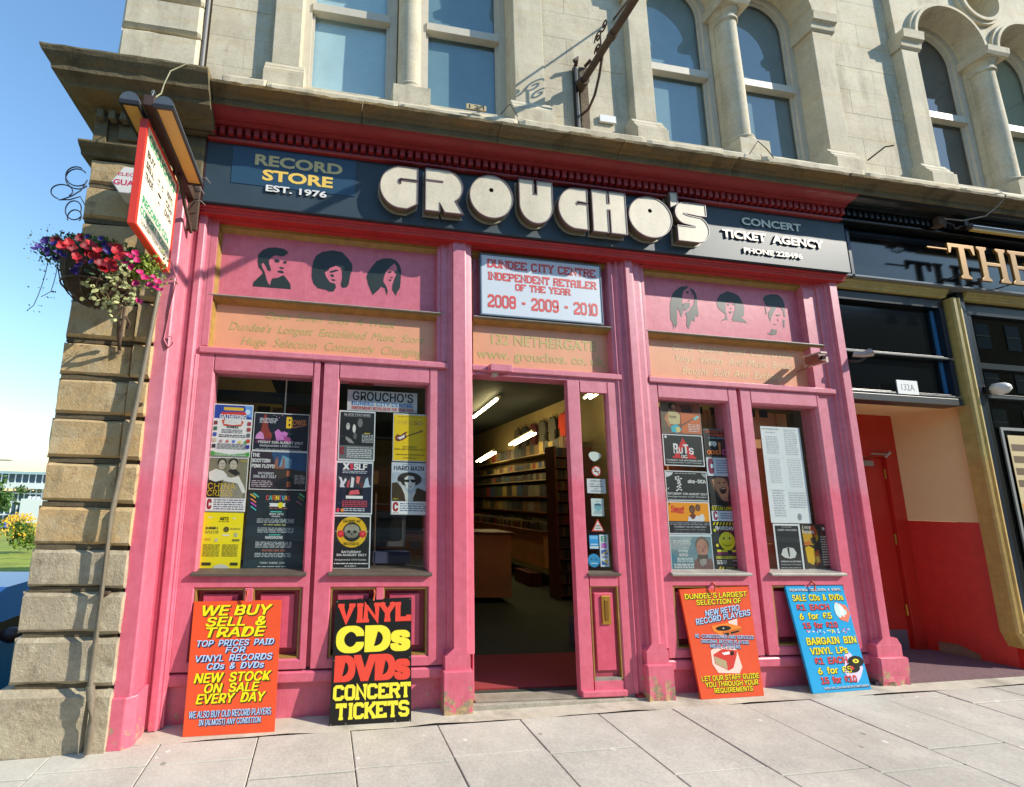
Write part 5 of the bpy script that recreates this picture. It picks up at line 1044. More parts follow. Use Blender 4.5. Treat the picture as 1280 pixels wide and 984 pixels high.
MB().mat(M_iron).tube([(-1.45, -.19, .98), (-1.44, -.23, 1.0), (-1.42, -.30, 1.06), (-1.40, -.36, 1.13), (-1.37, -.34, 1.17), (-1.36, -.30, 1.14), (-1.38, -.28, 1.11)], .011, 8).tube([(-1.45, -.2, 1.5), (-1.45, -.2, .95)], .010, 6).build('bracket', hb)
rf = random.Random(21)
def flower(px, py, mat, r=.032, dy=0):
    x = -1.72+(px-75)*.0049; z = 1.377+(340-py)*.0049; y = -.80-dy-.08*rf.random(); k = (y+3.38)/2.88; x *= k; z *= k
    n = Vector((.25+rf.uniform(-.6, .6), -1, .25+rf.uniform(-.5, .6))).normalized(); a = n.cross(Vector((0, 0, 1))).normalized(); b = n.cross(a)
    m = MB().mat(mat); c0 = Vector((x, y, z)); N_ = 20; r *= rf.uniform(.8, 1.15); th = rf.random()*6
    ring = [c0+(a*math.cos(2*math.pi*q/N_+th)+b*math.sin(2*math.pi*q/N_+th))*r*(.74+.30*abs(math.cos(math.pi*2.5*q/N_)))+n*(r*.16*math.cos(q*2.1)) for q in range(N_)]
    inn = [c0+(a*math.cos(2*math.pi*q/N_+th)+b*math.sin(2*math.pi*q/N_+th))*r*.28-n*r*.5 for q in range(N_)]
    m.add(ring+inn, [(q, (q+1) % N_, N_+(q+1) % N_, N_+q) for q in range(N_)]+[tuple(range(N_, 2*N_))], True); m.build('flower', hb)
F_r = P('petal_red', (170, 12, 28), .6, .2, 40); F_p = P('petal_purple', (48, 24, 112), .6, .2, 40); F_m = P('petal_magenta', (196, 22, 104), .6, .15, 40); F_d = P('petal_dark_red', (120, 12, 28), .6, .2, 40)
for p_ in ((80,297),(92,289),(72,303),(100,300),(106,310),(92,316),(114,314),(122,322),(134,322),(140,300),(133,296),(144,311),(151,306),(139,328),(126,330),(86,305),(98,322),(64,296),(108,296),(116,304)): flower(*p_, F_r if rf.random() < .8 else F_d, .032)
for p_ in ((45,306),(55,311),(62,300),(69,312),(67,321),(101,286),(118,287),(123,294),(96,327),(110,321),(92,336),(51,298),(40,310),(76,316),(128,303),(57,318)): flower(*p_, F_p, .022)
for p_ in ((156,308),(166,313),(160,324),(172,330),(179,337),(185,347),(195,341),(199,352),(189,335),(168,346),(175,371),(163,303),(152,318),(194,349)): flower(*p_, F_m, .022)
def leaves(name, n, fn, mat, size):
    m = MB().mat(mat)
    for i in range(n):
        c0 = Vector(fn()); u = Vector((rf.uniform(-1, 1), rf.uniform(-1, 1), rf.uniform(-1, 1))).normalized(); v = u.cross(Vector((rf.uniform(-1, 1), rf.uniform(-1, 1), rf.uniform(-1, 1)))).normalized(); s_ = size*rf.uniform(.6, 1.3)
        m.add([c0-u*s_, c0+v*s_*.5, c0+u*s_, c0-v*s_*.5], [(0, 1, 2, 3)])
    return m.build(name, hb, kind='stuff')
def mound():
    a = rf.random()*6.28; r = .25*math.sqrt(rf.random()); return (-1.50+r*math.cos(a)*1.25, -.50+r*math.sin(a)*.9, 1.43+.10*rf.random()+.10*(1-r/.25))
leaves('foliage', 1500, mound, P('leaf_green', (88, 122, 52), .6, .4, 30), .018)
leaves('foliage', 500, lambda: (-1.22+rf.gauss(0, .07), -.55+rf.gauss(0, .05), 1.42+rf.gauss(0, .06)), P('leaf_lime', (130, 150, 44), .6, .3, 30), .014)
leaves('foliage', 420, lambda: (-1.74+rf.gauss(0, .06), -.52+rf.gauss(0, .06), 1.50+rf.gauss(0, .05)), P('leaf_grey', (110, 134, 92), .6, .3, 30), .011)
leaves('foliage', 300, lambda: (-1.42+rf.gauss(0, .06), -.66+rf.gauss(0, .04), 1.40+rf.gauss(0, .05)), P('leaf_ivy', (70, 100, 70), .6, .3, 30), .016)
M_val = P('leaf_variegated', (196, 200, 140), .6, .25, 60)
for k in range(9):
    x = -1.53+.035*k; pts = [(x+rf.uniform(-.02, .02)*j+.008*j, -.66+.012*j, 1.40-.055*j*rf.uniform(.8, 1.2)) for j in range(4+k % 4)]
    st = MB().mat(P('stem', (110, 96, 60), .8)).tube(pts, .003, 5).build('trailing_stem', hb); m = MB().mat(M_val)
    for p_ in pts:
        for _ in range(5):
            c0 = Vector(p_)+Vector((rf.uniform(-.03, .03), rf.uniform(-.02, .02), rf.uniform(-.03, .02))); u = Vector((rf.uniform(-1, 1), -.3, rf.uniform(-1, 1))).normalized(); v = u.cross(Vector((rf.uniform(-.4, .4), 1, rf.uniform(-.4, .4)))).normalized(); s_ = rf.uniform(.012, .019)
            m.add([c0-u*s_, c0-u*s_*.3+v*s_*.7, c0+u*s_*.5+v*s_*.6, c0+u*s_, c0+u*s_*.5-v*s_*.6, c0-u*s_*.3-v*s_*.7], [(0,1,2,3,4,5)])
    m.build('leaves', st)
for x0, z0, L_ in ((-1.80, 1.44, 6), (-1.74, 1.42, 4)):
    pts = [(x0-.004*j*j*.4, -.5, z0-.06*j) for j in range(L_)]+[(x0-.05-.004*L_, -.5, z0-.06*L_+.02)]
    MB().mat(P('stem', (110, 96, 60), .8)).tube(pts, .0022, 5).build('trailing_stem', hb)
    leaves('foliage', 26, lambda: (rf.choice(pts)[0]+rf.uniform(-.015, .015), -.5, rf.choice(pts)[2]), P('leaf_green', (62, 92, 38)), .009)
# ------------------------------------------------------------------ flag pole bracket on the upper wall
fp = root('flagpole', 'rusty iron flagpole arm projecting from the upper wall with scrollwork bracket', 'pole', (2.33, .05, 4.05))
MB().mat(M_iron).tube([(2.33, .08, 4.05), (2.33, -2.35, 4.05)], .034, 14).build('arm', fp)
MB().mat(M_iron).tube([(2.33, .075, 4.05), (2.33, -.03, 4.05)], .055, 12).build('collar', fp)
for y in (-.42, -1.1): MB().mat(M_iron).tube([(2.33, y, 4.05), (2.33, y-.05, 4.05)], .042, 12).build('collar', fp)
B('wall_bar', fp, M_darkmetal, 2.268, 2.298, .03, .075, 3.55, 4.27, bevel=.004)
MB().mat(M_iron).tube([(2.29, .04, 4.27), (2.275, -.01, 4.30), (2.25, .0, 4.27)], .02, 6).build('lug', fp); MB().mat(M_iron).tube([(2.40, .06, 4.30), (2.43, .0, 4.32)], .018, 6).build('lug', fp)
MB().mat(M_iron).tube([(2.33, .06, 3.73), (2.36, -.02, 3.73), (2.36, -.12, 3.78), (2.36, -.20, 3.90), (2.36, -.26, 4.05), (2.36, -.29, 4.14)], .013, 8).build('scroll_stay', fp)
def spiral(cx, cy, cz, r0, turns, s=1): return [(cx, cy+r0*(1-k/28)*math.cos(s*k*turns*2*math.pi/28), cz+r0*(1-k/28)*math.sin(s*k*turns*2*math.pi/28)) for k in range(25)]
for q in (spiral(2.345, -.24, 4.28, .055, 1.6), spiral(2.345, -.33, 4.30, .05, 1.6, -1), spiral(2.345, -.22, 4.17, .045, 1.5)): MB().mat(M_iron).tube(q, .008, 6).build('scroll', fp)
MB().mat(M_iron).tube([(2.345, -.27, 4.08), (2.345, -.27, 4.26)], .008, 6).build('scroll', fp)
MB().mat(M_iron).tube([(2.33, -.91, 4.07), (2.78, .08, 4.98)], .011, 8).build('stay_rod', fp)
MB().mat(stone('render_patch', (120, 104, 84), (80, 70, 60), (150, 120, 90), bstr=1.2)).box(2.345, 2.43, .068, .079, 3.56, 4.30).build('render_patch', fp)
tag(MB().mat(M_white).box(2.53, 2.70, .055, .075, 3.70, 3.775).build('plaque'), 'small white plaque on the upper wall right of the flagpole bracket', 'plaque')
nl = tag(MB().mat(P('number_cream', (196, 176, 130), .6)).box(1.10, 1.28, -.155, -.14, 3.395, 3.445).build('number_sign'), 'worn cream number strip on the window sill above the shop fascia', 'sign')
m = MB().mat(M_sk); text(m, Plane((0, -.1555, 0), (1,0,0), (0,0,1), (0,-1,0)), 0, 'I 2 I', 1.12, 3.402, 1.26, 3.438, .02); m.build('lettering', nl)
for q, lab in (([(1.42,-.14,3.40),(1.50,-.16,3.50),(1.58,-.14,3.40)], 'bent rusty wire on the sill beside the first upper window'), ([(3.93,-.15,3.36),(4.02,-.17,3.50),(4.12,-.16,3.44),(4.2,-.15,3.36)], 'bent rusty wire on the sill below the round column'), ([(5.66,.06,3.72),(5.72,-.06,3.79),(5.80,-.08,3.80)], 'rusty iron peg sticking out of the upper wall at the right')):
    tag(MB().mat(M_iron).tube(q, .008 if q[0][0] > 5 else .004, 6).build('iron_peg' if q[0][0] > 5 else 'wire'), lab, 'wire' if q[0][0] < 5 else 'peg')

# ================================================================== inside the shop
m = MB().mat(M_room)
m.quad((4.76,.2,-1.5),(4.76,12,-1.5),(4.76,12,2.26),(4.76,.2,2.26)); m.quad((-1.0,12,-1.5),(4.76,12,-1.5),(4.76,12,2.26),(-1.0,12,2.26)); m.quad((-1.0,.2,-1.5),(-1.0,12,-1.5),(-1.0,12,2.26),(-1.0,.2,2.26))
m.build('shop_walls', kind='structure')
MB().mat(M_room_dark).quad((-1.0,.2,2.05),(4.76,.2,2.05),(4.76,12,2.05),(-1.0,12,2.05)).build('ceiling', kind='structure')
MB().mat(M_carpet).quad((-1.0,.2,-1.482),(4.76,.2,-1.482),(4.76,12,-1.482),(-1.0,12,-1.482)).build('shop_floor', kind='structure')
tag(MB().mat(M_mat).box(1.15, 2.6, .24, .98, -1.481, -1.468).build('door_mat'), 'dark red carpet mat just inside the open shop door', 'mat')
for pts, lab in ((((3.42,6.3,1.97),(3.22,4.45,1.97)), 'nearest lit strip light on the shop ceiling, at the top left of the doorway'), (((4.0,5.66,1.27),(4.0,4.66,1.38)), 'lit twin strip light seen in the middle of the open doorway'), (((4.0,7.75,1.07),(4.0,6.7,1.20)), 'farthest lit twin strip light, at the left edge of the open doorway'), (((4.3,3.3,1.80),(4.3,2.0,1.97)), 'lit strip light partly hidden behind the glazed door screen')):
    (a, b) = pts; r_ = root('ceiling_light', lab, 'light', a, 'strip lights inside the shop'); A, Bv = Vector(a), Vector(b); n_ = 1 if a[0] == 3.42 else 2
    for k in range(n_): MB().mat(M_tube).tube([A+Vector((.10*k, 0, -.05)), Bv+Vector((.10*k, 0, -.05))], .03 if n_ == 1 else .02, 8).build('tube', r_)
    MB().mat(M_sash).tube([A+Vector((.05, 0, .0)), Bv+Vector((.05, 0, .0))], .035, 6).build('batten', r_)
sh_cols = [((196, 60, 34), 'orange-red'), ((74, 72, 62), 'pale grey'), ((70, 68, 60), 'cream grey'), ((72, 20, 24), 'dark maroon'), ((44, 46, 46), 'charcoal'), ((76, 72, 62), 'off white')]
for i, (c_, nm) in enumerate(sh_cols):
    y = 4.62+.42*i; x = 4.70; t = MB().mat(P('shirt_'+nm, c_, .9, .15, 8))
    o = [(-.20,.64),(-.09,.70),(-.04,.67),(.04,.67),(.09,.70),(.20,.64),(.27,.42),(.20,.38),(.17,.48),(.17,.0),(-.17,.0),(-.17,.48),(-.20,.38),(-.27,.42)]
    tr = geometry.tessellate_polygon([[Vector((a*.62, b, 0)) for a, b in o]]); n = len(o)
    t.add([(x, y+a*.62, 1.06+b) for a, b in o]+[(x-.05, y+a*.6, 1.06+b) for a, b in o], [tuple(q) for q in tr]+[tuple(v+n for v in q) for q in tr]+[(k, (k+1) % n, n+(k+1) % n, n+k) for k in range(n)])
    tt = t.build('tshirt'); tag(tt, f'{nm} T-shirt hanging high on the wall inside the shop', 'T-shirt', 'T-shirts hung along the shop wall')
    MB().mat(M_black).tube([(x-.02, y, 1.74), (x-.02, y, 1.80), (x+.05, y, 1.80)], .006, 5).build('hanger', tt)
rw = root('record_shelving', 'long wall shelving packed with record sleeves and CDs inside the shop', 'shelf', (4.55, 6, -1.48))
for z in (1.0, .70, .46, .12, -.2): B('shelf', rw, M_wood_d if z < .2 else M_room, 4.45, 4.755, 3.9, 9.4, z-.02, z)
B('end_panel', rw, M_wood_d, 4.45, 4.755, 3.88, 3.9, -1.48, 1.0)
cl_ = [P('sleeve_%d' % i, c_, .7) for i, c_ in enumerate([(84,60,30),(40,40,36),(96,90,72),(60,30,22),(40,52,40),(64,64,58),(104,76,32),(24,24,24),(120,36,28),(36,60,92),(130,110,50)])]
for z, h_, w_ in ((1.0, .26, .2), (.70, .14, .13), (.46, .15, .14), (.12, .29, .28), (-.2, .26, .28), (-.42, .1, .3)):
    m = MB(); y = 3.95
    while y < 9.3: m.mat(rf.choice(cl_)); m.box(4.50, 4.54, y, y+w_*.92, z+.001, z+h_*rf.uniform(.8, 1)); y += w_
    m.build('record_sleeves', rw, kind='stuff')
rb = root('record_browser', 'brown timber record browser counter along the right wall of the shop', 'counter', (4.1, 5.5, -1.48))
B('carcase', rb, M_wood, 3.95, 4.45, 4.2, 9.0, -1.15, -.55); B('top', rb, M_wood_d, 3.90, 4.45, 4.15, 9.0, -.549, -.52)
m = MB(); y = 4.25
while y < 8.9: m.mat(rf.choice(cl_)); m.box(3.98, 4.40, y, y+.05, -.5199, -.36-.05*rf.random()); y += .09
m.build('record_sleeves', rb, kind='stuff'); MB().mat(P('red_crate', (90, 26, 20), .5)).box(3.7, 3.94, 4.3, 4.9, -1.48, -1.25).build('crate', rb)
cr = root('cd_rack', 'tall dark CD rack beside the open doorway inside the shop', 'rack', (3.85, 3.4, -1.48))
B('side', cr, M_wood_d, 3.66, 3.69, 3.2, 3.5, -1.48, .9); B('back', cr, M_black, 3.69, 4.1, 3.48, 3.5, -1.48, .9)
m = MB()
for k in range(13):
    z = -1.4+.178*k; m.mat(M_wood_d); m.box(3.69, 4.1, 3.2, 3.48, z-.012, z); x = 3.70
    while x < 4.08: m.mat(rf.choice(cl_)); m.box(x, x+.011, 3.22, 3.46, z+.001, z+.14); x += .014
m.build('cds', cr, kind='stuff')
ct = root('shop_counter', 'dark wood shop counter with a lit glass display front at the left of the doorway', 'counter', (2.0, 3.3, -1.48))
B('body', ct, M_wood, .9, 2.85, 3.1, 3.7, -1.40, -.50); B('top', ct, M_wood_d, .88, 2.88, 3.06, 3.72, -.499, -.46); B('display_case', ct, M_wood_d, .9, 2.12, 2.62, 3.09, -1.2, -.84, bevel=.01); B('case_top', ct, P('case_edge', (110, 84, 50), .4), .89, 2.13, 2.60, 3.09, -.839, -.82)
MB().mat(M_black).box(1.0, 2.0, 2.7, 3.05, -1.479, -1.201).build('case_plinth', ct)
for x in (1.3, 1.65): B('ticket_card', ct, P('card_white', (140, 136, 130), .6), x, x+.16, 3.085, 3.099, -.72, -.6)
sm = B('till', ct, M_black, 1.15, 1.5, 3.2, 3.5, -.459, -.2, bevel=.01)
tag(MB().mat(P('laptop_grey', (120, 112, 96), .5)).box(1.78, 2.05, 2.72, 2.76, -.819, -.76).build('price_card'), 'small cream price card standing on the dark display case', 'card')
bn = tag(MB().mat(P('bin_grey', (120, 118, 122), .5)).box(2.72, 2.84, 1.15, 1.35, -1.481, -1.2).build('waste_bin', bevel=.01), 'small grey bin just inside the door at the right', 'bin')
MB().mat(M_black).box(2.725, 2.835, 1.155, 1.345, -1.2, -1.195).build('liner', bn)
bw = root('back_wall_shelves', 'shadowy racks and posters on the far wall inside the shop', 'shelf', (3, 11.8, -1.48))
for x in (1.4, 2.4, 3.2, 3.9): B('rack', bw, M_wood_d, x, x+.7, 9.6, 9.9, -1.48, .9); B('poster', bw, rf.choice(cl_), x+.1, x+.55, 9.57, 9.6, -.2, .5)
for k in range(3): tag(B('hanging_shirt', None, P('shirt_black', (26, 28, 32), .9), 3.55+.25*k, 3.75+.25*k, 9.3, 9.4, 1.0, 1.75), ('leftmost', 'middle', 'rightmost')[k]+' dark shirt hanging on the far wall inside the shop', 'T-shirt', 'dark shirts on the far wall')
# window displays: wooden backs behind the right-hand windows, cloth behind the left ones
bk = root('window_display', 'wooden display back with dark notches behind the two right-hand windows', 'display', (3.8, .4, -1.4))
B('back_panel', bk, M_wood, 2.84, 4.46, .25, .27, -.62, .905); B('base', bk, M_wood, 2.84, 4.76, .16, .25, -.62, -.60)
for x in (3.45, 3.62, 3.88, 4.02, 4.16): B('notch', bk, M_black, x, x+.085, .242, .2499, .86, .93)
for x in (3.40, 3.58, 4.33): B('batten', bk, P('batten_wood', (178, 130, 74), .6), x, x+.035, .232, .2499, -.55, .90)
B('side_board', bk, P('grey_board', (92, 86, 76), .7), 4.60, 4.62, .2, .6, -.62, .93)
dk = root('left_window_display', 'dim display of cloths and boxes behind the two left-hand windows', 'display', (0, .8, -1.4))
B('base', dk, P('dark_shelf', (50, 42, 34), .7), -.99, .98, .16, 1.0, -.64, -.60)
for i, c_ in enumerate([(60,52,40),(36,52,66),(120,104,60),(96,34,34),(44,60,44),(130,120,90)]): B('cloth', dk, P('cloth_%d' % i, c_, .9, .2, 8), -.8+.14*i, -.68+.14*i, .9+.04*(i % 3), .93+.04*(i % 3), .35, .86)
B('batten', dk, P('blue_slat', (50, 80, 96), .5), -.95, -.1, .5, .53, .80, .90); B('pole', dk, M_sash, -.335, -.325, .2, .21, -.55, .95)
B('box', dk, P('grey_screen', (84, 84, 84), .5), .48, .80, .8, 1.0, -.45, -.12, bevel=.01); B('screen', dk, P('dark_screen', (26, 26, 26), .3), .52, .76, .79, .799, -.38, -.18); B('book', dk, P('blue_books', (56, 64, 92), .6), .48, .82, .7, .95, -.58, -.48)
B('stand', dk, M_iron, .49, .50, .7, .71, -.6, .2); B('card', dk, P('amber_card', (190, 140, 60), .5), .47, .51, .69, .70, .13, .25)
# ================================================================== posters in the windows (all flat print just behind the glass)
CUR[0] = INTER
def K(r, g, b):
    k = 'ink_%02x%02x%02x' % (r, g, b); return P(k, (r, g, b), .5, .22 if 60 < (r+g+b)/3 < 200 and max(r, g, b)-min(r, g, b) < 110 else 0, 14)
def poster(lab, x0, x1, z0, z1, border, ops, y=.125, grp='posters in the record shop windows', cat='poster', name='poster'):
    o = tag(MB().mat(K(*border)).box(x0, x1, y, y+.0015, z0, z1).build(name), lab, cat, grp)
    Wd, Hh = x1-x0, z1-z0
    pl = Plane((x0, y, z0), (Wd, 0, 0), (0, 0, Hh), (0, -1, 0))
    pl.asp = Hh/Wd; pic = MB(); let = MB(); h = [.0003]
    for op in ops:
        k = op[0]; h[0] += .00012
        mb = let if k == 't' else pic
        mb.mat(K(*op[1]))
        if k == 'r': rect(mb, pl, h[0], *op[2])
        elif k == 'e': cx, cy, r = op[2]; ell(mb, pl, h[0], cx, cy, r, r*Wd/Hh, 24)
        elif k == 'E': ell(mb, pl, h[0], *op[2], n=20)
        elif k == 'p': shape(mb, pl, h[0], op[2])
        elif k == 't': text(mb, pl, h[0], op[2], *op[3], **(op[4] if len(op) > 4 else {}))
        elif k == 'L':                                       # lines of small print
            xa, ya, xb, yb, n = op[2]; rr = random.Random(int(xa*999+ya*77)+n)
            for i in range(n):
                yy = yb-(yb-ya)*(i+.2)/n; xs = xa
                while xs < xb-.02:
                    wd = rr.uniform(.03, .12); rect(mb, pl, h[0], xs, yy-(yb-ya)/n*.5, min(xs+wd, xb), yy); xs += wd+.018
    if pic.f: pic.build('picture', o)
    if let.f: let.build('lettering', o)
    return o
W_, BK, YE = (226, 226, 222), (26, 28, 30), (240, 224, 20)
def T(c, s, x0, y0, x1, y1, b=.02, **k): return ('t', c, s, (x0, y0, x1, y1), dict(bold=b, **k))
CR = (150, 30, 50)
def Cmark(x0, y0, x1, y1, c=CR): return T(c, 'C', x0, y0, x1, y1, .07)
# left-most window
poster('blue, white and green festival poster dense with small badges, top left in the left-most window', -.861, -.565, .287, .699, W_, [('r', (40,70,160), (.02,.72,.98,.98)), ('p', (110,160,220), [(.78,.98),(.98,.98),(.98,.75),(.85,.78)]), ('e', (200,224,240), (.86,.86,.07)), ('r', (224,186,60), (.25,.88,.75,.94)), ('p', (206,60,50), [(.18,.84),(.80,.86),(.84,.80),(.2,.78)]), T(W_, 'GATHERING', .16,.72,.84,.80,.04), T(W_, '2017', .30,.65,.70,.73,.06), ('p', (206,90,60), [(.22,.68),(.30,.72),(.28,.62),(.5,.6),(.72,.62),(.72,.70),(.78,.66),(.72,.58),(.28,.58)]), T(BK, 'DUNDEE', .36,.54,.66,.585,.03), ('L', (90,90,100), (.24,.44,.76,.52,3)), ('L', (40,40,50), (.18,.36,.84,.42,2)),
  ('e', (206,120,110), (.40,.29,.04)), ('e', (110,130,206), (.56,.29,.04)), ('e', (224,200,90), (.72,.28,.04)), ('e', (90,170,90), (.86,.28,.04)), ('e', (200,150,150), (.24,.29,.04)), ('L', (130,130,136), (.16,.14,.9,.25,5))]+
  [('r', c_, (.03, .60-.11*i, .12, .67-.11*i)) for i, c_ in enumerate([(120,60,70),(60,110,80),(60,90,170),(200,190,160),(50,50,60)])]+[('r', c_, (.88, .60-.11*i, .97, .67-.11*i)) for i, c_ in enumerate([(170,60,80),(160,60,60),(110,110,110),(200,70,50),(60,60,150)])]+[('p', (70,160,60), [(.02,.015),(.98,.015),(.98,.10),(.85,.07),(.5,.045),(.15,.07),(.02,.11)]), T(W_, 'TICKETS ON SALE HERE', .10,.018,.90,.05,.03)])
poster('black and white photo poster of two young men with yellow lettering, in the left-most window', -.868, -.572, -.128, .283, W_, [('r', (128,124,100), (.02,.25,.98,.985)), ('r', (60,58,50), (.02,.25,.16,.62)), ('p', (34,32,28), [(.02,.56),(.30,.6),(.45,.5),(.42,.25),(.02,.25)]), ('p', (214,216,206), [(.04,.72),(.2,.78),(.40,.74),(.5,.66),(.40,.58),(.22,.54),(.05,.58)]), ('p', (216,216,206), [(.38,.66),(.6,.62),(.78,.66),(.92,.48),(.98,.36),(.90,.34),(.76,.52),(.42,.56)]),
  ('E', (44,40,34), (.34,.90,.115,.085)), ('E', (188,180,160), (.345,.86,.085,.09)), ('E', (40,36,32), (.62,.91,.12,.08)), ('E', (188,182,162), (.625,.86,.09,.09)), ('p', (44,42,38), [(.50,.74),(.56,.78),(.70,.78),(.82,.70),(.7,.66)]), ('r', (40,38,34), (.30,.872,.335,.882)), ('r', (40,38,34), (.36,.872,.395,.882)), ('r', (40,38,34), (.58,.872,.61,.882)), ('r', (40,38,34), (.65,.872,.68,.882)), ('r', (110,60,50), (.32,.815,.37,.823)), ('r', (110,60,50), (.60,.815,.65,.823)),
  ('p', (150,146,128), [(.35,.5),(.75,.5),(.9,.32),(.9,.25),(.35,.25)]), T((206,176,40), 'CHINA', .04,.405,.72,.52,.0), T((206,176,40), 'CRISIS', .04,.28,.66,.395,.0), T((214,190,40), 'DUNDEE', .8,.92,.97,.95,.02), ('r', W_, (.02,.015,.98,.245)), Cmark(.05,.05,.17,.22), ('L', (90,90,110), (.22,.03,.95,.23,5))])
poster('bright yellow arts poster with small black print, bottom left of the left-most window', -.876, -.578, -.545, -.134, YE, [T((60,56,20), 'ARTS', .42,.86,.64,.92,.05), ('L', (80,76,20), (.4,.825,.66,.85,1)), ('r', W_, (.15,.90,.24,.92)), ('r', W_, (.74,.89,.80,.91)), T((40,38,16), 'ALABAMA 3', .10,.70,.40,.745,.04), ('L', (120,116,30), (.10,.62,.42,.68,2)), ('e', (90,86,24), (.60,.70,.07)), ('L', (120,116,30), (.70,.69,.94,.73,2)), ('r', W_, (.52,.585,.68,.61)), ('r', (190,190,150), (.80,.57,.88,.64)), T((214,130,40), 'FEST', .10,.50,.26,.54,.02), ('e', (200,200,180), (.38,.51,.04)), T((60,60,60), 'wave', .76,.49,.94,.53,.03), ('L', (140,136,30), (.08,.22,.48,.44,10)), ('L', (140,136,30), (.54,.22,.92,.44,10)), ('r', (60,60,30), (.08,.07,.30,.12)), ('r', (60,60,30), (.76,.07,.94,.12)), ('p', (206,206,190), [(.34,.01),(.38,.06),(.5,.09),(.62,.085),(.72,.05),(.74,.01)])])
poster('dark concert photo poster with yellow and orange BOWIE lettering, in the left-most window', -.553, -.126, .345, .646, W_, [('r', (24,26,40), (.012,.02,.988,.98)), ('p', (150,60,50), [(.18,.95),(.21,.98),(.26,.6),(.34,.4),(.30,.22),(.16,.25),(.13,.5)]), ('p', (110,46,76), [(.05,.25),(.3,.35),(.3,.22),(.05,.2)]), ('p', (204,120,190), [(.38,.5),(.44,.58),(.5,.5),(.56,.52),(.62,.48),(.58,.3),(.42,.26)]), ('p', (160,70,130), [(.55,.4),(.66,.36),(.72,.25),(.56,.22)]), ('p', (220,150,206), [(.06,.42),(.12,.5),(.18,.44),(.2,.3),(.04,.3)]), ('L', (206,206,210), (.10,.72,.42,.86,4)), T((238,190,40), 'B', .58,.62,.70,.90,.06), T((224,130,70), 'OWIE', .70,.70,.95,.83,.03,rise=.05), ('p', (224,130,90), [(.68,.64),(.94,.71),(.94,.70),(.70,.61)]), T(W_, 'FRIDAY 25th AUGUST 2017', .10,.19,.90,.255,.03), T((200,200,206), 'beatgenerator LIVE! Dundee', .13,.09,.84,.165,.02), ('L', (170,170,180), (.06,.03,.9,.055,1))]+[('e', (220,160,200), (.35+.05*i, .94-.03*(i % 3), .008)) for i in range(4)])
poster('dusky landscape poster with white THE SCOTTISH PINK FLOYD lettering, in the left-most window', -.556, -.124, .044, .343, W_, [('r', (52,40,52), (.012,.02,.988,.98)), ('p', (44,80,120), [(.35,.98),(.988,.98),(.988,.5),(.45,.55)]), ('p', (110,150,176), [(.55,.9),(.72,.8),(.7,.56),(.5,.6)]), ('p', (150,96,76), [(.40,.55),(.44,.84),(.47,.84),(.48,.6),(.55,.6),(.56,.84),(.59,.82),(.6,.5)]), ('p', (60,52,46), [(.4,.55),(.7,.55),(.95,.48),(.988,.3),(.4,.3)]), ('p', (28,28,34), [(.42,.2),(.6,.32),(.72,.34),(.9,.04),(.988,.02),(.5,.02)]), ('r', (176,96,66), (.64,.36,.70,.5)), ('L', (180,176,170), (.78,.16,.97,.40,7)), ('r', (150,80,50), (.65,.08,.72,.22)), T(W_, 'THE', .02,.84,.15,.93,.05), T(W_, 'SCOTTISH', .02,.70,.34,.79,.05), T(W_, 'PINK FLOYD', .02,.56,.42,.65,.05), T((206,206,206), 'SATURDAY', .14,.39,.42,.45,.04), T((206,206,206), '29th JULY 2017', .06,.30,.46,.37,.04), ('L', (190,170,176), (.04,.06,.4,.24,4))])
poster('tall dark green-grey CARNIVAL line-up poster, bottom right of the left-most window', -.557, -.126, -.545, .034, (34,46,52), [('p', (38,60,66), [(.0,.0),(1,0),(1,.2),(0,.1)]), T((226,90,90), 'C', .31,.885,.36,.945,.04), T((80,190,170), 'A', .36,.885,.42,.945,.04), T((226,120,60), 'R', .42,.885,.48,.945,.04), T((240,206,60), 'N', .48,.885,.54,.945,.04), T((200,90,180), 'I', .555,.885,.57,.945,.04), T((90,180,200), 'V', .58,.885,.64,.945,.04), T((230,150,60), 'A', .63,.885,.69,.945,.04), T((226,90,110), 'L', .70,.885,.74,.945,.04), ('p', W_, [(.37,.80),(.66,.80),(.64,.825),(.66,.845),(.37,.845),(.39,.825)]), ('e', (226,214,40), (.57,.82,.05)), ('L', (200,120,110), (.38,.77,.7,.785,1)),
  ('r', (80,190,170), (.40,.725,.60,.74)), T(W_, 'BEN UFO', .39,.69,.63,.715,.03), T((210,214,214), 'Jasper', .42,.66,.58,.685,.03), ('L', (176,184,184), (.18,.585,.82,.645,4)), ('L', (176,176,110), (.30,.55,.7,.575,1)), ('L', (176,184,184), (.2,.46,.82,.53,4)), ('r', (80,190,170), (.4,.43,.6,.442)), T(W_, 'HARDGROOVE', .34,.385,.64,.42,.03), ('L', (190,196,196), (.18,.27,.80,.35,5)), ('L', (196,120,100), (.3,.225,.7,.25,2)), ('L', (180,190,190), (.18,.15,.8,.21,3)), T((220,224,224), 'FRIDAY  DUNDEE  24TH', .28,.07,.70,.095,.02), ('L', (190,196,196), (.24,.025,.74,.045,1))]+
  [('p', c_, [(a, b), (a+.10, b-.05), (a+.11, b-.035), (a+.02, b+.015)]) for c_, a, b in (((90,190,180),.08,.96),((224,180,60),.03,.95),((226,130,90),.04,.89),((190,90,180),.05,.84),((80,180,180),.05,.79),((110,120,60),.86,.93),((90,180,120),.88,.97),((150,90,120),.84,.87))])
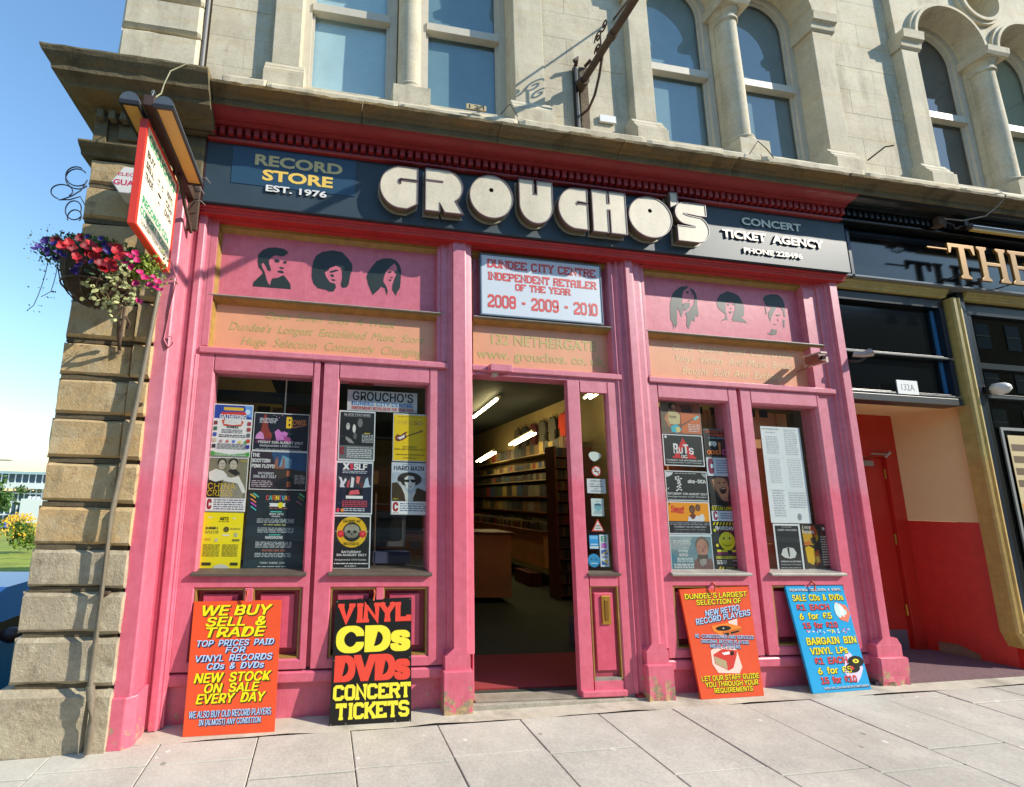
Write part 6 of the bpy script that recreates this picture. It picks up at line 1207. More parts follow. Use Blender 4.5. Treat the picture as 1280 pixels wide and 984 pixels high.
# second window
gp_ = poster("white GROUCHO'S sign with blue and red lines, at the top of the second window", .171, .756, .707, .880, (196,198,196), [T(BK, "GROUCHO'S", .07,.50,.94,.93,.03), T((30,120,190), 'DUNDEE CITY CENTRE', .06,.26,.94,.44,.045), T((196,40,50), 'INDEPENDENT RETAILER OF THE YEAR 2008', .06,.06,.94,.21,.03)], y=.16, grp='', cat='sign', name='window_sign')
poster('small red label strip at the top left of the second window', .184, .381, .912, .952, (150,36,34), [T((200,120,110), 'AABLE', .08,.2,.55,.8,.02), ('r', (100,20,24), (.6,.2,.95,.8))], grp='', cat='label', name='label_strip')
poster('dark portrait poster headed BLACK FEATHERS, top left in the second window', .109, .403, .291, .696, (206,212,214), [('r', (22,26,28), (.03,.30,.97,.97)), ('r', (96,104,104), (.03,.03,.97,.30)), T((206,206,206), 'BLACK FEATHERS', .14,.90,.86,.945,.02), ('r', (206,206,206), (.14,.885,.86,.888)), ('E', (196,196,190), (.25,.68,.05,.07)), ('E', (214,212,206), (.42,.64,.045,.085)), ('E', (120,120,118), (.58,.76,.07,.09)), ('E', (96,96,92), (.45,.49,.05,.07)), ('p', (150,150,146), [(.2,.48),(.35,.42),(.44,.34),(.3,.35),(.2,.42)]), ('r', (30,32,32), (.22,.70,.29,.71)), ('r', (214,190,40), (.70,.545,.86,.56)), ('L', (190,196,196), (.64,.36,.95,.53,6)), Cmark(.05,.13,.17,.26), T(W_, 'Wednesday September 6th', .24,.245,.96,.275,.02), ('L', (206,210,210), (.24,.05,.92,.235,5))])
poster('navy poster with white XSLF lettering over a strip of band photos, in the second window', .100, .396, -.129, .287, (206,212,214), [('r', (26,34,56), (.03,.03,.97,.96)), T(W_, 'X', .18,.84,.36,.95,.09), T((214,60,80), 's', .37,.84,.46,.95,.08), T(W_, 'SLF', .47,.84,.84,.95,.07), ('L', (190,196,206), (.18,.76,.84,.82,2)), ('r', (50,50,60), (.03,.50,.97,.72)), ('p', (206,214,220), [(.08,.7),(.16,.68),(.2,.6),(.26,.68),(.3,.64),(.22,.54),(.26,.5),(.12,.5),(.14,.6)]), ('p', (200,80,90), [(.32,.6),(.38,.66),(.36,.5),(.3,.5)]), ('p', (214,216,214), [(.42,.7),(.5,.68),(.48,.5),(.40,.5)]), ('p', (224,120,110), [(.56,.72),(.66,.7),(.62,.56),(.55,.6)]), ('p', (180,200,214), [(.80,.66),(.86,.7),(.9,.56),(.95,.52),(.74,.5)]), ('r', (110,60,60), (.66,.5,.74,.6)), ('r', (16,16,20), (.30,.34,.74,.48)), ('p', (214,90,100), [(.36,.36),(.66,.38),(.62,.46),(.4,.44)]), ('r', W_, (.29,.29,.74,.345)), ('L', (206,80,96), (.2,.13,.86,.26,4)), ('L', (200,206,214), (.24,.05,.8,.12,2)), ('r', (210,60,90), (.06,.04,.13,.11)), ('e', (230,140,60), (.21,.075,.045))])
poster('black poster with a grey skull and red roses in a yellow ring', .096, .390, -.545, -.135, (214,218,218), [('r', (26,28,28), (.03,.03,.97,.97)), ('e', (216,176,24), (.5,.685,.40)), ('e', (30,32,28), (.5,.685,.25)), ('E', (150,150,130), (.5,.73,.20,.10)), ('p', (120,122,104), [(.30,.70),(.70,.70),(.66,.62),(.58,.58),(.42,.58),(.34,.62)]), ('E', (34,34,30), (.42,.69,.045,.03)), ('E', (34,34,30), (.58,.69,.045,.03)), ('p', (34,34,30), [(.5,.675),(.53,.63),(.47,.63)]), ('r', (176,170,150), (.06,.69,.34,.705)), ('r', (176,170,150), (.66,.69,.94,.705)), ('e', (196,30,40), (.21,.65,.09)), ('e', (196,30,40), (.79,.65,.09)), ('e', (226,70,70), (.21,.655,.045)), ('e', (226,70,70), (.79,.655,.045)), ('p', (50,90,40), [(.28,.60),(.34,.63),(.33,.59)]), ('p', (50,90,40), [(.86,.60),(.92,.64),(.9,.58)]), T((60,50,16), "GUNS N'", .27,.86,.73,.915,.02), T((60,50,16), 'ROSES', .30,.445,.70,.495,.02), T(W_, 'SATURDAY', .24,.30,.76,.34,.045), T(W_, '5th AUGUST 2017', .12,.245,.90,.285,.045), T((214,214,214), 'beatgenerator LIVE! Dundee', .08,.155,.9,.195,.02), ('L', W_, (.06,.09,.94,.125,1)), ('L', W_, (.34,.05,.64,.075,1))])
poster('yellow poster with a red and white electric guitar, top right of the second window', .550, .842, .299, .694, (196,200,200), [('r', (226,192,10), (.02,.02,.97,.97)), ('L', (110,90,10), (.14,.925,.84,.945,1)), T((206,170,60), 'HENDER', .08,.77,.58,.85,.01), T((196,100,40), 'S', .60,.77,.68,.85,.03), T((120,60,140), 'O', .70,.77,.80,.85,.0), T((206,170,60), 'N', .82,.77,.92,.85,.01), ('p', (120,50,40), [(.06,.50),(.12,.56),(.22,.54),(.32,.60),(.42,.63),(.36,.56),(.40,.50),(.28,.44),(.16,.41),(.08,.43)]), ('p', (220,220,210), [(.12,.49),(.22,.51),(.33,.56),(.33,.50),(.2,.45)]), ('p', (90,60,40), [(.34,.52),(.78,.645),(.78,.62),(.34,.50)]), ('p', (150,110,60), [(.76,.65),(.86,.67),(.84,.63),(.76,.61)]), T((90,76,20), 'SATURDAY', .28,.29,.70,.32,.02), T((90,76,20), '30th SEPTEMBER 2017', .05,.235,.93,.27,.02), ('L', (120,100,20), (.1,.12,.9,.16,1)), ('L', (120,100,20), (.3,.06,.7,.09,1))])
poster('HARD RAIN poster of a curly-haired man in sunglasses, right of the second window', .545, .842, -.126, .290, (192,200,208), [T((60,60,64), 'HARD RAIN', .06,.85,.90,.935,.035), ('L', (120,120,124), (.3,.955,.7,.975,1)), ('r', (176,190,200), (.02,.26,.98,.81)), ('E', (46,40,34), (.50,.68,.34,.135)), ('E', (30,26,22), (.28,.66,.08,.06)), ('p', (206,206,200), [(.36,.70),(.46,.75),(.6,.74),(.67,.66),(.64,.54),(.54,.46),(.44,.50),(.37,.60)]), ('p', (16,16,16), [(.36,.67),(.49,.675),(.49,.625),(.40,.62),(.36,.64)]), ('p', (16,16,16), [(.53,.675),(.67,.68),(.67,.63),(.60,.61),(.53,.64)]), ('p', (16,16,16), [(.48,.672),(.54,.672),(.54,.662),(.48,.662)]), ('p', (90,70,64), [(.46,.545),(.58,.545),(.52,.53)]), ('p', (60,44,22), [(.02,.60),(.16,.62),(.34,.46),(.42,.26),(.02,.26)]), ('p', (60,44,22), [(.98,.45),(.72,.52),(.62,.42),(.60,.26),(.98,.26)]), ('p', (200,200,194), [(.20,.64),(.26,.62),(.42,.44),(.55,.40),(.62,.48),(.68,.44),(.56,.26),(.40,.26),(.36,.40)]), ('r', W_, (.02,.015,.98,.25)), Cmark(.05,.07,.20,.23,(160,30,40)), ('L', (96,110,140), (.25,.06,.96,.23,4)), T((206,196,40), 'DUNDEE', .04,.285,.2,.31,.02), ('L', (140,60,60), (.06,.03,.2,.05,1))])
# third window
poster('orange photo poster of a man with a turquoise guitar, top left of the third window', 2.992, 3.395, .638, .930, (150,140,134), [('r', (150,80,56), (.01,.015,.985,.98)), ('p', (110,96,76), [(.01,.98),(.22,.98),(.2,.02),(.01,.02)]), ('p', (206,110,60), [(.5,.7),(.98,.6),(.98,.02),(.5,.02)]), ('E', (40,30,26), (.30,.87,.11,.11)), ('E', (186,130,100), (.335,.84,.055,.075)), ('p', (206,190,140), [(.2,.70),(.36,.72),(.48,.6),(.46,.3),(.2,.28),(.14,.5)]), ('p', (190,130,90), [(.14,.62),(.2,.66),(.18,.4),(.24,.2),(.18,.2),(.08,.45)]), T((50,44,36), 'Stone', .20,.48,.38,.57,.02), ('p', (60,176,190), [(.22,.20),(.34,.30),(.42,.26),(.50,.12),(.38,.02),(.24,.04)]), ('p', (226,206,130), [(.34,.18),(.44,.22),(.46,.06),(.36,.04)]), ('p', (90,80,70), [(.44,.24),(.82,.52),(.82,.49),(.46,.2)]), ('p', (120,200,200), [(.80,.50),(.92,.60),(.96,.54),(.84,.44)]), T((74,44,36), 'MIKE', .5,.80,.84,.92,.04), T((74,44,36), 'BROOKFIELD', .52,.66,.80,.78,.04), ('L', (224,200,190), (.66,.06,.95,.32,5))])
poster('black poster with white RUTS DC lettering over a red triangle, in the third window', 2.990, 3.393, .347, .630, (226,228,228), [('r', (24,30,32), (.025,.03,.975,.97)), ('e', W_, (.08,.91,.03)), ('p', (206,34,40), [(.50,.90),(.25,.28),(.38,.28),(.50,.62),(.62,.28),(.78,.28)]), ('r', (206,34,40), (.22,.24,.80,.30)), T(W_, 'R', .25,.40,.37,.70,.05), T(W_, 'U', .38,.40,.48,.58,.05), T(W_, 'T', .49,.40,.62,.68,.05), T(W_, 'S', .63,.38,.75,.58,.05), T(W_, 'DC', .43,.25,.58,.35,.05), T(W_, 'THURSDAY 14th SEPTEMBER 2017', .05,.155,.95,.20,.04), T((210,214,214), 'beatgenerator LIVE! Dundee', .08,.075,.92,.13,.02)])
poster('dark poster with white aka-SKA lettering and a chequered figure, in the third window', 2.986, 3.402, .040, .303, (222,226,226), [('r', (26,32,32), (.02,.03,.98,.97)), T(W_, 'aka-SKA', .53,.60,.96,.72,.05), ('L', (200,206,206), (.24,.90,.74,.93,1)), ('p', (206,210,210), [(.02,.95),(.2,.94),(.16,.86),(.08,.80),(.02,.78)]), ('p', (150,156,156), [(.86,.95),(.9,.84),(.98,.76),(.98,.92)]), T(W_, 'SATURDAY 12th AUGUST 2017', .03,.20,.96,.27,.04), T((210,214,214), 'beatgenerator LIVE! Dundee', .04,.10,.94,.165,.02), ('L', (160,166,166), (.06,.04,.9,.06,1)), ('p', (200,206,206), [(.03,.40),(.08,.44),(.05,.36)])]+[('p', W_, [(x, y), (x+.03, y+.03), (x+.06, y), (x+.03, y-.03)]) for x, y in [(.22,.78),(.28,.80),(.22,.72),(.28,.72),(.34,.74),(.30,.66),(.26,.66),(.30,.60),(.26,.58),(.32,.54),(.28,.50),(.24,.46),(.30,.44),(.26,.38),(.32,.36),(.22,.34)]])
poster('orange poster of two men in white vests with red script lettering, in the third window', 2.982, 3.400, -.246, .033, (226,228,228), [('r', (232,150,16), (.02,.40,.97,.97)), ('r', (24,28,32), (.02,.03,.97,.40)), T((206,50,40), 'Sweat!', .08,.66,.40,.88,.04,rise=-.1,shear=.3), ('e', (60,60,50), (.06,.92,.02)), ('E', (60,36,24), (.58,.77,.07,.13)), ('E', (120,76,50), (.58,.76,.05,.09)), ('E', (70,44,30), (.72,.82,.06,.11)), ('E', (130,84,56), (.72,.81,.042,.08)), ('p', (214,216,216), [(.46,.40),(.48,.54),(.52,.56),(.55,.48),(.62,.48),(.66,.58),(.72,.56),(.82,.64),(.86,.52),(.84,.40)]), ('p', (120,60,40), [(.50,.58),(.56,.46),(.62,.48),(.66,.58),(.6,.66)]), T((190,196,206), '40TH ANNIVERSARY TOUR 1977 - 2017', .03,.33,.96,.37,.02), ('L', (200,200,206), (.05,.285,.96,.31,1)), T((206,206,210), 'THURSDAY 5th OCTOBER 2017', .12,.20,.88,.25,.03), T((170,176,180), 'beatgenerator LIVE! Dundee', .14,.11,.84,.165,.01), ('L', (150,150,156), (.1,.05,.85,.07,1))])
poster('pale blue-grey poster of a grey-bearded man, bottom left of the third window', 2.980, 3.392, -.551, -.250, (200,214,218), [('r', (110,140,146), (.02,.03,.98,.95)), ('p', (150,166,164), [(.02,.95),(.55,.95),(.4,.5),(.02,.6)]), ('p', (70,130,146), [(.02,.5),(.15,.4),(.12,.03),(.02,.03)]), ('p', (120,86,80), [(.50,.03),(.56,.3),(.62,.34),(.7,.12),(.84,.3),(.94,.36),(.98,.2),(.98,.03)]), ('E', (110,96,84), (.76,.72,.165,.24)), ('E', (176,130,110), (.75,.62,.135,.26)), ('p', (84,72,62), [(.62,.40),(.66,.46),(.76,.44),(.86,.46),(.88,.40),(.84,.24),(.72,.16),(.64,.26)]), ('p', (150,146,138), [(.66,.30),(.76,.34),(.84,.32),(.82,.2),(.74,.12),(.68,.18)]), ('E', (60,48,44), (.69,.66,.02,.012)), ('E', (60,48,44), (.82,.66,.02,.012)), ('p', (150,104,88), [(.74,.62),(.78,.62),(.79,.52),(.73,.52)]), ('L', W_, (.08,.80,.48,.84,1)), T(W_, 'ROY HARPER', .08,.70,.50,.78,.01), T((206,220,220), 'LIVE', .22,.60,.38,.66,.02), ('L', (206,220,220), (.18,.50,.40,.58,2)), T(W_, 'BAND', .2,.40,.40,.48,.03), ('L', (206,220,220), (.14,.24,.5,.36,3)), ('L', W_, (.06,.06,.52,.2,3))])
poster('black poster with orange lettering ORANGE CLAW HAMMER, top right of the third window', 3.411, 3.701, .438, .696, (110,112,110), [('r', (28,26,28), (.02,.02,.98,.96)), T((216,90,40), 'ORANGE CLAW', .05,.86,.95,.94,.03), T((216,90,40), 'HAMMER', .20,.74,.78,.83,.03), T((160,200,220), 'MAIN SUPPORT', .16,.65,.80,.71,.02), ('p', (206,206,200), [(.14,.5),(.2,.56),(.4,.56),(.44,.46),(.34,.36),(.28,.42),(.16,.38)]), ('p', (206,120,60), [(.48,.54),(.56,.54),(.54,.1),(.48,.1)]), T((230,120,40), 'OCHI', .06,.1,.46,.24,.07), ('e', (206,70,150), (.68,.19,.09)), ('e', (28,26,28), (.68,.19,.05)), ('p', (96,76,80), [(.7,.5),(.8,.56),(.95,.1),(.86,.1)])])
poster('white strip with a maroon C, between the posters at the right of the third window', 3.411, 3.700, .268, .434, (206,214,222), [Cmark(.05,.15,.24,.92,(130,30,70)), ('L', (120,130,160), (.34,.12,.95,.9,6))], cat='notice', name='notice')
poster('dark poster of a laughing singer at a microphone over yellow STAN URBAN lettering', 3.414, 3.700, -.128, .262, (28,36,36), [('p', (90,70,56), [(.05,.93),(.5,1),(.75,.95),(.8,.75),(.3,.5),(.1,.8)]), ('p', (196,140,104), [(.12,.92),(.30,.99),(.55,.97),(.66,.88),(.70,.74),(.66,.62),(.62,.52),(.48,.50),(.34,.58),(.24,.70)]), ('p', (60,26,22), [(.36,.72),(.52,.78),(.62,.74),(.58,.64),(.46,.60),(.38,.65)]), ('p', (206,180,160), [(.40,.72),(.52,.76),(.60,.735),(.5,.72)]), ('E', (70,44,36), (.36,.86,.05,.015)), ('E', (70,44,36), (.56,.87,.05,.015)), ('p', (176,120,90), [(.34,.56),(.62,.52),(.66,.44),(.4,.45)]), ('p', (14,18,20), [(.02,.62),(.2,.56),(.35,.52),(.5,.44),(.68,.46),(.86,.38),(.95,.33),(.02,.33)]), ('e', (96,100,96), (.80,.66,.075)), ('p', (110,112,108), [(.82,.64),(.85,.66),(.99,.50),(.96,.48)]), ('L', (150,156,60), (.72,.72,.94,.96,5)), T((226,206,30), 'STAN URBAN', .02,.245,.96,.32,.04), ('L', W_, (.04,.33,.36,.35,1)), ('r', (200,210,220), (.0,.0,1,.225)), Cmark(.05,.03,.2,.21,(130,30,70)), ('L', (110,120,150), (.3,.04,.95,.19,3))])
poster('black RAVEDAVE poster with a yellow smiley face and hazard stripes, in the third window', 3.397, 3.700, -.548, -.134, (28,32,30), [T(W_, 'RAVEDAVE', .14,.83,.82,.905,.05), T((216,60,100), 'BACK TO THE OLD SKOOL', .2,.79,.78,.815,.01), ('e', (226,216,20), (.48,.60,.26)), ('E', (30,32,26), (.38,.655,.028,.026)), ('E', (30,32,26), (.57,.655,.028,.026)), ('p', (30,32,26), [(.30,.57),(.36,.53),(.48,.505),(.60,.53),(.66,.57),(.60,.515),(.48,.488),(.36,.515)]), ('r', (216,206,40), (.12,.375,.46,.42)), ('r', (216,206,40), (.60,.375,.92,.42)), ('r', (130,30,90), (.12,.325,.46,.37)), ('r', (130,30,90), (.60,.325,.92,.37)), ('r', (216,206,40), (.08,.235,.94,.29)), T((40,40,30), 'SUNDAY 3rd AUGUST', .10,.24,.92,.285,.03), ('L', W_, (.08,.12,.4,.21,3)), ('L', (200,206,206), (.6,.18,.94,.21,1)), ('L', (200,206,206), (.6,.1,.94,.12,1)), T((216,206,40), 'COCKTAIL', .36,.035,.66,.07,.02), ('e', (190,206,40), (.10,.82,.045)), ('e', (226,210,40), (.14,.51,.045)), ('e', (150,170,40), (.86,.86,.04)), ('e', (110,130,40), (.84,.48,.045))]+
  [('p', (216,200,20), [(.05+.105*i,.93),(.10+.105*i,.99),(.15+.105*i,.99),(.10+.105*i,.93)]) for i in range(8)]+[('p', (216,200,20), [(.10+a,.01),(.15+a,.075),(.20+a,.075),(.15+a,.01)]) for a in (0, .1, .58, .68, .78)])
# fourth window
poster('long white list sheet with faint columns of print, in the right-most window', 4.012, 4.436, -.135, .748, (226,230,230), [T((96,100,106), 'FORTHCOMING SHOWS', .03,.965,.46,.98,.01), T((130,134,140), 'DUNDEE', .12,.93,.36,.943,.0), ('L', (186,190,196), (.1,.70,.42,.90,12)), ('L', (186,190,196), (.58,.70,.9,.98,14)), ('L', (196,200,206), (.12,.40,.4,.66,12)), ('L', (200,204,208), (.58,.36,.92,.66,12)), ('L', (190,194,200), (.12,.06,.4,.34,11)), ('L', (190,194,200), (.52,.15,.94,.32,7)), ('E', (150,154,160), (.72,.065,.05,.035)), ('r', (206,210,212), (.02,.668,.98,.670)), ('r', (206,210,212), (.02,.335,.98,.337)), ('r', (210,214,216), (.497,.02,.5,.98))])
poster('black and white flyer, bottom left of the right-most window', 4.025, 4.305, -.552, -.142, (222,226,226), [('r', (28,30,32), (.06,.03,.93,.96)), ('L', (190,190,190), (.3,.92,.7,.94,1)), T((214,214,214), 'JAMES YOUR GREG', .14,.85,.86,.885,.03), ('p', (206,206,200), [(.18,.34),(.26,.46),(.46,.50),(.66,.48),(.76,.38),(.68,.28),(.5,.26),(.3,.28)]), ('p', (30,30,30), [(.42,.48),(.5,.5),(.5,.32),(.46,.28)]), ('e', (20,20,20), (.78,.36,.03)), T(W_, 'WEDNESDAY 6th SEPTEMBER', .14,.185,.88,.215,.03), T((200,200,200), 'beatgenerator LIVE! Dundee', .14,.115,.86,.15,.01), ('L', (180,180,180), (.12,.05,.88,.08,1))])
poster('poster of yellow and orange flowers headed LUCY FRANCES, bottom right of the right-most window', 4.316, 4.594, -.558, -.142, (56,46,34), [('p', (196,150,20), [(.02,.9),(.2,.8),(.5,.95),(.62,.7),(.4,.55),(.05,.6)]), ('p', (176,70,24), [(.3,.95),(.5,.98),(.62,.8),(.42,.72)]), ('p', (214,170,16), [(.06,.5),(.2,.54),(.4,.48),(.46,.3),(.3,.14),(.1,.2)]), ('p', (190,84,24), [(.40,.4),(.55,.46),(.60,.2),(.4,.12)]), ('p', (226,186,40), [(.42,.3),(.52,.34),(.55,.22),(.44,.18)]), ('p', (60,40,20), [(.3,.7),(.5,.74),(.52,.6),(.34,.58)]), ('p', (196,110,30), [(.05,.62),(.3,.66),(.28,.56),(.05,.54)]), T(W_, 'Lucy', .05,.89,.36,.97,.02), T(W_, 'Frances', .02,.80,.46,.88,.02), ('e', (200,206,200), (.84,.91,.05)), ('L', (196,196,180), (.68,.12,.97,.76,12)), ('L', (200,200,190), (.1,.03,.9,.07,1))])
# stickers on the narrow side light
gs = 'stickers on the narrow glazed side light'
def stick(lab, x0, x1, z0, z1, bg, ops): return poster(lab, x0, x1, z0, z1, bg, ops, y=.0905, grp=gs, cat='sticker', name='sticker')
o = MB().mat(K(206,214,206)); PLs = Plane((2.245, .0905, .354), (.12, 0, 0), (0, 0, .085), (0, -1, 0)); shape(o, PLs, 0, [(0,.7),(.15,.95),(.5,1),(.85,.85),(1,.6),(.85,.35),(.6,.1),(.4,0),(.2,.15),(.05,.4)]); o = o.build('sticker'); tag(o, 'pale plectrum-shaped sticker, topmost on the narrow side light', 'sticker', gs)
o = MB().mat(K(200,50,40)).disc(2.31, .0905, .272, .046, 24).mat(K(214,220,214)).disc(2.31, .0902, .272, .036, 24).mat(K(40,44,44)); PLn = Plane((2.264, .0899, .226), (.092, 0, 0), (0, 0, .092), (0, -1, 0)); shape(o, PLn, 0, [(.25,.42),(.75,.42),(.75,.5),(.25,.5)]); shape(o, PLn, 0, [(.3,.6),(.36,.72),(.5,.66),(.45,.6)]); o.mat(K(200,50,40)); shape(o, PLn, .0004, [(.2,.76),(.26,.82),(.8,.24),(.74,.18)]); o = o.build('sticker'); tag(o, 'round red-ringed no smoking sticker on the narrow side light', 'sticker', gs)
stick('white opening hours notice on the narrow side light', 2.217, 2.388, .084, .206, (204,210,212), [T((60,66,76), 'OPENING HOURS', .18,.80,.82,.90,.02), T((80,86,96), 'MONDAY - SATURDAY', .14,.60,.86,.68,.01), ('L', (90,96,106), (.18,.40,.84,.54,1)), T((80,86,96), 'SUNDAY', .34,.27,.64,.34,.01), ('L', (90,96,106), (.2,.1,.8,.2,1))])
stick('pale card with a dark bar on a blue disc, on the narrow side light', 2.246, 2.360, -.105, .041, (196,210,206), [('e', (120,176,186), (.52,.52,.30)), ('r', (30,60,90), (.26,.60,.80,.68)), ('L', (140,160,170), (.2,.1,.86,.3,3)), ('L', (140,160,170), (.36,.80,.66,.86,1))])
o = MB().mat(K(206,60,40)); PLt = Plane((2.237, .0905, -.230), (.12, 0, 0), (0, 0, .104), (0, -1, 0)); shape(o, PLt, 0, [(0,0),(1,0),(.5,1)]); o.mat(K(220,214,210)); shape(o, PLt, .0003, [(.14,.08),(.86,.08),(.5,.84)]); o.mat(K(90,90,90))
for z in (.2, .32, .44): rect(o, PLt, .0006, .3+.2*(z-.2), z, .7-.2*(z-.2), z+.05)
o = o.build('sticker'); tag(o, 'red-edged white warning triangle sticker on the narrow side light', 'sticker', gs)
stick('square blue sticker above the round one on the narrow side light', 2.213, 2.294, -.372, -.262, (40,150,214), [('r', (120,190,230), (.05,.72,.95,.95)), ('r', (200,214,214), (.02,.02,.98,.2)), ('L', (220,236,240), (.1,.25,.9,.4,1))])
o = MB().mat(K(30,140,190)).disc(2.245, .0905, -.465, .054, 24); o.mat(K(20,90,130)); 
for a, b in ((-.02, .01), (.02, .01)): o.disc(2.245+a, .0901, -.465+b, .009, 10)
o.mat(K(200,226,230)).add([(2.215,.0901,-.49),(2.275,.0901,-.49),(2.275,.0901,-.484),(2.215,.0901,-.484)], [(0,1,2,3)]); o = o.build('sticker'); tag(o, 'round bright blue sticker at the bottom of the narrow side light', 'sticker', gs)
stick('tall white strip of four coloured payment emblems on the narrow side light', 2.303, 2.382, -.515, -.256, (206,214,220), [('r', (20,150,110), (.2,.78,.8,.95)), T(W_, 'S', .36,.80,.64,.93,.05), ('r', (200,110,190), (.2,.58,.8,.73)), ('r', (60,100,180), (.15,.38,.85,.52)), ('p', (226,196,50), [(.15,.38),(.85,.52),(.85,.46),(.35,.38)]), T((40,70,140), 'VISA', .18,.27,.82,.33,.03), ('p', (40,90,160), [(.15,.06),(.85,.06),(.15,.2)]), ('p', (226,196,50), [(.85,.2),(.3,.2),(.85,.09)])])

# ================================================================== street behind the corner, at the far left
of = root('office_building', 'distant modern glass office block with flat white roof beyond the grass', 'building', (-64, 90, -6))
M_ofg = P('office_glass', (52, 80, 96), .3); M_ofw = P('office_white', (214, 220, 222), .5)
x0, x1 = -84, -50
B('ground_floor', of, M_ofg, x0, x1, 90, 104, -8.5, -.3); B('roof_slab', of, M_ofw, x0-1, x1+1.2, 88.6, 105, .2, 1.3); B('upper_storey', of, M_ofg, x0+2, x1-1, 92, 103, 1.3, 3.0); B('roof', of, P('office_roof', (150, 176, 180), .5), x0+1, x1, 91, 104, 3.0, 3.5)
wb = B('mullion', of, M_ofw, x0, x0+.18, 89.85, 90, -8, .2)
for k in range(1, 34): share(wb, 'mullion', of, k*1.0)
wb = B('transom_rail', of, M_ofw, x0, x1, 89.8, 89.9, -2.4, -2.15); share(wb, 'transom_rail', of, 0, 0, -2.4); share(wb, 'transom_rail', of, 0, 0, 1.6)
wb = B('upper_mullion', of, M_ofw, x0+2, x0+2.15, 91.85, 92, 1.3, 3.0)
for k in range(1, 26): share(wb, 'upper_mullion', of, k*1.2)
for k in range(3): MB().mat(M_ofw).tube([(-53.2+k*.7, 87, -8), (-53.2+k*.7, 87, -1.2)], .3, 10).build('column', of)
B('lobby', of, M_ofw, -54, -50.5, 86, 90, -8.5, -1.6)
rt = random.Random(5)
def tree(nm, lab, x, y, zb, h, r, mat, n=900, grp=None, trunk=True, lf=.16):
    t = root(nm, lab, 'tree' if trunk else 'bush', (x, y, zb), grp)
    if trunk:
        tr_ = MB().mat(P('bark', (70, 56, 42), .9)).tube([(x, y, zb), (x+.05*h, y, zb+h*.35), (x, y, zb+h*.8)], [h*.035, h*.025, h*.008], 8).build('trunk', t)
        for k in range(5): a = k*1.3; MB().mat(P('bark', (70, 56, 42), .9)).tube([(x, y, zb+h*(.35+.07*k)), (x+r*.7*math.cos(a), y+r*.7*math.sin(a), zb+h*(.6+.06*k))], [h*.014, h*.004], 6).build('limb', t)
    m = MB().mat(mat); cz = zb+h*(.66 if trunk else .5); cl = [(rt.gauss(0, .45), rt.gauss(0, .45), rt.gauss(0, .45), rt.uniform(.3, .5)) for _ in range(16)]
    for i in range(n):
        a, b, c_, s_ = rt.choice(cl); v = Vector((rt.gauss(0, 1), rt.gauss(0, 1), rt.gauss(0, 1))).normalized()*s_*rt.random()**.3
        q = Vector((x+(a+v.x)*r, y+(b+v.y)*r, cz+(c_+v.z)*h*(.38 if trunk else .45)))
        if q.z < zb: q.z = zb+.05
        u = Vector((rt.uniform(-1, 1), rt.uniform(-1, 1), rt.uniform(-1, 1))).normalized(); w_ = u.cross(Vector((rt.uniform(-1, 1), rt.uniform(-1, 1), rt.uniform(-1, 1)))).normalized(); s2 = lf*rt.uniform(.6, 1.3)
        m.add([q-u*s2, q+w_*s2*.6, q+u*s2, q-w_*s2*.6], [(0,1,2,3)])
    m.build('crown' if trunk else 'foliage', t, kind='stuff'); return t
tree('small_tree', 'small round green tree in front of the distant glass office', -47.5, 70, low(-47.5, 70)+.2, 5.5, 2.4, P('leaf_tree', (70, 104, 44), .8, .5, 1.5), lf=.3)
tree('bush', 'green bush covered in yellow flowers on the grass bank at the left', -15.2, 22, low(-15.2, 22)-.05, 2.1, .8, P('leaf_bush', (96, 122, 36), .8, .4, 3), 1100, trunk=False, lf=.08)
yb_ = MB().mat(P('petal_yellow', (224, 176, 20), .6, .2, 5))
for i in range(420):
    a = rt.uniform(0, 6.28); e = rt.uniform(-.1, 1.4); q = Vector((-15.2+.85*math.cos(a)*math.cos(e), 22+.85*math.sin(a)*math.cos(e), low(-15.2, 22)+1.05+.95*math.sin(e)))+Vector((rt.gauss(0,.08), rt.gauss(0,.08), rt.gauss(0,.08)))
    u = Vector((rt.uniform(-1,1), 0, rt.uniform(-1,1))).normalized()*.05; w_ = Vector((0, .03, .05)); yb_.add([q-u, q+w_, q+u, q-w_], [(0,1,2,3)])
yb_.build('flowers', [o for o in C.objects if o.name == 'bush'][0], kind='stuff')
for i, (x, y, h, r) in enumerate(((-70, 120, 9, 5), (-58, 118, 8, 5), (-44, 120, 9, 5), (-33, 105, 10, 6), (-24, 110, 9, 5))):
    tree('background_tree', ('dark green tree far behind the glass office, ' + ['first', 'second', 'third', 'fourth', 'fifth'][i] + ' from the left'), x, y, low(x, y), h, r, P('leaf_far', (52, 82, 44), .9, .4, .6), 500, 'trees far beyond the office', lf=.6)
gr = MB().mat(P('grass_blades', (150, 160, 50), .9, .4, 1.5))
for i in range(9000):
    y = 7.5+rt.random()**1.4*55; x = -(y+3.38)*rt.uniform(.74, .92)+rt.uniform(-1, .2); z = low(x, y)+.0; h = .14*rt.uniform(.5, 1.4)*(1+y/30); a = rt.random()*3.14; s_ = .03*(1+y/15)
    gr.add([(x-s_*math.cos(a), y-s_*math.sin(a), z), (x+s_*math.cos(a), y+s_*math.sin(a), z), (x+rt.uniform(-.05,.05), y, z+h)], [(0,1,2)])
tag(gr.build('grass'), 'sunlit rough grass on the slope beyond the side street', 'grass', kind='stuff')
lp = root('street_lamp', 'thin grey street lamp against the sky at the far left edge', 'street lamp', (-33.5, 45, -5))
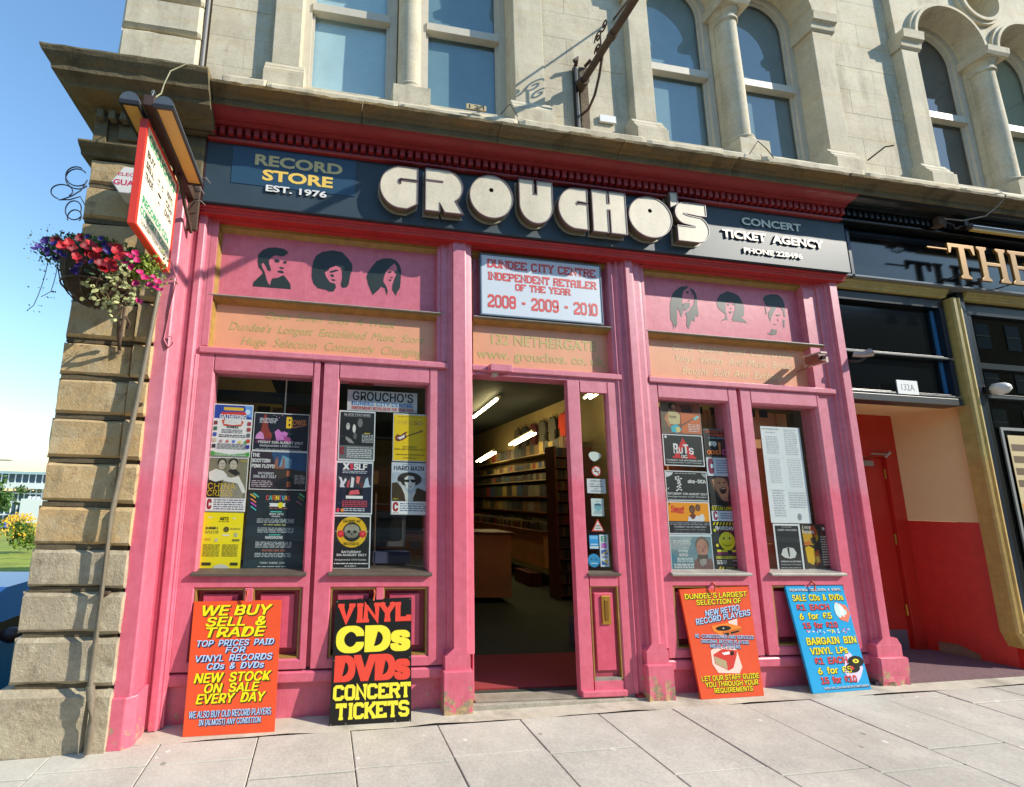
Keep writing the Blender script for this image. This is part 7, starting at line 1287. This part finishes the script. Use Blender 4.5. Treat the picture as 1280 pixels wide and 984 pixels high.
MB().mat(P('lamp_grey', (150, 152, 150), .5)).tube([(-33.5, 45, -6), (-33.5, 45, 2.55), (-33.3, 45, 2.8), (-31.0, 45, 2.85)], [.1, .07, .06, .05], 8).build('post', lp); B('lamp_head', lp, P('lamp_grey', (150, 152, 150), .5), -31.7, -30.6, 44.8, 45.2, 2.78, 2.92)
# the parked blue car round the corner
def car(name, lab, X, Y, Zg, col, yaw=0, s=1.0, grp='cars'):
    c = root(name, lab, 'car', (X, Y, Zg), grp)
    pr = [(-2.0,.35),(-2.02,.62),(-1.95,.80),(-1.2,.94),(-.62,1.36),(-.2,1.46),(.9,1.46),(1.55,1.32),(1.95,.98),(2.02,.7),(2.0,.34)]
    hw = [.72,.80,.80,.82,.66,.62,.62,.64,.78,.80,.76]
    def w(x, y, z): return (X+s*(x*math.cos(yaw)-y*math.sin(yaw)), Y+s*(x*math.sin(yaw)+y*math.cos(yaw)), Zg+s*z)
    n = len(pr); V = []
    for sx in (-1, 1):
        for (y, z), h in zip(pr, hw): V.append(w(sx*h, y, z))
    for sx in (-1, 1):
        for (y, z), h in zip(pr, hw): V.append(w(sx*.86, y*.98, .30+.12 if z < .5 else min(z, .93)))
    m = MB().mat(col); m.add(V, [(i, i+1, n+i+1, n+i) for i in range(n-1)]+[(2*n+i, 2*n+i+1, i+1, i) for i in range(n-1)]+[(3*n+i, 3*n+i+1, n+i+1, n+i) for i in range(n-1)]+[(0, n, 3*n, 2*n)], False)
    m.add([w(-.86,-1.95,.22), w(-.86,1.95,.22), w(-.86,1.95,.93), w(-.86,-1.2,.93), w(-.86,-1.95,.78)], [(0,1,2,3,4)]); m.add([w(.86,-1.95,.22), w(.86,1.95,.22), w(.86,1.95,.93), w(.86,-1.2,.93), w(.86,-1.95,.78)], [(0,1,2,3,4)])
    bd = m.build('body', c)
    for sx in (-1, 1):
        for q in (((-.95,.97),(-.55,1.32),(-.05,1.41),(-.05,.97)), ((.02,.97),(.02,1.41),(.85,1.41),(.85,.97)), ((.92,.97),(.92,1.40),(1.42,1.29),(1.6,.97))):
            MB().mat(P('car_window', (16, 20, 24), .08)).add([w(sx*(.868-.52*(z-.94)), y, z) for y, z in q], [(0,1,2,3)]).build('window', c)
        for y in (-1.28, 1.3):
            p1_, p2_ = Vector(w(sx*.66, y, .32)), Vector(w(sx*.885, y, .32)); d = (p2_-p1_).normalized(); a = Vector((0,0,1)); b = d.cross(a)
            ring = lambda c0, r: [c0+(a*math.cos(6.283*k/20)+b*math.sin(6.283*k/20))*r*s for k in range(20)]
            A_, B_ = ring(p1_, .32), ring(p2_, .32)
            ty = MB().mat(P('tyre', (22,22,22), .85)).add(A_+B_, [(k, (k+1) % 20, 20+(k+1) % 20, 20+k) for k in range(20)]+[tuple(range(20)), tuple(range(20, 40))]).build('wheel', c)
            MB().mat(P('rim', (150,150,154), .3, metal=.7)).add(ring(p2_+d*.006, .2), [tuple(range(20))]).build('rim', ty)
        mm = MB().mat(P('mirror_black', (52, 40, 38), .4)); cc = Vector(w(sx*.99, -.62, 1.03)); mm.add([cc+Vector((math.cos(a)*math.cos(e)*.12, math.sin(a)*math.cos(e)*.09, math.sin(e)*.085)) for e in (-1.2, -.6, 0, .6, 1.2) for a in [6.283*k/12 for k in range(12)]], [(r*12+k, r*12+(k+1) % 12, (r+1)*12+(k+1) % 12, (r+1)*12+k) for r in range(4) for k in range(12)]+[tuple(range(12)), tuple(range(48, 60))], True); mm.build('mirror', c)
        B('door_handle', c, P('mirror_black', (52, 40, 38), .4), *(sorted((w(sx*.86, .2, .8)[0], w(sx*.885, .2, .8)[0]))), w(0, .3, 0)[1], w(0, .5, 0)[1], Zg+.80*s, Zg+.83*s)
    return c
car('parked_car', 'bright blue parked car just behind the corner of the stone pier', -4.32, 2.95, -2.62, P('car_blue', (36, 134, 216), .25))
car('parked_car', 'small distant blue car beyond the grass at the left edge', -36.5, 52, low(-36.5, 52), P('car_blue2', (50, 90, 160), .3), 1.2)

# ================================================================== across the street (what the glass reflects)
op = root('opposite_building', 'long three-storey grey stone building across the street, behind the viewer', 'building', (0, -19, -1.5))
M_opp = stone('opposite_stone', (120, 108, 88), (70, 62, 50), (130, 110, 80))
for x0, x1, h in ((-30, -9, 6.5), (-8.9, 6, 8.0), (6.1, 22, 7.2), (22.1, 40, 12.4), (40.1, 62, 13.8), (62.1, 90, 12.0)):
    B('front_wall', op, M_opp, x0, x1, -28, -19, -1.7, h); B('roof', op, P('slate', (52, 54, 60), .7), x0, x1, -27.5, -19.4, h+.02, h+1.2)
    for k in range(int((x1-x0)/2.6)):
        for z in (-1.2, 2.2, 5.0, 8.0, 11.0):
            if z+1.8 > h: continue
            wq = B('window', op, P('dark_pane', (24, 30, 34), .1), x0+.9+2.6*k, x0+2.1+2.6*k, -18.99, -18.95, z, z+1.8); B('frame', wq, M_sash, x0+.9+2.6*k, x0+2.1+2.6*k, -18.948, -18.92, z+.88, z+.95)
MB().mat(M_pave).box(-60, 60, -18.9, -13.5, -1.9, -1.45).build('far_pavement', kind='structure')
